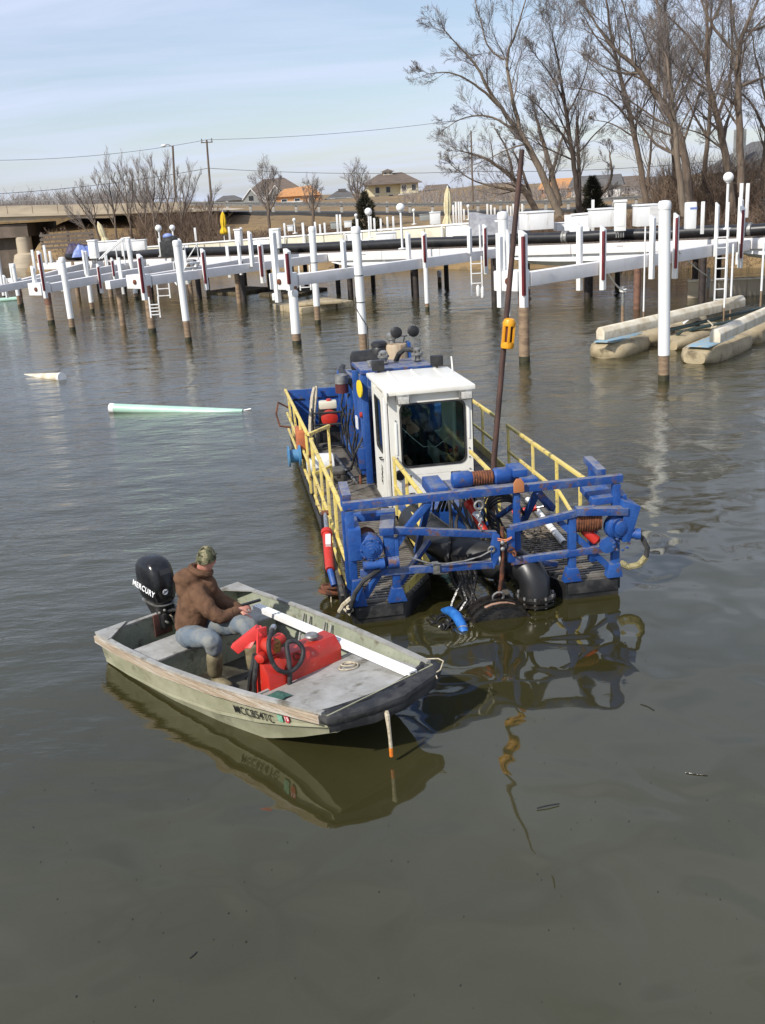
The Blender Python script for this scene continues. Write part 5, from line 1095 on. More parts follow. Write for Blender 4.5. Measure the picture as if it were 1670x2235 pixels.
cc_ = [skin_mesh([(1.40, 3.72, .70), (1.40, 3.68, .92), (1.38, 3.63, 1.10), (1.345, 3.575, 1.21)], [(i, i+1) for i in range(3)], [(.20, .16), (.19, .15), (.20, .14), (.09, .08)], 2),
       skin_mesh([(1.24, 3.60, 1.15), (1.20, 3.58, 1.12), (1.14, 3.40, .98), (1.17, 3.28, .905), (1.19, 3.235, .89)], [(i, i+1) for i in range(4)], [.09, .085, .075, .06, .05], 2),
       skin_mesh([(1.52, 3.60, 1.15), (1.57, 3.58, 1.12), (1.70, 3.45, .96), (1.79, 3.31, .92), (1.825, 3.25, .92)], [(i, i+1) for i in range(4)], [.09, .085, .075, .06, .05], 2)]
mobj('coat', fuse(cc_, .013, 3), M['darkcloth'], op)
for x in (1.30, 1.50): mobj('trouser_leg', fuse([skin_mesh([(x, 3.74, .72), (x, 3.42, .74), (x, 3.28, .70), (x, 3.28, .40), (x, 3.28, .26)], [(i, i+1) for i in range(4)], [.11, .10, .085, .075, .07], 2)], .014, 2), M['darkcloth'], op)
cap_on(HP2, op, 'camo', None)
for s_ in (-1, 1): MB().ell(HP2(.082, s_*.031, .010), (.011, .011, .009), 10, 8).build('eye', M['inkwhite'], op)
MB().tube([HP2(.02, .082, -.01), HP2(.05, .09, -.12), (1.32, 3.40, 1.10), (1.45, 3.36, .98), (1.62, 3.34, .97), (1.80, 3.36, 1.08)], .005, 5).build('earphone_cord', M['inkwhite'], op)
MB().torus((1.39, 3.485, 1.12), .018, .006, (.2, -1, .3), 12, 5).build('coat_badge', M['galv'], op)
# ================================================================== the pier and its finger docks
pier_o = thing('pier', 'long white pier carrying the black pipeline across the middle of the marina', 'pier', (0, 0, 0))
T0_, T1_ = -9.0, 35.0
t = T0_; k = 0
fb = None
while t < T1_:
    t2 = min(t+2.75, T1_)
    MB().bar(pier(t+.01, 0, pz(t)-.17), pier(t2-.01, 0, pz(t2)-.17), .06, .34).build('fascia_board', M['whitebeam'], pier_o, bevel=.008)
    MB().bar(pier(t+.01, 1.6, pz(t)-.17), pier(t2-.01, 1.6, pz(t2)-.17), .06, .34).build('fascia_board', M['whitebeam'], pier_o)
    if k % 2 == 0: o = MB(); o.box((-.12, -.012, -.012), (.12, .0, .012)); o = o.build('cleat', M['galv'], pier_o); o.location = pier(t+.9, -.04, pz(t)-.12); o.rotation_euler = (0, 0, math.atan2(PD.y, PD.x))
    t = t2; k += 1
o = MB(); t = T0_
while t < T1_:
    o.bar(pier(t, .04, pz(t)+.02), pier(t, 1.56, pz(t)+.02), .135, .035); t += .15
o.build('deck_board', M['deckboard'], pier_o, smooth=False, kind='stuff')
o = MB(); o.bar(pier(T0_, .2, pz(T0_)-.16), pier(T1_, .2, pz(T1_)-.16), .12, .26); o.bar(pier(T0_, 1.3, pz(T0_)-.16), pier(T1_, 1.3, pz(T1_)-.16), .12, .26); o.build('joist', M['piledark'], pier_o)
for px, py, m in ((1531, 666, 'piledark'), (1390, 674, 'pilerust'), (1282, 650, 'piledark'), (1080, 660, 'piledark'), (909, 652, 'piledark'), (766, 649, 'piledark'), (523, 661, 'pilewood'), (533, 661, 'piledark'), (436, 651, 'piledark'), (418, 656, 'pilewood'), (273, 643, 'piledark'), (243, 649, 'pilewood'), (171, 647, 'pilewood'), (330, 640, 'piledark'), (640, 640, 'piledark')):
    p = G(px, py); MB().tube([p-Vector((0, 0, 1)), p+Vector((0, 0, 1.75))], .12, 12).build('pile', M[m], pier_o)
# curved white fibreglass hulls (jet-boat cradles) slung under the walkway
for ta, tb, z in ((1.5, 7.4, 1.55), (10.2, 15.6, 1.5), (19.2, 24.6, 1.45), (-6.5, -1.0, 1.55)):
    o = MB(); n = 14
    for i in range(n+1):
        tt = ta+(tb-ta)*i/n; q = math.sin(math.pi*i/n)**.5
        o.v += [pier(tt, .10, pz(tt)-.33), pier(tt, -.02+.1*q, pz(tt)-.38-.22*q), pier(tt, .45, pz(tt)-.45-.35*q), pier(tt, 1.2, pz(tt)-.36)]
    for i in range(n):
        for j in range(3): o.f.append((i*4+j, (i+1)*4+j, (i+1)*4+j+1, i*4+j+1))
    o.build('under_shield', M['white'], pier_o)
# black dredge pipeline on the pier
pl = thing('pipeline', 'black plastic discharge pipeline lying along the top of the white pier', 'pipe', (0, 0, 0))
tt = -9.0; jn = [-9.0, -1.3, 5.2, 14.6, 25.4, 33.2]
for a, b in zip(jn, jn[1:]):
    n = 10; MB().tube([pier(a+(b-a)*i/n, .55+.05*math.sin(a+i*.7), pz(a+(b-a)*i/n)+.235+.015*math.sin(i*1.3+a)) for i in range(n+1)], .19, 16).build('pipe_length', M['hdpe'], pl)
for a in jn[1:-1]:
    o = MB(); c_ = pier(a, .55+.05*math.sin(a), pz(a)+.235); o.lathe([(.20, -.12), (.235, -.10), (.235, -.03), (.21, -.02), (.21, .02), (.235, .03), (.235, .10), (.20, .12)], c_, 18, PD); o.build('coupling', M['galv'], pl)
# --- finger docks: white box beams running from the pier out to an end box on a pile
FA = {}
def finger_dir(name_px): pass
FING = [((1138, 790), 2.20, 1.83, -1.4, 'at the right, behind the yellow marker on the pole'), ((644, 750), 2.06, 1.70, 7.6, 'left of the tall pile behind the barge'),
        ((329, 726), 1.95, 1.60, 15.9, 'with the white ladder beside its end box'), ((109, 707), 1.56, 1.20, 23.6, 'near the left side with a small end box'), ((44, 668), 1.25, .88, 31.0, 'farthest to the left')]
docks = []
for i, (pb, zt, zb, tj, where) in enumerate(FING):
    E_ = G(*pb); J = pier(tj, -.05); d = (J-E_).normalized(); L = (J-E_).length
    f = thing('finger_dock', 'white box beam finger dock ' + where, 'dock', (0, 0, 0), 0, 'white finger docks off the pier')
    z1 = pz(tj)-.02; h = zt-zb
    MB().bar(E_+Vector((0, 0, (zt+zb)/2))+d*.25, J+Vector((0, 0, z1-h/2)), .30, h-.03).build('beam', M['whitebeam'], f, bevel=.012)
    rt = Vector((d.y, -d.x, 0)); up = Vector((0, 0, 1))
    o = MB(); c_ = E_+Vector((0, 0, (zt+zb)/2)); o.bar(c_-rt*.60-d*.04, c_+rt*.14-d*.04, .50, h+.12); eb = o.build('end_box', M['white'], f, bevel=.03)
    o = MB(); o.lathe([(.085, 0), (.085, .03), (.05, .05), (.03, .06)], c_-d*.29-rt*.14, 16, -d); o.build('bolt_cap', M['rust'], eb)
    MB().tube([E_-up+rt*.10, E_+up*(zb-.02)+rt*.10], .135, 14).build('pile', M['pilewood'], f); MB().tube([E_+up*(zb-.45)+rt*.10, E_+up*(zb+.02)+rt*.10], .138, 14).build('pile_top', M['pilerust'], f)
    MB().tube([E_+rt*.10-up*.02, E_+rt*.10+up*.16], .139, 14, cap=False).build('algae_band', M['algae'], f)
    docks.append((f, E_, J, d, rt))
for ta, L_, zt, lab in ((19.6, 9.0, 1.72, 'white lift beam without an end box, left of the ladder dock'), (27.2, 9.5, 1.42, 'white lift beam without an end box, nearest the left side')):
    J = pier(ta, -.05); d = docks[3][3]; E_ = J-d*L_; f = thing('hoist_dock', lab, 'boat lift', (0, 0, 0), 0, 'white lift beams off the pier')
    MB().bar(E_+Vector((0, 0, zt-.17)), J+Vector((0, 0, pz(ta)-.19)), .26, .30).build('beam', M['whitebeam'], f, bevel=.012)
    MB().tube([E_+d*.5-Vector((0, 0, 1)), E_+d*.5+Vector((0, 0, zt-.3))], .11, 12).build('pile', M['pilewood'], f)
    for q in (.1, .5, .8): p = E_.lerp(J, q)-docks[3][4]*.2; MB().box((p.x-.06, p.y-.06, zt-.6), (p.x+.06, p.y+.06, zt+.75)).build('guide_post', M['white'], f, bevel=.008)
def on_finger(i, px, off=0.0):            # point of finger i seen in the photo column px
    f, E_, J, d, rt = docks[i]; lo, hi = -.3, 1.0
    for _ in range(40):
        m = (lo+hi)/2; P = E_.lerp(J, m)+rt*off
        if proj((P.x, P.y, 1.9))[0] < px: lo = m
        else: hi = m
    return E_.lerp(J, lo)+rt*off
def guide_post(i, px, y0, y1, stripe=0, off=.24, w=.13, side=1, taper=1):
    f, E_, J, d, rt = docks[i]; P = on_finger(i, px, off*side); z0, z1 = Zat(P, y1), Zat(P, y0); z0 = max(z0, .25)
    o = MB(); Q = lambda z, a, b: P+d*a+rt*b+Vector((0, 0, z))
    w2 = w/2; o.v = [Q(z0, -w2, -w2), Q(z0, w2, -w2), Q(z0, w2, w2), Q(z0, -w2, w2), Q(z1, -w2, -w2), Q(z1, w2, -w2), Q(z1-.10*taper, w2, w2), Q(z1-.10*taper, -w2, w2)]
    o.f = [(3, 2, 1, 0), (4, 5, 6, 7), (0, 1, 5, 4), (1, 2, 6, 5), (2, 3, 7, 6), (3, 0, 4, 7)]
    p = o.build('guide_post', M['white'], f, bevel=.008)
    if stripe:
        zs = z0+(z1-z0)*.16 if z1-z0 > .8 else z0
        MB().bar(Q(zs, -w2-.003, w2-.01), Q(z1-.14, -w2-.003, w2-.01), .06, w*.62, up=(d.x, d.y, 0)).build('bumper_strip', M['maroon'], p, bevel=.008)
for a in ((0, 1143, 502, 671, 1, .34, .16), (0, 1316, 492, 633, 1), (0, 1423, 468, 609, 0), (0, 1474, 464, 608, 1), (0, 1265, 486, 634, 0, -.24), (0, 1617, 448, 585, 1), (0, 1628, 430, 577, 0, -.24), (0, 1092, 508, 671, 0, -.40, .13), (0, 1562, 441, 560, 0, .24, .10), (0, 1111, 500, 690, 0, -.3, .07),
          (1, 632, 542, 634, 1, .36, .16), (1, 575, 526, 618, 1, -.5, .12), (1, 604, 501, 660, 0, -.3, .15), (1, 928, 504, 585, 1), (1, 893, 505, 566, 0, -.24), (1, 1026, 492, 553, 0, .24), (1, 1060, 489, 598, 1), (1, 1049, 489, 545, 0, -.24, .06), (1, 753, 521, 585, 0, .24),
          (2, 311, 554, 655, 1, .36, .15), (2, 447, 542, 633, 1), (2, 551, 504, 582, 0, .24), (2, 400, 520, 610, 0, -.24, .09), (2, 525, 528, 600, 0, -.24, .10),
          (3, 93, 547, 651, 1, .34, .13), (3, 74, 580, 627, 0, -.36, .13), (3, 215, 575, 640, 1, .24, .11), (3, 247, 562, 610, 1, .24, .10), (3, 187, 545, 600, 0, -.24, .10), (4, 24, 575, 620, 0, .2, .13), (4, 5, 600, 650, 0, -.3, .11)):
    guide_post(*a)
o = on_finger(0, 1504, -.3); b_ = MB(); z0, z1 = Zat(o, 500), Zat(o, 441); b_.box((-.16, -.12, z0), (.16, .12, z1)); b_ = b_.build('cover_box', M['white'], docks[0][0], bevel=.04); b_.location = (o.x, o.y, 0); q = MB(); q.box((-.05, -.125, z0+.35*(z1-z0)+.3), (.162, -.121, z0+.35*(z1-z0)+.36)); q = q.build('blue_tape', M['tarpblue'], docks[0][0]); q.location = (o.x, o.y, 0)
# --- free standing white mooring piles
PILES = [(1449, 830, 437, 775, .125, 'thick white capped mooring pile standing in front of the tan boat lift'), (795, 775, 494, 728, .12, 'tall white mooring pile right behind the exhaust stack of the barge'), (694, 706, 494, 668, .115, 'white mooring pile rising behind the tan plastic float'),
         (412, 744, 524, 700, .115, 'tall white mooring pile in open water beside the white ladder'), (159, 721, 561, 695, .115, 'white mooring pile with a rust mark, near the left edge of the marina'), (202, 680, 548, 660, .10, 'slim white mooring pile with a pale yellow foot'),
         (298, 653, 519, 640, .115, 'white mooring pile just left of the end box with the ladder'), (10, 650, 541, 645, .10, 'leftmost white mooring pile, at the very edge of the water by the bridge'), (44, 670, 575, 645, .095, 'short white mooring pile beside the green floating pipe'),
         (933, 677, 560, 662, .085, 'slim white pile under the middle finger dock'), (1136, 600, 461, 590, .125, 'thick white capped pile on the end of the right finger dock'), (648, 752, 633, 728, .14, 'white sleeved pile under the end of the middle finger dock'), (960, 622, 590, 605, .10, 'short distant white pile seen below the pier'), (600, 659, 640, 655, .10, 'thin white pile behind the tan plastic float')]
for px, pb, pt, ps, r, lab in PILES:
    if px == 1136:
        P = docks[0][1] + docks[0][3]*.15 - docks[0][4]*.50; zb_ = 1.9; z1 = Zat(P, pt); P0 = P + Vector((0, 0, zb_))
    else: P = G(px, pb); z1 = Zat(P, pt); P0 = P - Vector((0, 0, 1.0))
    th = thing('mooring_pile', lab, 'pile', (P.x, P.y, 0), 0, 'white mooring piles')
    zs = Zat(P, ps) if px != 1136 else 1.9; lx = random.Random(px).uniform(-.03, .03)
    f = lambda z: Vector((lx*z, 0, z))
    if px != 1136:
        MB().tube([f(-1), f(zs+.05)], r*.93, 14).build('pile_base', M['pilewood'], th); MB().tube([f(-.02), f(.13)], r*.955, 14, cap=False).build('algae_band', M['algae'], th)
    MB().tube([f(zs), f(z1-.17)], r, 18).build('sleeve', M['white'], th)
    MB().lathe([(r*1.06, 0), (r*1.08, .01), (r*1.08, .13), (r*.9, .17), (r*.3, .185)], f(z1-.18), 18).build('cap', M['white'], th)
    if px in (694, 795):
        for q in (.3, .55): MB().torus(f(zs+(z1-zs)*q), r*1.03, .012, (0, 0, 1), 18, 5).build('tie_band', M['black'], th)
    if px == 795: MB().tube([f(1.6)+Vector((-.13, -.05, 0)), f(1.3)+Vector((-.14, -.08, 0)), f(1.0)+Vector((.02, -.14, 0)), f(.8)+Vector((.14, -.06, 0)), f(.1)+Vector((.13, -.04, 0))], .012, 5).build('cord', M['rubber'], th)
# --- ladders
def ladder(px0, px1, py0, py1, Y, lab, n=5, m='white', lean=0.0):
    A, B = D(px0, py1, Y), D(px1, py1, Y); top = D(px0, py0, Y).z; A.z = max(A.z, -.4)
    th = thing('ladder', lab, 'ladder', A, math.atan2(B.y-A.y, B.x-A.x), 'ladders on the docks'); w = max(.3, (Vector((B.x, B.y))-Vector((A.x, A.y))).length); H_ = top-A.z
    for x in (0, w): MB().bar((x, 0, 0), (x+lean, .02, H_), .045, .03, up=(0, 1, 0)).build('side_rail', M[m], th)
    for k in range(n): z = .1+(H_-.35)*k/(n-1) if n > 1 else .2; MB().bar((lean*z/H_, 0, z), (w+lean*z/H_, 0, z), .035, .03).build('rung', M[m], th)
    return th
ladder(346, 372, 600, 652, 38.5, 'white ladder hanging under the finger dock with the dark bolt', 3)
ladder(330, 345, 648, 694, 33.5, 'white ladder standing behind the rust topped pile on the left', 4)
l = ladder(1030, 1053, 560, 646, 37.0, 'white ladder with two white fenders hung on its lower rungs', 4)
for x, z in ((.22, -.15), (.38, -.22)): MB().lathe([(.02, .42), (.05, .38), (.065, .30), (.065, .08), (.05, .02), (.02, 0)], (x, -.08, z+.12), 12).build('fender', M['pvc'], l)
ladder(1559, 1583, 500, 661, 31.5, 'tall white ladder at the right above the boat lift', 7)
ladder(656, 679, 580, 634, 36.2, 'white ladder behind the white mooring pile with tie bands', 4)
# --- globe lamps
for px, py, pb, Y, r, lab in ((346, 498, 560, 49.5, .155, 'white globe lamp, left one of the pair by the black covered grill'), (376, 497, 555, 51.5, .14, 'white globe lamp, right one of the pair by the black covered grill'), (804, 462, 520, 46.5, .165, 'white globe lamp in front of the dark evergreen bush'), (874, 453, 544, 39.5, .16, 'tall white globe lamp on a round foot on the pier deck'), (1590, 387, 500, 32.0, .155, 'tall white globe lamp against the bare trees at the right'),
                     (642, 480, 510, 60, .10, 'tiny white globe lamp below the middle bare tree'), (777, 470, 505, 62, .10, 'tiny white globe lamp beside the dark evergreen bush'), (903, 459, 490, 62, .10, 'tiny white globe lamp below the yellow house'), (1022, 450, 480, 64, .10, 'tiny white globe lamp beside the tall cream umbrella')):
    C_ = D(px, py, Y); B_ = D(px, pb, Y); th = thing('globe_lamp', lab, 'lamp', (C_.x, C_.y, B_.z), 0, 'globe lamps along the docks'); h = C_.z-B_.z
    MB().lathe([(.16, 0), (.16, .03), (.04, .06), (.04, h-r), (.07, h-r), (.07, h-r*.8)], (0, 0, 0), 14).build('pole', M['white'], th); MB().ell((0, 0, h), (r, r, r), 20, 12).build('globe', M['globe'], th)
    MB().cyl((0, 0, h-r*1.1), (0, 0, h-r*.8), .05).build('collar', M['black'], th)
# --- thin guide poles and grey stubs of the boat lifts, mooring lines
for px, pt, pb, zb, w, m, lab in ((1404, 494, 716, .3, .022, 'white', 'thin white pole rising from the tan boat lift beside the thick pile'), (1579, 441, 708, .3, .024, 'white', 'thin white pole at the right in front of the tall ladder'), (1594, 532, 681, .3, .03, 'white', 'short white pole just right of the tall ladder'), (1660, 529, 667, .2, .035, 'white', 'white pole at the far right edge behind the boat lift')):
    P = G(px, pb, zb); z1 = Zat(P, pt); th = thing('guide_pole', lab, 'pole', (P.x, P.y, 0), 0, 'thin poles of the boat lifts'); MB().cyl((0, 0, zb+.45), (0, 0, z1), w).build('upper_tube', M[m], th); MB().cyl((0, 0, -.6), (0, 0, zb+.45), w*.92).build('lower_tube', M['pilewood'], th)
for px, pt, pb, lab in ((1359, 625, 703, 'grey pipe stub standing in the water with a white rope tied round it'), (1544, 585, 662, 'thin grey pipe stub standing in the water behind the tan boat lift')):
    P = G(px, pb); z1 = Zat(P, pt); th = thing('mooring_stub', lab, 'pole', (P.x, P.y, 0), 0, 'grey pipe stubs'); MB().cyl((0, 0, .5), (0, 0, z1), .055).build('upper_tube', M['galv'], th); MB().cyl((0, 0, -.6), (0, 0, .5), .052).build('lower_tube', M['pilewood'], th)
def rope(a, b, sag, r, lab, n=10):
    P = [a.lerp(b, i/n)-Vector((0, 0, sag*4*(i/n)*(1-i/n))) for i in range(n+1)]; return tag(MB().tube(P, r, 6).build('mooring_line', M['pvc']), lab, 'rope', 'white mooring lines')
s1 = G(1359, 703); s1.z = Zat(s1, 632); a_ = on_finger(0, 1318, .3); a_.z = Zat(a_, 580)
r_ = rope(a_, s1, .12, .022, 'double white rope from the finger dock to the nearer grey pipe stub'); o = MB(); o.torus(s1, .09, .03, (0, 0, 1), 14, 6); o.torus(s1-Vector((0, 0, .06)), .085, .028, (.2, 0, 1), 14, 6); o.build('knot', M['pvc'], r_)
P_ = [a_.lerp(s1, i/8)+Vector((.06*math.sin(math.pi*i/8), 0, -.2*math.sin(math.pi*i/8))) for i in range(9)]; MB().tube(P_, .02, 6).build('second_strand', M['pvc'], r_)
s2 = G(1544, 662); s2.z = Zat(s2, 604); a_ = on_finger(0, 1478, .3); a_.z = Zat(a_, 545); rope(a_, s2, .06, .02, 'single white rope from the finger dock to the farther grey pipe stub')
# --- floating boat lift at the right: pontoons, bunks, dark cross planks
BL = thing('boat_lift', 'floating boat lift with stained tan pontoons, cream bunks and dark green planks', 'boat lift', (0, 0, 0))
ld = Vector((.62, .785, 0)); lr = Vector((.785, -.62, 0))
def pontoon(P, L, w, h, lobes, m='tan'):
    o = MB(); n = 8*lobes; prof = []
    for i in range(n+1):
        q = i/n*lobes; fr = q-math.floor(q) if i < n else 1.0
        k = (1-abs(2*fr-1)**5)*.40+.60
        if i == 0 or i == n: k = .50
        prof.append(k)
    ns = 12
    for i in range(n+1):
        for j in range(ns):
            a = 2*math.pi*j/ns; e = .55
            o.v.append(P+ld*(L*i/n)+lr*(w/2*prof[i]*math.copysign(abs(math.cos(a))**e, math.cos(a)))+Vector((0, 0, h*.24+h/2*prof[i]*math.copysign(abs(math.sin(a))**e, math.sin(a)))))
    for i in range(n):
        for j in range(ns): o.f.append((i*ns+j, (i+1)*ns+j, (i+1)*ns+(j+1) % ns, i*ns+(j+1) % ns))
    o.f.append(tuple(range(ns))); o.f.append(tuple(n*ns+j for j in range(ns)))
    return o.build('pontoon', M[m], BL, ang=60)
pA = G(1311, 782); pB = G(1515, 794)
q1 = pontoon(pA+lr*.05, 6.2, 1.05, .52, 3); q2 = pontoon(pB, 6.2, 1.05, .52, 2)
pontoon(G(1462, 764), 3.6, .80, .42, 1)
for P, q in ((pA, q1), (pB, q2)):
    o = MB(); o.v = [P+ld*x+lr*y+Vector((0, 0, .375)) for x in (.12, 1.9) for y in (-.26, .3)] + [P+ld*x+lr*y+Vector((0, 0, .405)) for x in (.16, 1.86) for y in (-.22, .26)]; o.f = [(4, 6, 7, 5), (0, 2, 6, 4), (2, 3, 7, 6), (3, 1, 5, 7), (1, 0, 4, 5)]; o.build('faded_top', M['floatblue'], q)
def bunk(a, b, w=.26, h=.30):
    d = (b-a).normalized(); s_ = Vector((d.y, -d.x, 0)); o = MB(); pr = [(-w/2, 0), (w/2, 0), (w/2, h*.65), (w*.2, h), (-w*.3, h), (-w/2, h*.7)]
    o.v = [a+s_*x+Vector((0, 0, z)) for x, z in pr]+[b+s_*x+Vector((0, 0, z)) for x, z in pr]; n = len(pr)
    o.f = [tuple(range(n)), tuple(range(2*n-1, n-1, -1))]+[(i, (i+1) % n, n+(i+1) % n, n+i) for i in range(n)]; return o.build('bunk', M['bunk'], BL, bevel=.02)
bunk(G(1310, 742, .52), G(1618, 668, .66)); bunk(G(1560, 748, .54), G(1560, 748, .54)+ld*6.2+Vector((0, 0, .1)))
for a, b, w in ((G(1455, 722, .42), G(1660, 672, .50), .16), (G(1505, 720, .36), G(1700, 680, .46), .14)): MB().bar(a, b, w, .06).build('cross_plank', M['greendark'], BL, bevel=.008)
for px, py in ((1522, 728), (1440, 735), (1468, 742)): p = G(px, py, .1); MB().bar(p, p+Vector((0, 0, .34)), .10, .08).build('bracket', M['pilewood'], BL)
MB().bar(G(1465, 742, .14), G(1490, 722, .44), .05, .05).build('strut', M['greendark'], BL)
o = MB(); o.v = [G(1492, 708, .40), G(1533, 700, .42), G(1525, 690, .55), G(1490, 704, .42), G(1520, 685, .70)]; o.f = [(0, 1, 4), (1, 2, 4), (2, 3, 4), (3, 0, 4)]; o.build('bow_stop', M['white'], BL)
o = MB(); o.tube([G(1545, 700, .5), G(1550, 704, .56), G(1556, 710, .5), G(1552, 716, .45), G(1565, 712, .5)], .02, 5); o.build('tie_rope', M['rope'], BL)
# --- floats under the pier
def block_float(pxs, lab, nx, m, zt=.22):
    A, B, Cc = [G(*p) for p in pxs]; th = thing('floating_platform', lab, 'float', A, 0, 'low plastic floats under the docks'); u, v = (B-A), (Cc-B); nv_ = max(1, round(v.length/(u.length/nx)))
    for i in range(nx):
        for j in range(nv_):
            p = u*(i/nx)+v*(j/nv_); e = u/nx*.94; f = v/nv_*.94; o = MB(); o.ext([p+Vector((0, 0, -.2)), p+e+Vector((0, 0, -.2)), p+e+f+Vector((0, 0, -.2)), p+f+Vector((0, 0, -.2))], (0, 0, .2+zt)); o.build('float_block', M[m], th, bevel=.03)
    return th
tf = block_float(((599, 676), (660, 685), (776, 668)), 'tan modular plastic float with a ribbed front, beside the white pile with tie bands', 3, 'tan')
o = MB(); p = G(690, 668, .24)-tf.location; o.ext([p+Vector((-.7, .2, 0)), p+Vector((1.0, .4, 0)), p+Vector((.9, 1.1, 0)), p+Vector((-.6, .9, 0))], (0, 0, .12)); o.build('raised_tray', M['tan'], tf, bevel=.04)
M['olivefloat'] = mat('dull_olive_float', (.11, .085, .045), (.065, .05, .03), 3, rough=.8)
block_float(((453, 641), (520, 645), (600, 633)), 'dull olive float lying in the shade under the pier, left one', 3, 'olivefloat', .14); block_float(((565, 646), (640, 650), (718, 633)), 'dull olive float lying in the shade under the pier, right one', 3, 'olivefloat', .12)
# --- floating pipes in open water
def float_pipe(a, b, r, m, lab, capm=None):
    o = thing('floating_pipe', lab, 'pipe', (0, 0, 0)); MB().tube([a, a.lerp(b, .33), a.lerp(b, .66), b], r, 18).build('pipe', M[m], o)
    d = (b-a).normalized(); MB().lathe([(r*1.05, -.01), (r*1.05, .10), (r*.9, .101)], a, 18, d).build('end_cap', M[capm or 'white'], o); return o
a = G(243, 899); a.z = .085; b = G(530, 896); b.z = -.072; float_pipe(a, b, .105, 'greenpipe', 'mint green plastic pipe with a white end, half sunk in the open water'); MB().tube([a.lerp(b, .985)+Vector((0, 0, .06)), b+Vector((.18, .0, .10))], .016, 6).build('pipe_tip', M['pvc'], None)
bpy.data.objects['pipe_tip'].parent = bpy.data.objects['floating_pipe']
a = G(136, 829); a.z = .07; b = G(52, 816); b.z = -.12; float_pipe(a, b, .12, 'bunk', 'short stained cream pipe or float end tilting out of the water at the left', 'pvc')
a = G(-30, 660); a.z = .05; b = G(44, 655); b.z = .08; float_pipe(a, b, .11, 'greenpipe', 'green plastic pipe floating at the far left edge below the docks', 'greenpipe')
# --- cream bulkhead wall behind the pier, made of panels with a white top rail
WALL = [(-9, 3.3), (-2, 3.2), (5, 3.0), (12, 2.7), (20, 2.45), (28, 2.2), (36, 2.0)]
bw_ = thing('bulkhead', 'cream vinyl panel wall with white rail that lines the shore behind the pier', 'wall', (0, 0, 0))
t = -2.0; k = 0; WS = 3.9
while t < 31:
    z = lerp(t, WALL)
    if 9.6 < t+.5 or 5.4 < t+.5 < 6.6:
        MB().bar(pier(t+.02, WS, (z+pz(t)-.25)/2), pier(t+1.08, WS, (z+pz(t)-.25)/2), .06, z-pz(t)+.25).build('panel', M['cream'] if k % 5 != 2 else M['white'], bw_, bevel=.006)
        if k % 2 == 0: MB().bar(pier(t, WS-.06, z-.9), pier(t, WS-.06, z-.02), .09, .09).build('stud', M['cream'], bw_, bevel=.006)
    t += 1.1; k += 1
for a, b in ((5.4, 6.5), (9.6, 31)): MB().bar(pier(a, WS, lerp(a, WALL)+.03), pier(b, WS, lerp(b, WALL)+.03), .16, .07).build('top_rail', M['white'], bw_, bevel=.008)
bd_ = thing('rear_deck', 'wide wooden deck on dark piles behind the pier, under the dock furniture', 'deck'); o = MB()
o.ext([pier(-9, 2.2, pz(-9)-.35), pier(36, 2.2, pz(36)-.35), pier(36, 6.2, pz(36)-.32), pier(-9, 6.2, pz(-9)-.32)], (0, 0, .12)); o.build('planking', M['deckboard'], bd_)
for k in range(11):
    for s_ in (3.0, 5.8): q = pier(-7+4.1*k, s_); MB().tube([q-Vector((0, 0, 1)), q+Vector((0, 0, pz(-7+4.1*k)-.35))], .11, 9).build('pile', M['piledark'], bd_)
# pipes and benches on the wall
for t in (10.6, 12.4, 14.9, 17.6, 21.2, 24.0):
    z = lerp(t, WALL); MB().tube([pier(t, WS-.16, z+.02), pier(t, WS-.16, z-.5), pier(t+.12, WS-.16, z-.62), pier(t+.5, WS-.16, z-.62)], .04, 7).build('pipe_bend', M['pvc'], bw_)
for t in (11.4, 16.2, 19.6, 22.8): z = lerp(t, WALL); MB().box((-.55, -.25, z-.42), (.55, .1, z-.34)).build('shelf', M['white'], bw_).matrix_local = Matrix.Translation(pier(t, WS-.3)) @ Matrix.Rotation(math.atan2(PD.y, PD.x), 4, 'Z')
# low tan timber seawall at the right waterline
o = MB(); A, B = G(1500, 650), G(1760, 640); sw_ = thing('timber_seawall', 'low tan plank seawall at the right waterline behind the tall ladder', 'wall', (0, 0, 0))
n = 8
for i in range(n): a, b = A.lerp(B, (i+.02)/n), A.lerp(B, (i+.98)/n); MB().bar(a+Vector((0, 0, .1)), b+Vector((0, 0, .1)), .10, .95).build('plank_panel', M['concrete'], sw_, bevel=.01)
MB().bar(A+Vector((0, 0, .60)), B+Vector((0, 0, .60)), .28, .06).build('cap_board', M['bunk'], sw_)
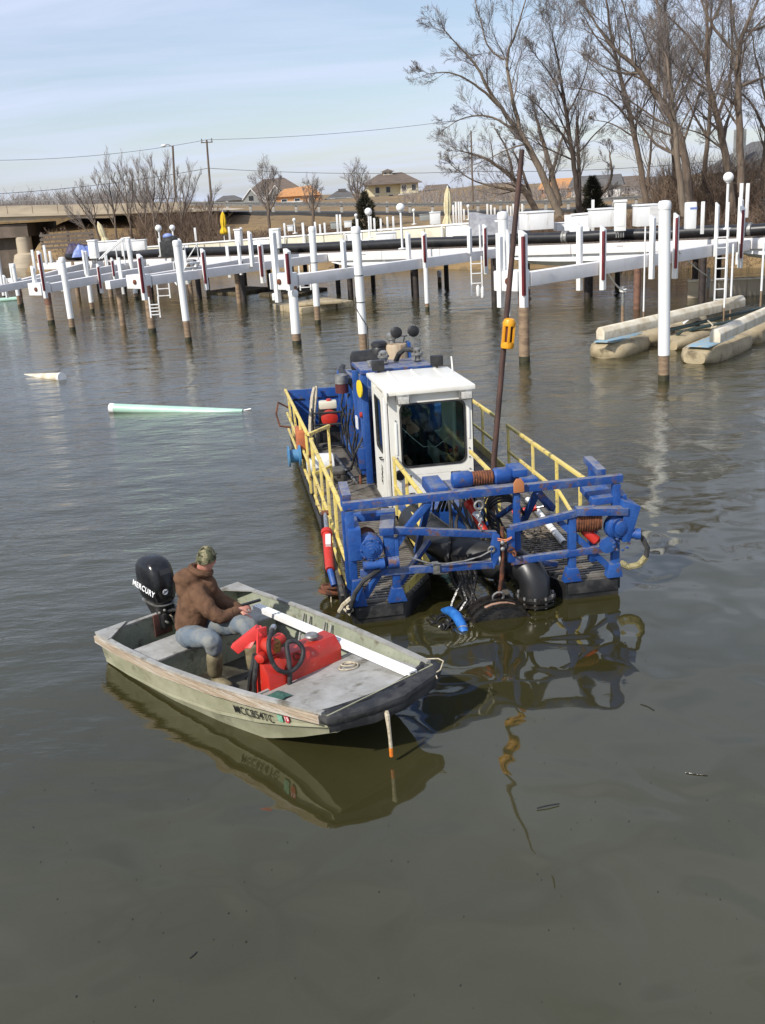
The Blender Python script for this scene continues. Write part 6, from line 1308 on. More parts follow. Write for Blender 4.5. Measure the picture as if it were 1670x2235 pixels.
# --- furniture of the docks: pedestals, boxes, covers, umbrellas
def dbox(px0, px1, py0, py1, Y, dep, name, lab, cat, m='white', rz=0, lid=True, grp='white dock boxes and counters'):
    A, B = D(px0, py1, Y), D(px1, py1, Y); h = D(px0, py0, Y).z-A.z; w = abs(B.x-A.x)
    th = thing(name, lab, cat, ((A.x+B.x)/2, Y, A.z), R(rz), grp)
    MB().box((-w/2, 0, 0), (w/2, dep, h*.92 if lid else h)).build('body', M[m], th, bevel=.015)
    if lid: MB().box((-w/2-.03, -.03, h*.925), (w/2+.03, dep+.03, h)).build('lid', M[m], th, bevel=.012)
    return th
for px0, px1, py0, py1, Y, lab in ((195, 212, 524, 565, 48.5, 'white power pedestal beside the crumpled blue tarp'), (592, 611, 499, 543, 43.8, 'white power pedestal left of the double white piles'), (1341, 1366, 437, 505, 36.0, 'tall white power pedestal on conduit legs by the thick capped pile'), (514, 527, 500, 540, 48, 'slim white power pedestal left of the small grey boxes')):
    th = dbox(px0, px1, py0, py1, Y, .35, 'power_pedestal', lab, 'pedestal', 'white', -12, True, 'white power pedestals')
    h = D(px0, py0, Y).z-D(px0, py1, Y).z; w = D(px1, py1, Y).x-D(px0, py1, Y).x
    for k in range(4): MB().cyl((-w*.3+w*.2*k, .1, -.22), (-w*.3+w*.2*k, .1, .02), .025).build('conduit', M['galv'], th)
    MB().box((-w*.38, -.012, h*.15), (w*.38, 0.0, h*.8)).build('door', M['white'], th, bevel=.005)
dbox(1292, 1341, 456, 497, 38.5, .7, 'dock_box', 'white dock counter left of the tall power pedestal', 'dock box'); th = dbox(1391, 1438, 447, 495, 37.5, .7, 'dock_cabinet', 'white dock cabinet with grey doors behind the thick capped pile', 'cabinet', 'white')
MB().box((.05, -.02, .1), (.45, -.005, .75)).build('door', M['sidingwhite'], th)
dbox(1149, 1210, 463, 503, 42, 1.2, 'deck_locker', 'large white slant sided locker right of the rusty pole', 'locker', 'white', 6); dbox(1215, 1290, 487, 505, 43, .8, 'low_bench', 'low white bench along the pier right of the large locker', 'bench', 'white', 0)
dbox(290, 318, 524, 548, 51, .5, 'dock_box', 'small white dock box left of the globe lamp pair', 'dock box'); dbox(628, 640, 492, 505, 56, .5, 'dock_box', 'tiny white dock box on the shore below the middle bare tree', 'dock box'); dbox(752, 768, 483, 497, 60, .5, 'dock_box', 'tiny white dock box left of the dark evergreen bush', 'dock box'); dbox(940, 962, 463, 490, 58, .6, 'dock_box', 'white dock box left of the tall cream umbrella', 'dock box')
dbox(722, 745, 485, 500, 61, .6, 'grey_crate', 'small grey crate on the shore left of the dark evergreen bush', 'crate', 'sidinggrey', 0, True, 'grey crates on the shore'); dbox(917, 940, 468, 482, 62, .6, 'grey_crate', 'small grey crate on the shore below the yellow house', 'crate', 'sidinggrey', 0, True, 'grey crates on the shore')
dbox(215, 290, 527, 552, 52.5, .8, 'low_bench', 'long white bench left of the small white dock box', 'bench', 'white'); dbox(823, 866, 508, 540, 44, .6, 'low_bench', 'white bench with dark gap in front of the cream wall', 'bench', 'white')
o = dbox(352, 395, 528, 562, 48, .7, 'covered_grill', 'grill under a black cover with a bright blue cap', 'grill', 'rubber', 0, False, None); h = D(352, 528, 48).z-D(352, 562, 48).z
MB().ell((0, .35, h), (.42, .36, .25), 16, 8).build('cover_top', M['rubber'], o); MB().ell((-.1, .35, h+.22), (.24, .2, .14), 14, 8).build('blue_cap', M['tarpblue'], o)
def tarp(pxc, pyt, pyb, Y, wpx, m, name, lab, cat, seed):
    c = D(pxc, pyb, Y); h = D(pxc, pyt, Y).z-c.z; w = wpx/FOC*Y; rng = random.Random(seed); mb = MB(); nx, ny = 22, 12; ph = [rng.uniform(0, 6) for _ in range(6)]
    for j in range(ny+1):
        for i in range(nx+1):
            u, v = i/nx*2-1, j/ny*2-1; e = max(0, 1-abs(u)**2.4)*max(0, 1-abs(v)**2.4)
            z = h*e**.55*(.82+.18*math.sin(u*4+ph[0])*math.sin(v*3+ph[1]))+.05*h*math.sin(u*13+ph[2]+v*4)*e
            mb.v.append((u*w/2, v*w*.28, max(0, z)))
    for j in range(ny):
        for i in range(nx): mb.f.append((j*(nx+1)+i, j*(nx+1)+i+1, (j+1)*(nx+1)+i+1, (j+1)*(nx+1)+i))
    o = mb.build(name, M[m], ang=70); o.location = c; o.rotation_euler = (0, 0, R(8)); return tag(o, lab, cat)
tarp(172, 526, 552, 53.5, 52, 'tarppurple', 'covered_boat', 'boat under a dark purple tarp near the bridge pier', 'boat', 1); tarp(182, 532, 560, 51.5, 44, 'tarpblue', 'blue_tarp', 'crumpled pale blue tarp heap next to the white power pedestal', 'tarp', 2); tarp(272, 530, 550, 54, 36, 'tarppurple', 'dark_tarp', 'small dark purple tarp behind the white dock benches', 'tarp', 3)
# boat under a ridge shaped grey cover
c = D(1090, 518, 43.5); o = MB(); wd = 125/FOC*43.5; n = 14
for i in range(n+1):
    u = i/n; x = -wd/2+wd*u; hr = .95*(1-.35*u) if u < .95 else .5; hw = .9*math.sin(math.pi*min(.5, u*.9+.25))
    for j in range(9): v = j/8*2-1; o.v.append((x, v*hw+.6*u, .12+hr*(1-abs(v)**1.4)+.025*math.sin(9*v+i)))
for i in range(n):
    for j in range(8): o.f.append((i*9+j, (i+1)*9+j, (i+1)*9+j+1, i*9+j+1))
o.f.append(tuple(range(9))); o.f.append(tuple(n*9+j for j in range(9)))
o = o.build('covered_boat', M['tarpgrey'], ang=60); o.location = c; tag(o, 'boat under a grey ridged cover behind the right finger dock', 'boat')
def umbrella(pxb, pyb, pxt, pyt, Y, m, lab, r=.26):
    B_, T_ = D(pxb, pyb, Y), D(pxt, pyt, Y); th = thing('closed_umbrella', lab, 'umbrella', B_, 0, 'closed umbrellas on the docks'); d = T_-B_; h = d.length; o = MB(); n = 16
    prof = [(.55, .0), (1.0, .06), (.95, .16), (.62, .28), (.50, .34), (.66, .42), (.72, .60), (.55, .85), (.22, .97), (.10, 1.0)]
    for q, z in prof:
        for k in range(n): a = 2*math.pi*k/n; rr = r*q*(1+.16*math.cos(8*a)); o.v.append((rr*math.cos(a), rr*math.sin(a), z*h))
    for i in range(len(prof)-1):
        for k in range(n): o.f.append((i*n+k, i*n+(k+1) % n, (i+1)*n+(k+1) % n, (i+1)*n+k))
    o.f.append(tuple(range(n))); cn = o.build('canopy', M[m], th, ang=70); cn.rotation_euler = Vector((0, 0, 1)).rotation_difference(d.normalized()).to_euler()
    MB().cyl((0, 0, -.6), (0, 0, .3), .025).build('pole', M['white'], th); q = MB(); q.tube([d*.98, d*1.03], .03, 8); q.build('finial', M['white'], th)
umbrella(489, 512, 486, 462, 57, 'fabricyel', 'closed bright yellow umbrella on the shore below the left trees', .19); umbrella(977, 500, 977, 408, 47, 'fabriccream', 'tall closed cream umbrella right of the yellow house', .21); umbrella(232, 533, 214, 485, 54, 'fabriccream', 'closed tan umbrella leaning to the left below the bridge', .19)
# evergreen bush, brown plank fence, distant clutter of small white posts
rng = random.Random(21); k = 0
SP = [(100, 563, 535), (110, 560, 548), (75, 578, 545), (268, 545, 533), (350, 545, 520), (427, 514, 497), (501, 512, 495), (527, 512, 496), (622, 506, 487), (664, 530, 486), (690, 520, 484), (700, 515, 489), (710, 512, 486), (737, 498, 468), (744, 498, 468), (781, 500, 478), (810, 500, 472), (818, 500, 476), (832, 500, 477), (846, 492, 473), (859, 492, 472), (944, 488, 460), (990, 478, 447), (996, 478, 441), (1002, 478, 440), (1007, 478, 440), (1013, 470, 456), (1064, 464, 445), (1072, 464, 447), (1080, 464, 453), (1108, 468, 448), (1115, 468, 450), (1121, 468, 445), (1132, 466, 438), (1140, 466, 445), (1294, 495, 436), (1533, 490, 440), (1616, 460, 400), (1630, 455, 400)]
CNT = {}; ORD = ['first', 'second', 'third', 'fourth', 'fifth', 'sixth', 'seventh', 'eighth', 'ninth', 'tenth', 'eleventh', 'twelfth', 'thirteenth', 'fourteenth', 'fifteenth', 'sixteenth', 'seventeenth', 'eighteenth', 'nineteenth']
for px, pb, pt in sorted(SP):
    Y = 49 if pb > 520 else (57 if pb > 490 else 66)
    if px in (1294, 1533): Y = 40 if px == 1294 else 34
    if px in (1616, 1630): Y = 36
    B_ = D(px, pb, Y); h = D(px, pt, Y).z-B_.z; r = .055 if Y > 45 else .05
    o = MB().box((-r, -r, -.3), (r, r, h)).build('dock_post', M['white'], None, bevel=.01); o.location = B_
    side = 'left' if px < 400 else ('middle' if px < 950 else 'right'); CNT[side] = CNT.get(side, 0)+1; nth = ORD[CNT[side]-1]
    tag(o, {'left': '%s slim white post from the left among the docks by the bridge', 'middle': '%s slim white post from the left behind the cream wall below the houses', 'right': '%s slim white post from the left behind the right half of the pier'}[side] % nth, 'post', {'left': 'white posts by the bridge', 'middle': 'white posts behind the cream wall', 'right': 'white posts behind the right half of the pier'}[side])
th = thing('plank_fence', 'low weathered brown rail fence on the shore under the bridge trees', 'fence', D(128, 548, 56))
for k in range(4):
    MB().box((-.9, -.02, .12+.22*k), (2.0, .02, .24+.22*k)).build('plank', M['deckboard'], th)
for x in (-.8, .6, 1.9): MB().box((x-.05, .021, -.3), (x+.05, .10, 1.0)).build('post', M['deckboard'], th)
# stair rails by the left docks
th = thing('stair_rail', 'white stair handrails leading down beside the white bench at the left', 'handrail', D(235, 560, 47))
for y_ in (0, .5): MB().tube([(-.4, y_, -.1), (-.1, y_, .15), (.75, y_, .75), (1.0, y_, .75)], .03, 7).build('rail', M['white'], th)
for x, y_ in ((-.1, 0), (.75, 0), (.3, .5)): MB().cyl((x, y_, -.4), (x, y_, .1+.7*max(0, x)), .03).build('baluster', M['white'], th)
th = thing('boarding_stairs', 'white plastic boarding stairs with rails on the second finger dock from the left', 'stairs', D(408, 618, 41.5), R(-40))
for k in range(4): MB().box((-.3+.2*k, -.3, .15+.2*k), (-.05+.2*k, .3, .22+.2*k)).build('tread', M['white'], th, bevel=.01)
for y_ in (-.32, .32):
    MB().bar((-.3, y_, .0), (.5, y_, .85), .04, .18).build('stringer', M['white'], th); MB().tube([(-.3, y_, .1), (-.3, y_, .8), (.5, y_, 1.5), (.5, y_, .8)], .025, 6).build('handrail', M['white'], th)
# --- floating bits in front
o = MB(); o.tube([G(1172, 1764, .01), G(1196, 1758, .015), G(1221, 1754, .01)], .0045, 5); tag(o.build('floating_stick', M['tar']), 'thin dark stick floating in the mast reflection before the barge', 'stick', 'floating sticks')
for pp_, lab in ((((1496, 1686), (1520, 1690), (1545, 1692)), 'thin dark stick floating in the calm water at the right'), (((415, 2090), (422, 2085), (430, 2077)), 'tiny twig floating low at the left'), (((1398, 1536), (1415, 1542), (1428, 1550)), 'short dark stick floating right of the frame reflection')):
    tag(MB().tube([G(*q, .004) for q in pp_], .004, 5).build('floating_stick', M['tar']), lab, 'stick', 'floating sticks')
o = MB(); rng = random.Random(9)
for k in range(170):
    px, py = rng.uniform(60, 1650), rng.uniform(1350, 2230); c = G(px, py, .003); r = rng.uniform(.002, .007); a = rng.uniform(0, 6)
    o.v += [c+Vector((r*math.cos(a+q)*rng.uniform(.5, 1.4), r*math.sin(a+q), .001+.002*(q == 0))) for q in (0, 1.6, 3.1, 4.7)]; n = len(o.v); o.f.append((n-4, n-3, n-2, n-1))
tag(o.build('floating_leaf_bits', M['tar'], smooth=False, kind='stuff'), 'scattered leaf bits and foam specks floating on the near water', 'debris')
# ================================================================== bridge, poles, houses
br = thing('bridge', 'concrete road bridge with parapet and stained pier at the left edge', 'bridge', (0, 0, 0))
BY = 84.0
def bz(px, py, Y=BY): return D(px, py, Y)
A0, A1 = bz(-260, 455), bz(400, 441); B0, B1 = bz(-260, 494), bz(345, 468)
o = MB(); o.ext([(A0.x, BY, A0.z-.75), (A1.x, BY, A1.z-.55), (B1.x+6, BY, B1.z), (B0.x, BY, B0.z)], (0, 9, 0)); o.build('deck_girder', M['concrete'], br)
o = MB(); o.ext([(A0.x, BY-.25, A0.z-.9), (A1.x, BY-.25, A1.z-.75), (A1.x, BY-.25, A1.z-.60), (A0.x, BY-.25, A0.z-.65)], (0, .25, 0)); o.build('deck_ledge', M['concrete'], br)
n = 12
for i in range(n): a, b = A0.lerp(A1, (i+.01)/n), A0.lerp(A1, (i+.99)/n); MB().ext([(a.x, BY-.12, a.z-.62), (b.x, BY-.12, b.z-.62), (b.x, BY-.12, b.z), (a.x, BY-.12, a.z)], (0, .22, 0)).build('parapet_panel', M['concrete'], br)
MB().bar((A0.x, BY, A0.z+.38), (A1.x, BY, A1.z+.30), .07).build('railing', M['galv'], br)
for i in range(20): a = A0.lerp(A1, i/19.5); MB().bar((a.x, BY, a.z-.02), (a.x, BY, a.z+.36), .06).build('railing_post', M['galv'], br)
for px, w in ((30, .62), (-150, .62)):
    T = bz(px, 490); T.z = min(T.z, 3.6); MB().box((T.x-4.5, BY+.4, T.z-1.0), (T.x+.9, BY+8.5, T.z)).build('pier_cap', M['darkconcrete'], br)
    MB().tube([(T.x+.3, BY+.9, -1), (T.x+.3, BY+.9, T.z-1.0)], w, 14).build('pier_column', M['concrete'], br); MB().box((T.x-4.2, BY+1.2, -1), (T.x-.4, BY+8, T.z-1.0)).build('pier_wall', M['darkconcrete'], br)
    MB().lathe([(1.3, -1), (1.1, .3), (.9, 1.0), (.5, 1.2)], (T.x+.3, BY+.9, 0), 12).build('pier_footing', M['concrete'], br)
# wooden poles, street light, wires
def wpole(pxt, pyt, pxb, pyb, Y, r, lab, arm=True, nm='utility_pole'):
    T, B_ = D(pxt, pyt, Y), D(pxb, pyb, Y); th = thing(nm, lab, 'pole', B_, 0); d = T-B_; MB().tube([Vector((0, 0, -2)), d*.5, d], [r, r*.9, r*.75], 9).build('shaft', M['bark'], th)
    if arm:
        MB().bar(d-Vector((.6, 0, .25)), d+Vector((.6, 0, -.25)), .09).build('cross_arm', M['bark'], th)
        for x in (-.5, .5): MB().cyl(d+Vector((x, 0, -.2)), d+Vector((x, 0, .12)), .06).build('insulator', M['galv'], th)
    return th, T, d
u1, U1T, dd = wpole(451, 305, 461, 440, 108, .12, 'tall wooden utility pole with a cross arm beyond the road left of the houses')
u2, U2T, _ = wpole(1028, 285, 1032, 420, 112, .10, 'slim wooden utility pole seen through the leftmost big tree at the right', False)
u3, U3T, dd = wpole(377, 318, 383, 445, 98, .12, 'wooden lamp post with a curved arm and street light among the left trees', False, 'street_light')
MB().tube([dd-Vector((0, 0, .1)), dd+Vector((-.4, 0, .12)), dd+Vector((-.75, 0, .10))], .05, 6).build('lamp_arm', M['galv'], u3); MB().ell(dd+Vector((-.82, 0, .05)), (.26, .16, .11), 12, 7).build('lamp_head', M['white'], u3)
def wire(a, b, sag, r, lab):
    n = 16; tag(MB().tube([a.lerp(b, i/n)-Vector((0, 0, sag*4*(i/n)*(1-i/n))) for i in range(n+1)], r, 5, cap=False).build('power_line', M['rubber']), lab, 'wire', 'power lines across the sky')
m1 = D(455, 367, 108); wire(D(-40, 425, 100), m1, .35, .024, 'lower power line rising from the left edge to the utility pole'); wire(m1, D(1031, 374, 112),   .35, .022, 'lower power line between the two utility poles'); wire(D(-40, 350, 100), U1T, .5, .018, 'faint upper power line left of the utility pole'); wire(U1T, U2T+Vector((0, 0, 1.2)), .4, .018, 'faint upper power line right of the utility pole'); wire(D(1031, 374, 112), D(1750, 330, 105), .6, .025, 'power line passing behind the big bare trees')
# houses
def windows(par, spots, Y, m='pane', fm='sidingwhite', wd=.9, hg=1.2):
    for x, z in spots:
        f = MB(); f.box((x-wd/2-.10, Y-.06, z-hg/2-.10), (x+wd/2+.10, Y-.001, z+hg/2+.10)); f = f.build('window', M[fm], par); MB().box((x-wd/2, Y-.075, z-hg/2), (x+wd/2, Y-.061, z+hg/2)).build('pane', M[m], f)
HY = 235.0
c = D(858, 433, HY); hs = thing('yellow_house', 'pale yellow two storey house with a hipped brown roof and rooftop cupola', 'house', c, R(6))
MB().box((-5.4, 0, -1.5), (5.2, 8, 3.2)).build('wall', M['siding'], hs); MB().box((1.6, -1.2, .95), (5.6, -.001, 3.2)).build('upper_bay', M['siding'], hs)
o = MB(); o.v = [(-6.3, -2.0, 3.15), (6.4, -2.0, 3.15), (6.4, 9, 3.15), (-6.3, 9, 3.15), (-2.6, 3.2, 5.3), (2.7, 3.2, 5.5), (-6.3, -2, 3.0), (6.4, -2, 3.0)]; o.f = [(0, 1, 5, 4), (1, 2, 5), (2, 3, 4, 5), (3, 0, 4), (0, 6, 7, 1)]; rf = o.build('roof', M['shingle'], hs, smooth=False)
o = MB(); o.box((-1.6, 2.4, 5.0), (.5, 4.2, 5.75)); o.build('cupola', M['siding'], rf); o = MB(); o.v = [(-2.1, 2.0, 5.74), (1.0, 2.0, 5.74), (1.0, 4.6, 5.74), (-2.1, 4.6, 5.74), (-.5, 3.3, 6.35)]; o.f = [(0, 1, 4), (1, 2, 4), (2, 3, 4), (3, 0, 4), (0, 3, 2, 1)]; o.build('cupola_roof', M['shingle'], rf)
windows(hs, [(-3.4, 1.9), (-1.0, 1.9), (-3.6, .2), (-.4, .2)], 0); windows(hs, [(2.4, 2.1), (4.6, 2.1)], -1.2); windows(hs, [(-1.1, 5.4), (.0, 5.4)], 2.4, wd=.5, hg=.35)
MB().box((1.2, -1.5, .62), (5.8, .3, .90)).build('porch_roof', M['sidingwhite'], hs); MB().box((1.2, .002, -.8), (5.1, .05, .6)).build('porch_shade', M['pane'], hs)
for x in (1.4, 2.8, 4.2, 5.6): MB().box((x-.12, -1.4, -1.2), (x+.12, -1.16, .62)).build('porch_column', M['sidingwhite'], hs)
MB().box((5.25, .5, .3), (6.6, 5, .45)).build('balcony', M['sidingwhite'], hs); MB().box((6.5, .5, .45), (6.56, 5, 1.2)).build('balcony_rail', M['sidingwhite'], hs); MB().box((5.3, 1, 2.0), (6.6, 4, 2.1)).build('balcony', M['sidingwhite'], hs)
c = D(598, 433, HY); h2 = thing('brown_house', 'large house with a steep brown roof and two white gables beyond the road', 'house', c, R(4))
MB().box((-5.8, 0, -1.5), (6.6, 7, 1.6)).build('wall', M['sidingwhite'], h2); o = MB(); o.v = [(-6.0, -.6, 1.4), (7.0, -.6, 1.4), (7.0, 8, 1.4), (-6.0, 8, 1.4), (-2.2, 3.6, 4.2), (2.6, 3.6, 4.3)]; o.f = [(0, 1, 5, 4), (1, 2, 5), (2, 3, 4, 5), (3, 0, 4)]; o.build('roof', M['shingle'], h2, smooth=False)
for x, w, h in ((-5.0, 1.7, 2.2), (.4, 1.8, 2.6)):
    g = MB().ext([(x-w, -1.0, -1.2), (x+w, -1.0, -1.2), (x+w, -1.0, .3), (x, -1.0, h), (x-w, -1.0, .3)], (0, 1.6, 0)).build('gable', M['sidinggrey'], h2)
    for s_ in (-1, 1): MB().bar((x+s_*(w+.3), -1.1, .05), (x, -1.1, h+.15), .16, .25, up=(0, 1, 0)).build('barge_board', M['white'], g)
    MB().box((x-.5, -1.05, -.2), (x+.5, -1.001, .8)).build('window', M['pane'], g)
c = D(655, 435, HY-8); h3 = thing('unfinished_house', 'house under construction with bare orange sheathing on its roof', 'house', c, R(5))
MB().box((-5.0, 0, -1.5), (4.6, 7, .8)).build('wall', M['osb'], h3); o = MB(); o.v = [(-5.4, -.5, .7), (4.9, -.5, .7), (4.9, 7, .7), (-5.4, 7, .7), (-3.2, 3.4, 2.3), (2.6, 3.4, 2.8)]; o.f = [(0, 1, 5, 4), (1, 2, 5), (2, 3, 4, 5), (3, 0, 4)]; o.build('roof', M['osb'], h3, smooth=False)
windows(h3, [(-3.4, -.3), (-.6, -.3), (2.4, -.3)], 0, fm='sidingwhite', wd=1.1, hg=.9); MB().box((-4.9, -.9, -1.2), (.6, -.05, -.3)).build('foundation', M['sidingwhite'], h3)
c = D(746, 437, HY-4); h4 = thing('grey_roof_house', 'low house with a dark grey hipped roof half hidden left of the yellow house', 'house', c)
MB().box((-3.4, 0, -1.5), (3.4, 6, .6)).build('wall', M['sidinggrey'], h4); o = MB(); o.v = [(-4.0, -.6, .2), (4.0, -.6, .2), (4.0, 7, .2), (-4.0, 7, .2), (-1.0, 3, 2.0), (1.2, 3, 2.0)]; o.f = [(0, 1, 5, 4), (1, 2, 5), (2, 3, 4, 5), (3, 0, 4)]; rf = o.build('roof', M['shinglegrey'], h4, smooth=False); MB().box((-.7, 2.5, 1.8), (1.0, 3.8, 2.4)).build('dormer', M['shinglegrey'], rf)
windows(h4, [(-2, -.2), (1.6, -.2)], 0)
c = D(500, 440, HY); h5 = thing('low_dark_house', 'small low house with a dark green grey roof at the left end of the row', 'house', c)
MB().box((-2.8, 0, -1.5), (2.6, 5, .3)).build('wall', M['sidinggrey'], h5); o = MB(); o.v = [(-3.2, -.5, .2), (3.0, -.5, .2), (3.0, 6, .2), (-3.2, 6, .2), (-1.5, 2.5, 1.3), (1.0, 2.5, 1.3)]; o.f = [(0, 1, 5, 4), (1, 2, 5), (2, 3, 4, 5), (3, 0, 4)]; o.build('roof', M['shinglegrey'], h5, smooth=False); windows(h5, [(-1, -.3)], 0, hg=.6)
HL = [(1300, 437, 150, 'sidingwhite', 'shinglegrey', 'pale house glimpsed between the trees left of the conifer'), (1368, 434, 165, 'sidingwhite', 'shingle', 'white house glimpsed between the trees right of the conifer'), (1230, 440, 160, 'osb', 'osb', 'orange sheathed new house glimpsed behind the leaning tree'), (1240, 445, 175, 'sidingwhite', 'osb', 'white and orange new house beside the dark twin trunk'), (1405, 430, 190, 'sidingwhite', 'shinglegrey', 'far white house behind the thin straight trunk'), (1090, 437, 215, 'siding', 'shingle', 'far tan house by the earth heap left of the rusty pole'), (950, 428, 330, 'sidinggrey', 'shingle', 'tiny far house on the horizon right of the yellow house')]
for px, py, Y, wm_, rm_, lab in HL:
    c = D(px, py, Y); th = thing('far_house', lab, 'house', c, R(8*(px % 5-2)), 'houses glimpsed beyond the trees'); MB().box((-3.4, 0, -1.5), (3.4, 6, 2.0)).build('wall', M[wm_], th)
    o = MB(); o.v = [(-3.9, -.6, 1.9), (3.9, -.6, 1.9), (3.9, 6.6, 1.9), (-3.9, 6.6, 1.9), (-3.4, 3, 3.4), (3.4, 3, 3.4)]; o.f = [(0, 1, 5, 4), (1, 2, 5), (2, 3, 4, 5), (3, 0, 4)]; o.build('roof', M[rm_], th, smooth=False); windows(th, [(-2.1, .9), (0, .9), (2.1, .9)], 0, wd=.8)
c = D(1665, 420, 70); h6 = thing('grey_house', 'grey house with a tall chimney showing at the right edge behind the trees', 'house', c)
MB().box((-1.4, 0, -2), (6, 7, 1.6)).build('wall', M['sidinggrey'], h6); o = MB(); o.v = [(-2.0, -.5, 1.4), (6.5, -.5, 1.4), (6.5, 8, 1.4), (-2.0, 8, 1.4), (2, -.5, 3.4), (2, 8, 3.4)]; o.f = [(0, 4, 5, 3), (4, 1, 2, 5), (0, 1, 4), (2, 3, 5)]; rf = o.build('roof', M['shinglegrey'], h6, smooth=False); o = MB(); o.box((-1.35, 1.5, 1.2), (-.75, 2.2, 4.1)); o.build('chimney', M['sidinggrey'], rf); windows(h6, [(0, .2)], 0)
for px, py, Y, lab in ((60, 520, 128, 'white house seen under the bridge, right of its pier'), (48, 548, 118, 'low white shed seen under the bridge beside its pier'), (215, 502, 122, 'small white house among the brush below the bridge')):
    c = D(px, py, Y); th = thing('far_house', lab, 'house', c, 0, 'houses glimpsed under the bridge'); MB().box((-2.6, 0, -2), (2.6, 5, 1.5)).build('wall', M['sidingwhite'], th); o = MB(); o.v = [(-3, -.4, 1.4), (3, -.4, 1.4), (3, 5.4, 1.4), (-3, 5.4, 1.4), (-2.4, 2.5, 2.4), (2.4, 2.5, 2.4)]; o.f = [(0, 1, 5, 4), (1, 2, 5), (2, 3, 4, 5), (3, 0, 4)]; o.build('roof', M['shinglegrey'], th, smooth=False); windows(th, [(-1.2, .2), (1.2, .2)], 0)

# ================================================================== trees
def grow(mb, twg, p, d, L, r, lvl, maxl, rng, spread=.75, up=.10, kids=6, wob=.13, rmin=.006):
    last = lvl >= maxl; n = 1 if last else (4 if r > .02 else 3); pts = [p.copy()]; rs = [r]; dirs = [d.copy()]; q = p.copy(); dd = d.copy()
    r1 = max(rmin*.6, r*.16)
    for i in range(n):
        dd = (dd + Vector((rng.gauss(0, wob), rng.gauss(0, wob), rng.gauss(0, wob)+up))).normalized(); q = q+dd*(L/n); pts.append(q.copy()); rs.append(r+(r1-r)*(i+1)/n); dirs.append(dd.copy())
    (mb if r > .03 else twg).tube(pts, rs, 6 if r > .05 else (4 if r > .022 else 3), cap=False)
    if last: return
    k = max(3, int(round(kids*rng.uniform(.8, 1.25))))
    for j in range(k):
        f = .15+.85*(j+rng.random()*.8)/k; f = min(f, .99); i = min(n-1, int(f*n)); g = f*n-i; b = pts[i].lerp(pts[i+1], g); rr = rs[i]+(rs[i+1]-rs[i])*g; dd = dirs[i+1]
        a = dd.orthogonal().normalized(); a.rotate(Matrix.Rotation(rng.uniform(0, 6.283), 3, dd)); ang = spread*rng.uniform(.55, 1.15)
        nd = (dd*math.cos(ang)+a*math.sin(ang)).normalized(); nl = L*rng.uniform(.45, .80)*(1.08-.45*f)
        grow(mb, twg, b, nd, nl, max(rmin, rr*rng.uniform(.40, .58)), lvl+1, maxl, rng, spread, up, kids, wob, rmin)
def tree_obj(name, lab, limbs, seed, bark, twig, maxl=3, kids=6, spread=.72, up=.10, cat='tree', group=None, rmin=.007, start=.25, extra=1.0, lens=.36, rs_=1.0):
    """limbs: lists of (point, radius); every limb is a smooth tapering bough that branches further along its length"""
    rng = random.Random(seed); base = limbs[0][0][0]; th = thing(name, lab, cat, (base.x, base.y, base.z), 0, group); mb, twg = MB(), MB()
    for L in limbs:
        P = [p-base for p, r in L]; rs = [r*rs_ for p, r in L]
        for _ in range(2):
            P2, R2 = [P[0]], [rs[0]]
            for i in range(len(P)-1): P2 += [P[i].lerp(P[i+1], .25), P[i].lerp(P[i+1], .75)]; R2 += [rs[i]*.75+rs[i+1]*.25, rs[i]*.25+rs[i+1]*.75]
            P, rs = P2+[P[-1]], R2+[rs[-1]]
        P = [p+Vector((rng.gauss(0, .02), rng.gauss(0, .02), 0))*(1 if i else 0) for i, p in enumerate(P)]
        mb.tube(P, rs, 9)
        tot = sum((b-a).length for a, b in zip(P, P[1:])); acc = 0; m_ = max(4, int(tot*1.5*extra)); st = start if L is limbs[0] else .10
        marks = [st+(1-st)*(j+rng.random()*.7)/m_ for j in range(m_)]+[.995, .98, .96]
        for a, b, ra, rb in zip(P, P[1:], rs, rs[1:]):
            l = (b-a).length
            for q in marks:
                s_ = q*tot
                if acc <= s_ < acc+l:
                    f = (s_-acc)/l; dd = (b-a).normalized(); o_ = dd.orthogonal().normalized(); o_.rotate(Matrix.Rotation(rng.uniform(0, 6.283), 3, dd)); ang = spread*rng.uniform(.7, 1.25) if q < .95 else .35
                    nd = (dd*math.cos(ang)+o_*math.sin(ang)).normalized(); rr = min((ra+(rb-ra)*f)*rng.uniform(.28, .48), .075); big = rng.random() < .6
                    grow(mb, twg, a.lerp(b, f), nd, tot*lens*(rng.uniform(.7, 1.15) if big else rng.uniform(.35, .7))*(1.12-.5*q), max(.014, rr*(1 if big else .6)), 1 if big else 2, maxl, rng, spread, up, kids, .10, rmin)
            acc += l
    mb.build('trunk', M[bark], th, ang=70); twg.build('crown', M[twig], th, smooth=False); return th
def lim(Y, *pr, dy=0.0): return [(D(px, py, Y+dy*i), r) for i, (px, py, r) in enumerate(pr)]
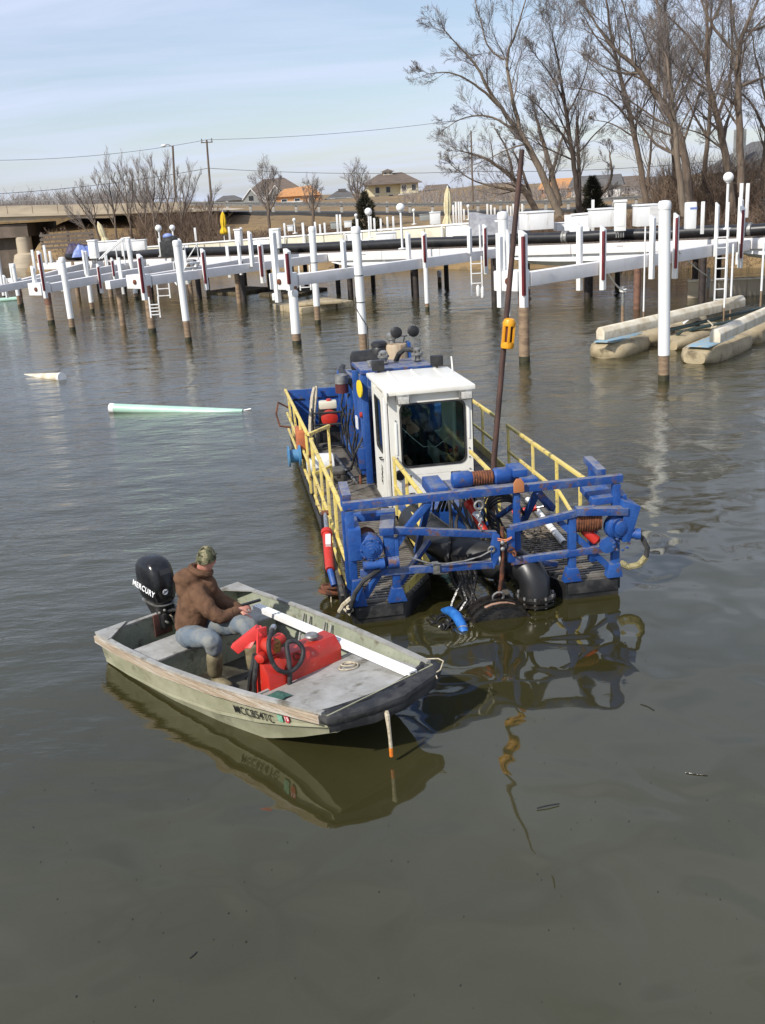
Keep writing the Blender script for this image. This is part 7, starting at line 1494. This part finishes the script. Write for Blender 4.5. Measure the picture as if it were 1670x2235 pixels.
# big bare trees along the right bank
Y = 56
tree_obj('bare_tree', 'tall pale bare tree leaning to the left, forking in two, behind the rusty pole', [lim(Y, (1222, 470, .38), (1190, 395, .33), (1150, 310, .27), (1128, 280, .24)), lim(Y, (1133, 290, .22), (1100, 245, .18), (1062, 190, .15), (1040, 140, .11), (1000, 100, .07), (965, 60, .03), dy=-.3), lim(Y, (1137, 290, .20), (1118, 215, .17), (1102, 130, .13), (1130, 60, .08), (1155, -30, .04), dy=.3), lim(Y, (1090, 232, .13), (1040, 185, .10), (985, 155, .06), (930, 162, .03), dy=-.5), lim(Y, (1125, 285, .12), (1070, 250, .09), (1010, 255, .05), (965, 285, .025)), lim(Y, (1100, 130, .10), (1065, 110, .07), (1045, 30, .05), (1025, -40, .03)), lim(Y, (1150, 315, .09), (1120, 320, .06), (1060, 350, .035), (1000, 372, .02))], 101, 'barkpale', 'twig', 4, 5, .70, .09, rmin=.0065, rs_=0.58)
Y = 58
tree_obj('bare_tree', 'dark bare tree with twin trunk and a broken snag, right of the leaning tree', [lim(Y, (1266, 465, .34), (1258, 400, .28), (1246, 310, .22), (1232, 220, .17), (1220, 140, .11), (1205, 70, .05)), lim(Y, (1266, 450, .22), (1262, 360, .2), (1260, 265, .16)), lim(Y, (1248, 320, .14), (1200, 260, .09), (1160, 215, .05), (1130, 200, .025)), lim(Y, (1232, 220, .10), (1195, 150, .06), (1160, 110, .03)), lim(Y, (1238, 250, .10), (1275, 180, .07), (1290, 100, .035)), lim(Y, (1254, 350, .10), (1205, 330, .06), (1150, 300, .03)), lim(Y, (1256, 340, .09), (1310, 280, .06), (1350, 250, .03))], 102, 'barkdark', 'twig', 4, 5, .7, .12, rmin=.0065, extra=1.3, rs_=.52)
Y = 55
tree_obj('bare_tree', 'tall slender bare tree with a straight tapering trunk near the conifer', [lim(Y, (1412, 448, .34), (1400, 370, .29), (1375, 250, .24), (1352, 150, .19), (1330, 60, .13), (1318, -50, .07)), lim(Y, (1414, 420, .16), (1418, 340, .12), (1428, 240, .08), (1436, 160, .04)), lim(Y, (1380, 270, .12), (1330, 210, .08), (1280, 195, .05), (1235, 190, .025)), lim(Y, (1350, 140, .11), (1300, 80, .07), (1265, 20, .04)), lim(Y, (1360, 190, .11), (1415, 120, .07), (1440, 40, .04)), lim(Y, (1340, 100, .10), (1300, 50, .06), (1250, -20, .035)), lim(Y, (1386, 300, .09), (1340, 270, .06), (1300, 262, .03))], 103, 'bark', 'twig', 4, 5, .7, .10, rmin=.0065, extra=1.2, rs_=.52)
Y = 53
tree_obj('bare_tree', 'thick bare tree bowing to the left from a clump of trunks', [lim(Y, (1506, 460, .42), (1495, 330, .36), (1470, 260, .32), (1425, 195, .27), (1380, 135, .2), (1340, 110, .14), (1305, 60, .08), (1270, 0, .04)), lim(Y, (1452, 230, .2), (1450, 130, .16), (1440, 40, .10), (1425, -60, .06)), lim(Y, (1495, 340, .18), (1440, 325, .13), (1395, 270, .08), (1370, 235, .04)), lim(Y, (1400, 160, .12), (1345, 160, .08), (1290, 130, .04)), lim(Y, (1380, 135, .12), (1375, 60, .08), (1350, -20, .05))], 104, 'bark', 'twig', 4, 5, .72, .10, rmin=.0065, extra=1.2, rs_=0.54)
Y = 50
tree_obj('bare_tree', 'thin pale straight trunk in front of the tree clump at the right', [lim(Y, (1493, 470, .17), (1484, 390, .15), (1474, 290, .12), (1462, 200, .08), (1452, 110, .04))], 105, 'barkpale', 'twig', 4, 5, .6, .12, rmin=.007, rs_=1.0)
Y = 54
tree_obj('bare_tree', 'large forked bare tree, its trunk splitting above the brush right of the clump', [lim(Y, (1598, 470, .42), (1590, 370, .36), (1572, 280, .30), (1556, 220, .25), (1540, 140, .2), (1545, 60, .14), (1535, -40, .08)), lim(Y, (1566, 260, .18), (1595, 170, .14), (1600, 90, .10), (1590, -30, .06)), lim(Y, (1540, 130, .14), (1500, 75, .10), (1440, 20, .06), (1400, -40, .03)), lim(Y, (1550, 200, .13), (1490, 160, .09), (1450, 110, .05)), lim(Y, (1545, 70, .12), (1570, 10, .08), (1600, -60, .05)), lim(Y, (1585, 330, .11), (1530, 290, .07), (1490, 280, .04))], 106, 'bark', 'twig', 4, 5, .7, .10, rmin=.0065, extra=1.15, rs_=0.54)
Y = 52
tree_obj('bare_tree', 'tall bare tree at the right edge with a heavy limb crossing to the right', [lim(Y, (1618, 420, .33), (1615, 300, .29), (1612, 190, .26), (1610, 110, .22), (1630, 50, .15), (1665, -20, .08)), lim(Y, (1612, 120, .18), (1575, 85, .13), (1540, 30, .09), (1520, -40, .05)), lim(Y, (1613, 190, .15), (1650, 175, .11), (1720, 150, .06)), lim(Y, (1622, 70, .14), (1670, 60, .09), (1720, 20, .05)), lim(Y, (1615, 240, .10), (1580, 205, .06), (1545, 205, .03)), lim(Y, (1612, 110, .12), (1600, 40, .08), (1590, -40, .05))], 107, 'bark', 'twig', 4, 5, .72, .10, rmin=.0065, extra=1.15, rs_=0.58)
Y = 60
tree_obj('bare_tree', 'slim bare tree standing behind the gap between the two largest trunks', [lim(Y, (1535, 440, .25), (1540, 330, .22), (1552, 240, .17), (1545, 120, .12), (1555, 10, .06)), lim(Y, (1542, 300, .12), (1500, 220, .08), (1480, 150, .04))], 108, 'bark', 'twig', 4, 5, .7, .10, rmin=.0065, extra=1.3, rs_=.6)
tree_obj('bare_tree', 'upright bare tree with reddish bark behind the bowing tree', [lim(62, (1478, 450, .3), (1470, 300, .25), (1462, 160, .2), (1452, 40, .13), (1445, -70, .06)), lim(62, (1465, 210, .12), (1420, 120, .08), (1390, 40, .04)), lim(62, (1468, 260, .10), (1510, 170, .07), (1530, 90, .03))], 109, 'barkdark', 'twig', 4, 5, .7, .10, rmin=.0065, extra=1.3, rs_=.64)
tree_obj('bare_tree', 'bare tree cut by the right edge of the photo', [lim(57, (1668, 430, .28), (1672, 300, .24), (1690, 180, .17), (1720, 60, .08)), lim(57, (1672, 290, .14), (1640, 220, .08), (1600, 190, .04)), lim(57, (1678, 240, .12), (1650, 130, .07), (1640, 60, .03))], 110, 'bark', 'twig', 4, 5, .72, .10, rmin=.0065, extra=1.2, rs_=.68)
tree_obj('bare_tree', 'low spreading bare tree with crooked boughs left of the rusty pole', [lim(60, (1175, 470, .2), (1150, 420, .16), (1100, 370, .11), (1050, 340, .07), (1005, 330, .03)), lim(60, (1150, 420, .10), (1090, 410, .07), (1030, 395, .04), (985, 360, .02)), lim(60, (1120, 390, .09), (1110, 330, .06), (1080, 280, .03)), lim(60, (1160, 430, .10), (1140, 370, .07), (1120, 330, .04))], 111, 'bark', 'twig', 4, 5, .75, .06, rmin=.0065, extra=1.3)
tree_obj('bare_tree', 'small bare tree between the leaning tree and the twin trunk', [lim(64, (1222, 450, .2), (1200, 360, .16), (1180, 290, .11), (1165, 240, .05)), lim(64, (1205, 380, .1), (1225, 310, .07), (1240, 260, .03)), lim(64, (1300, 440, .12), (1340, 390, .08), (1330, 330, .04))], 112, 'bark', 'twig', 4, 5, .7, .12, rmin=.0065, extra=1.2)
# three round topped trees on the embankment
for (b, t), s_, lab in ((((588, 502), (583, 352)), 121, 'round topped bare tree on the embankment in front of the brown house'), (((684, 492), (681, 380)), 122, 'smaller round topped bare tree in front of the orange sheathed house'), (((783, 475), (778, 352)), 123, 'round topped bare tree above the dark evergreen bush')):
    Yt = 80; B_, T_ = D(*b, Yt), D(t[0], t[1]+16, Yt); h = T_.z-B_.z; f = lambda q, dx=0: B_.lerp(T_, q)+Vector((dx*h, random.Random(s_).uniform(-.02, .02)*h, 0))
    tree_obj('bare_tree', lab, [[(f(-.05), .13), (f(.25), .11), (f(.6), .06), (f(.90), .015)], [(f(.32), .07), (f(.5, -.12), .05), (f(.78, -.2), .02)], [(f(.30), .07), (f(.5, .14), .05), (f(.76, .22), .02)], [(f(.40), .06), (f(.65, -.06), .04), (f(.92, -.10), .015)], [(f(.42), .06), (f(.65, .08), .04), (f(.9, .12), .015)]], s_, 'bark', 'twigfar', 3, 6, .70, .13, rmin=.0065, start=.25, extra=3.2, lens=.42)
# clump of multi-stemmed trees by the bridge end
CL = [((255, 525), (235, 330), 'tallest', 'tall bare tree with a dense pale crown at the bridge end'), ((290, 520), (268, 335), '', 'slender bare tree second in the row by the bridge end'), ((318, 520), (300, 335), '', 'upright bare tree left of the wooden lamp post'), ((345, 520), (335, 330), '', 'bare tree growing just left of the street light'), ((372, 520), (368, 335), '', 'bare tree growing behind the street light'), ((395, 515), (415, 345), '', 'bare tree spreading right beside the street light'), ((220, 520), (180, 375), '', 'low bare tree leaning left over the bridge parapet'), ((205, 520), (140, 405), '', 'faint low tree farthest left above the bridge'), ((455, 500), (470, 380), '', 'small bare sapling at the foot of the utility pole')]
for i, (b, t, _, lab) in enumerate(CL):
    Yt = 74+(i % 3)*2; B_, T_ = D(*b, Yt), D(t[0], t[1]+42, Yt); h = T_.z-B_.z; rr = random.Random(300+i); L0 = [[(B_-Vector((0, 0, .6)), .09), (B_.lerp(T_, .4)+Vector((rr.uniform(-.3, .3), 0, 0)), .06), (B_.lerp(T_, .7), .035), (T_, .012)]]
    for k in range(3 if i < 7 else 1):
        q = .2+.13*k; s_ = (-1, 1, -1)[k]; L0.append([(B_.lerp(T_, q), .05), (B_.lerp(T_, q+.28)+Vector((s_*h*.10, rr.uniform(-.5, .5), 0)), .035), (B_.lerp(T_, min(.95, q+.62))+Vector((s_*h*.16, rr.uniform(-.8, .8), 0)), .02)])
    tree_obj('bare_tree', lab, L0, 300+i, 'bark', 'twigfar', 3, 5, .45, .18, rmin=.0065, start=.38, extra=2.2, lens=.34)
# evergreens
def conifer(px, pt, pb, Y, w, lab, seed):
    B_, T_ = D(px, pb, Y), D(px, pt, Y); h = T_.z-B_.z; rng = random.Random(seed); th = thing('evergreen', lab, 'bush', B_, 0); MB().cyl((0, 0, -.5), (0, 0, h*.9), .09, .02, 7).build('trunk', M['barkdark'], th); mb = MB()
    for k in range(2600):
        z = h*rng.random()**1.2; rad = w*(1-(z/h)**1.5)*(.75+.25*math.sin(z*5+seed))*math.sqrt(rng.uniform(.2, 1)); a = rng.uniform(0, 6.283); c = Vector((rad*math.cos(a), rad*math.sin(a), z)); d = Vector((math.cos(a)*.7, math.sin(a)*.7, rng.uniform(-.2, .9))).normalized()*rng.uniform(.15, .34); s_ = d.orthogonal().normalized()*.05; s_.rotate(Matrix.Rotation(rng.uniform(0, 6), 3, d.normalized()))
        mb.v += [c-s_, c+s_, c+d]; n = len(mb.v); mb.f.append((n-3, n-2, n-1))
    mb.build('foliage', M['evergreen'], th, smooth=False)
conifer(800, 420, 502, 70, 1.15, 'dark rounded evergreen bush below the yellow house', 31); conifer(1293, 388, 470, 60, 1.0, 'pointed dark green conifer between the bare trunks at the right', 32)
# brown brush thickets (a mass nobody could count)
def brush(name, lab, fn, n, seed, h0, h1, m='brush', r=.012, spread=.35):
    rng = random.Random(seed); mb = MB()
    for k in range(n):
        x, y, z = fn(rng); H_ = rng.uniform(h0, h1); p = Vector((x, y, z-.1)); d = Vector((rng.gauss(0, spread), rng.gauss(0, spread), 1)).normalized(); q = p+d*H_*.5; e = q+(d+Vector((rng.gauss(0, .3), rng.gauss(0, .3), 0))).normalized()*H_*.5
        mb.tube([p, q, e], [r, r*.75, r*.4], 3, cap=False)
        for j in range(5):
            b = p.lerp(e, rng.uniform(.25, .9)); dd = (d+Vector((rng.gauss(0, .8), rng.gauss(0, .8), rng.uniform(-.3, .5)))).normalized()*H_*rng.uniform(.18, .42); mb.tube([b, b+dd*.5+Vector((0, 0, .03)), b+dd], [r*.6, r*.45, r*.3], 3, cap=False)
    o = mb.build(name, M[m], None, smooth=False, kind='stuff'); tag(o, lab, 'brush')
def f_right(rng):
    px = rng.uniform(1150, 1760); Y = rng.uniform(47, 62)
    if px < 1280: Y = rng.uniform(54, 64)
    x = D(px, 450, Y).x; return x, Y, ground_z(x, Y)
brush('brush_thicket', 'tangled brown brush filling the right bank under the bare trees', f_right, 2300, 41, .5, 1.5, r=.014)
def f_hi(rng):
    px = rng.choice((rng.uniform(1430, 1530), rng.uniform(1540, 1660))); Y = rng.uniform(54, 62); x = D(px, 450, Y).x; return x, Y, ground_z(x, Y)
brush('brush_thicket', 'taller brown saplings crowding the trunks at the far right', f_hi, 900, 42, 1.5, 4.0, r=.015, spread=.15)
def f_left(rng):
    px = rng.uniform(95, 480); Y = rng.uniform(68, 84); x = D(px, 500, Y).x; return x, Y, ground_z(x, Y)
brush('brush_thicket', 'low brown brush on the bank below the bridge', f_left, 800, 43, .4, 1.0, r=.018)
def f_left2(rng):
    px = rng.uniform(300, 480); Y = rng.uniform(74, 86); x = D(px, 500, Y).x; return x, Y, ground_z(x, Y)
brush('brush_thicket', 'dense brown brush on the slope at the end of the bridge', f_left2, 1000, 47, .9, 2.4, r=.018)
def f_mid(rng):
    px = rng.uniform(480, 790); Y = rng.uniform(70, 77); x = D(px, 500, Y).x; return x, Y, ground_z(x, Y)
brush('hedge_row', 'low dark red brown hedge along the foot of the grassy bank', f_mid, 900, 44, .4, 1.0, m='hedge' if 'hedge' in M else 'brush', r=.02, spread=.5)
def f_far(rng):
    px = rng.uniform(-60, 340); Y = rng.uniform(105, 128); x = D(px, 500, Y).x; return x, Y, ground_z(x, Y)
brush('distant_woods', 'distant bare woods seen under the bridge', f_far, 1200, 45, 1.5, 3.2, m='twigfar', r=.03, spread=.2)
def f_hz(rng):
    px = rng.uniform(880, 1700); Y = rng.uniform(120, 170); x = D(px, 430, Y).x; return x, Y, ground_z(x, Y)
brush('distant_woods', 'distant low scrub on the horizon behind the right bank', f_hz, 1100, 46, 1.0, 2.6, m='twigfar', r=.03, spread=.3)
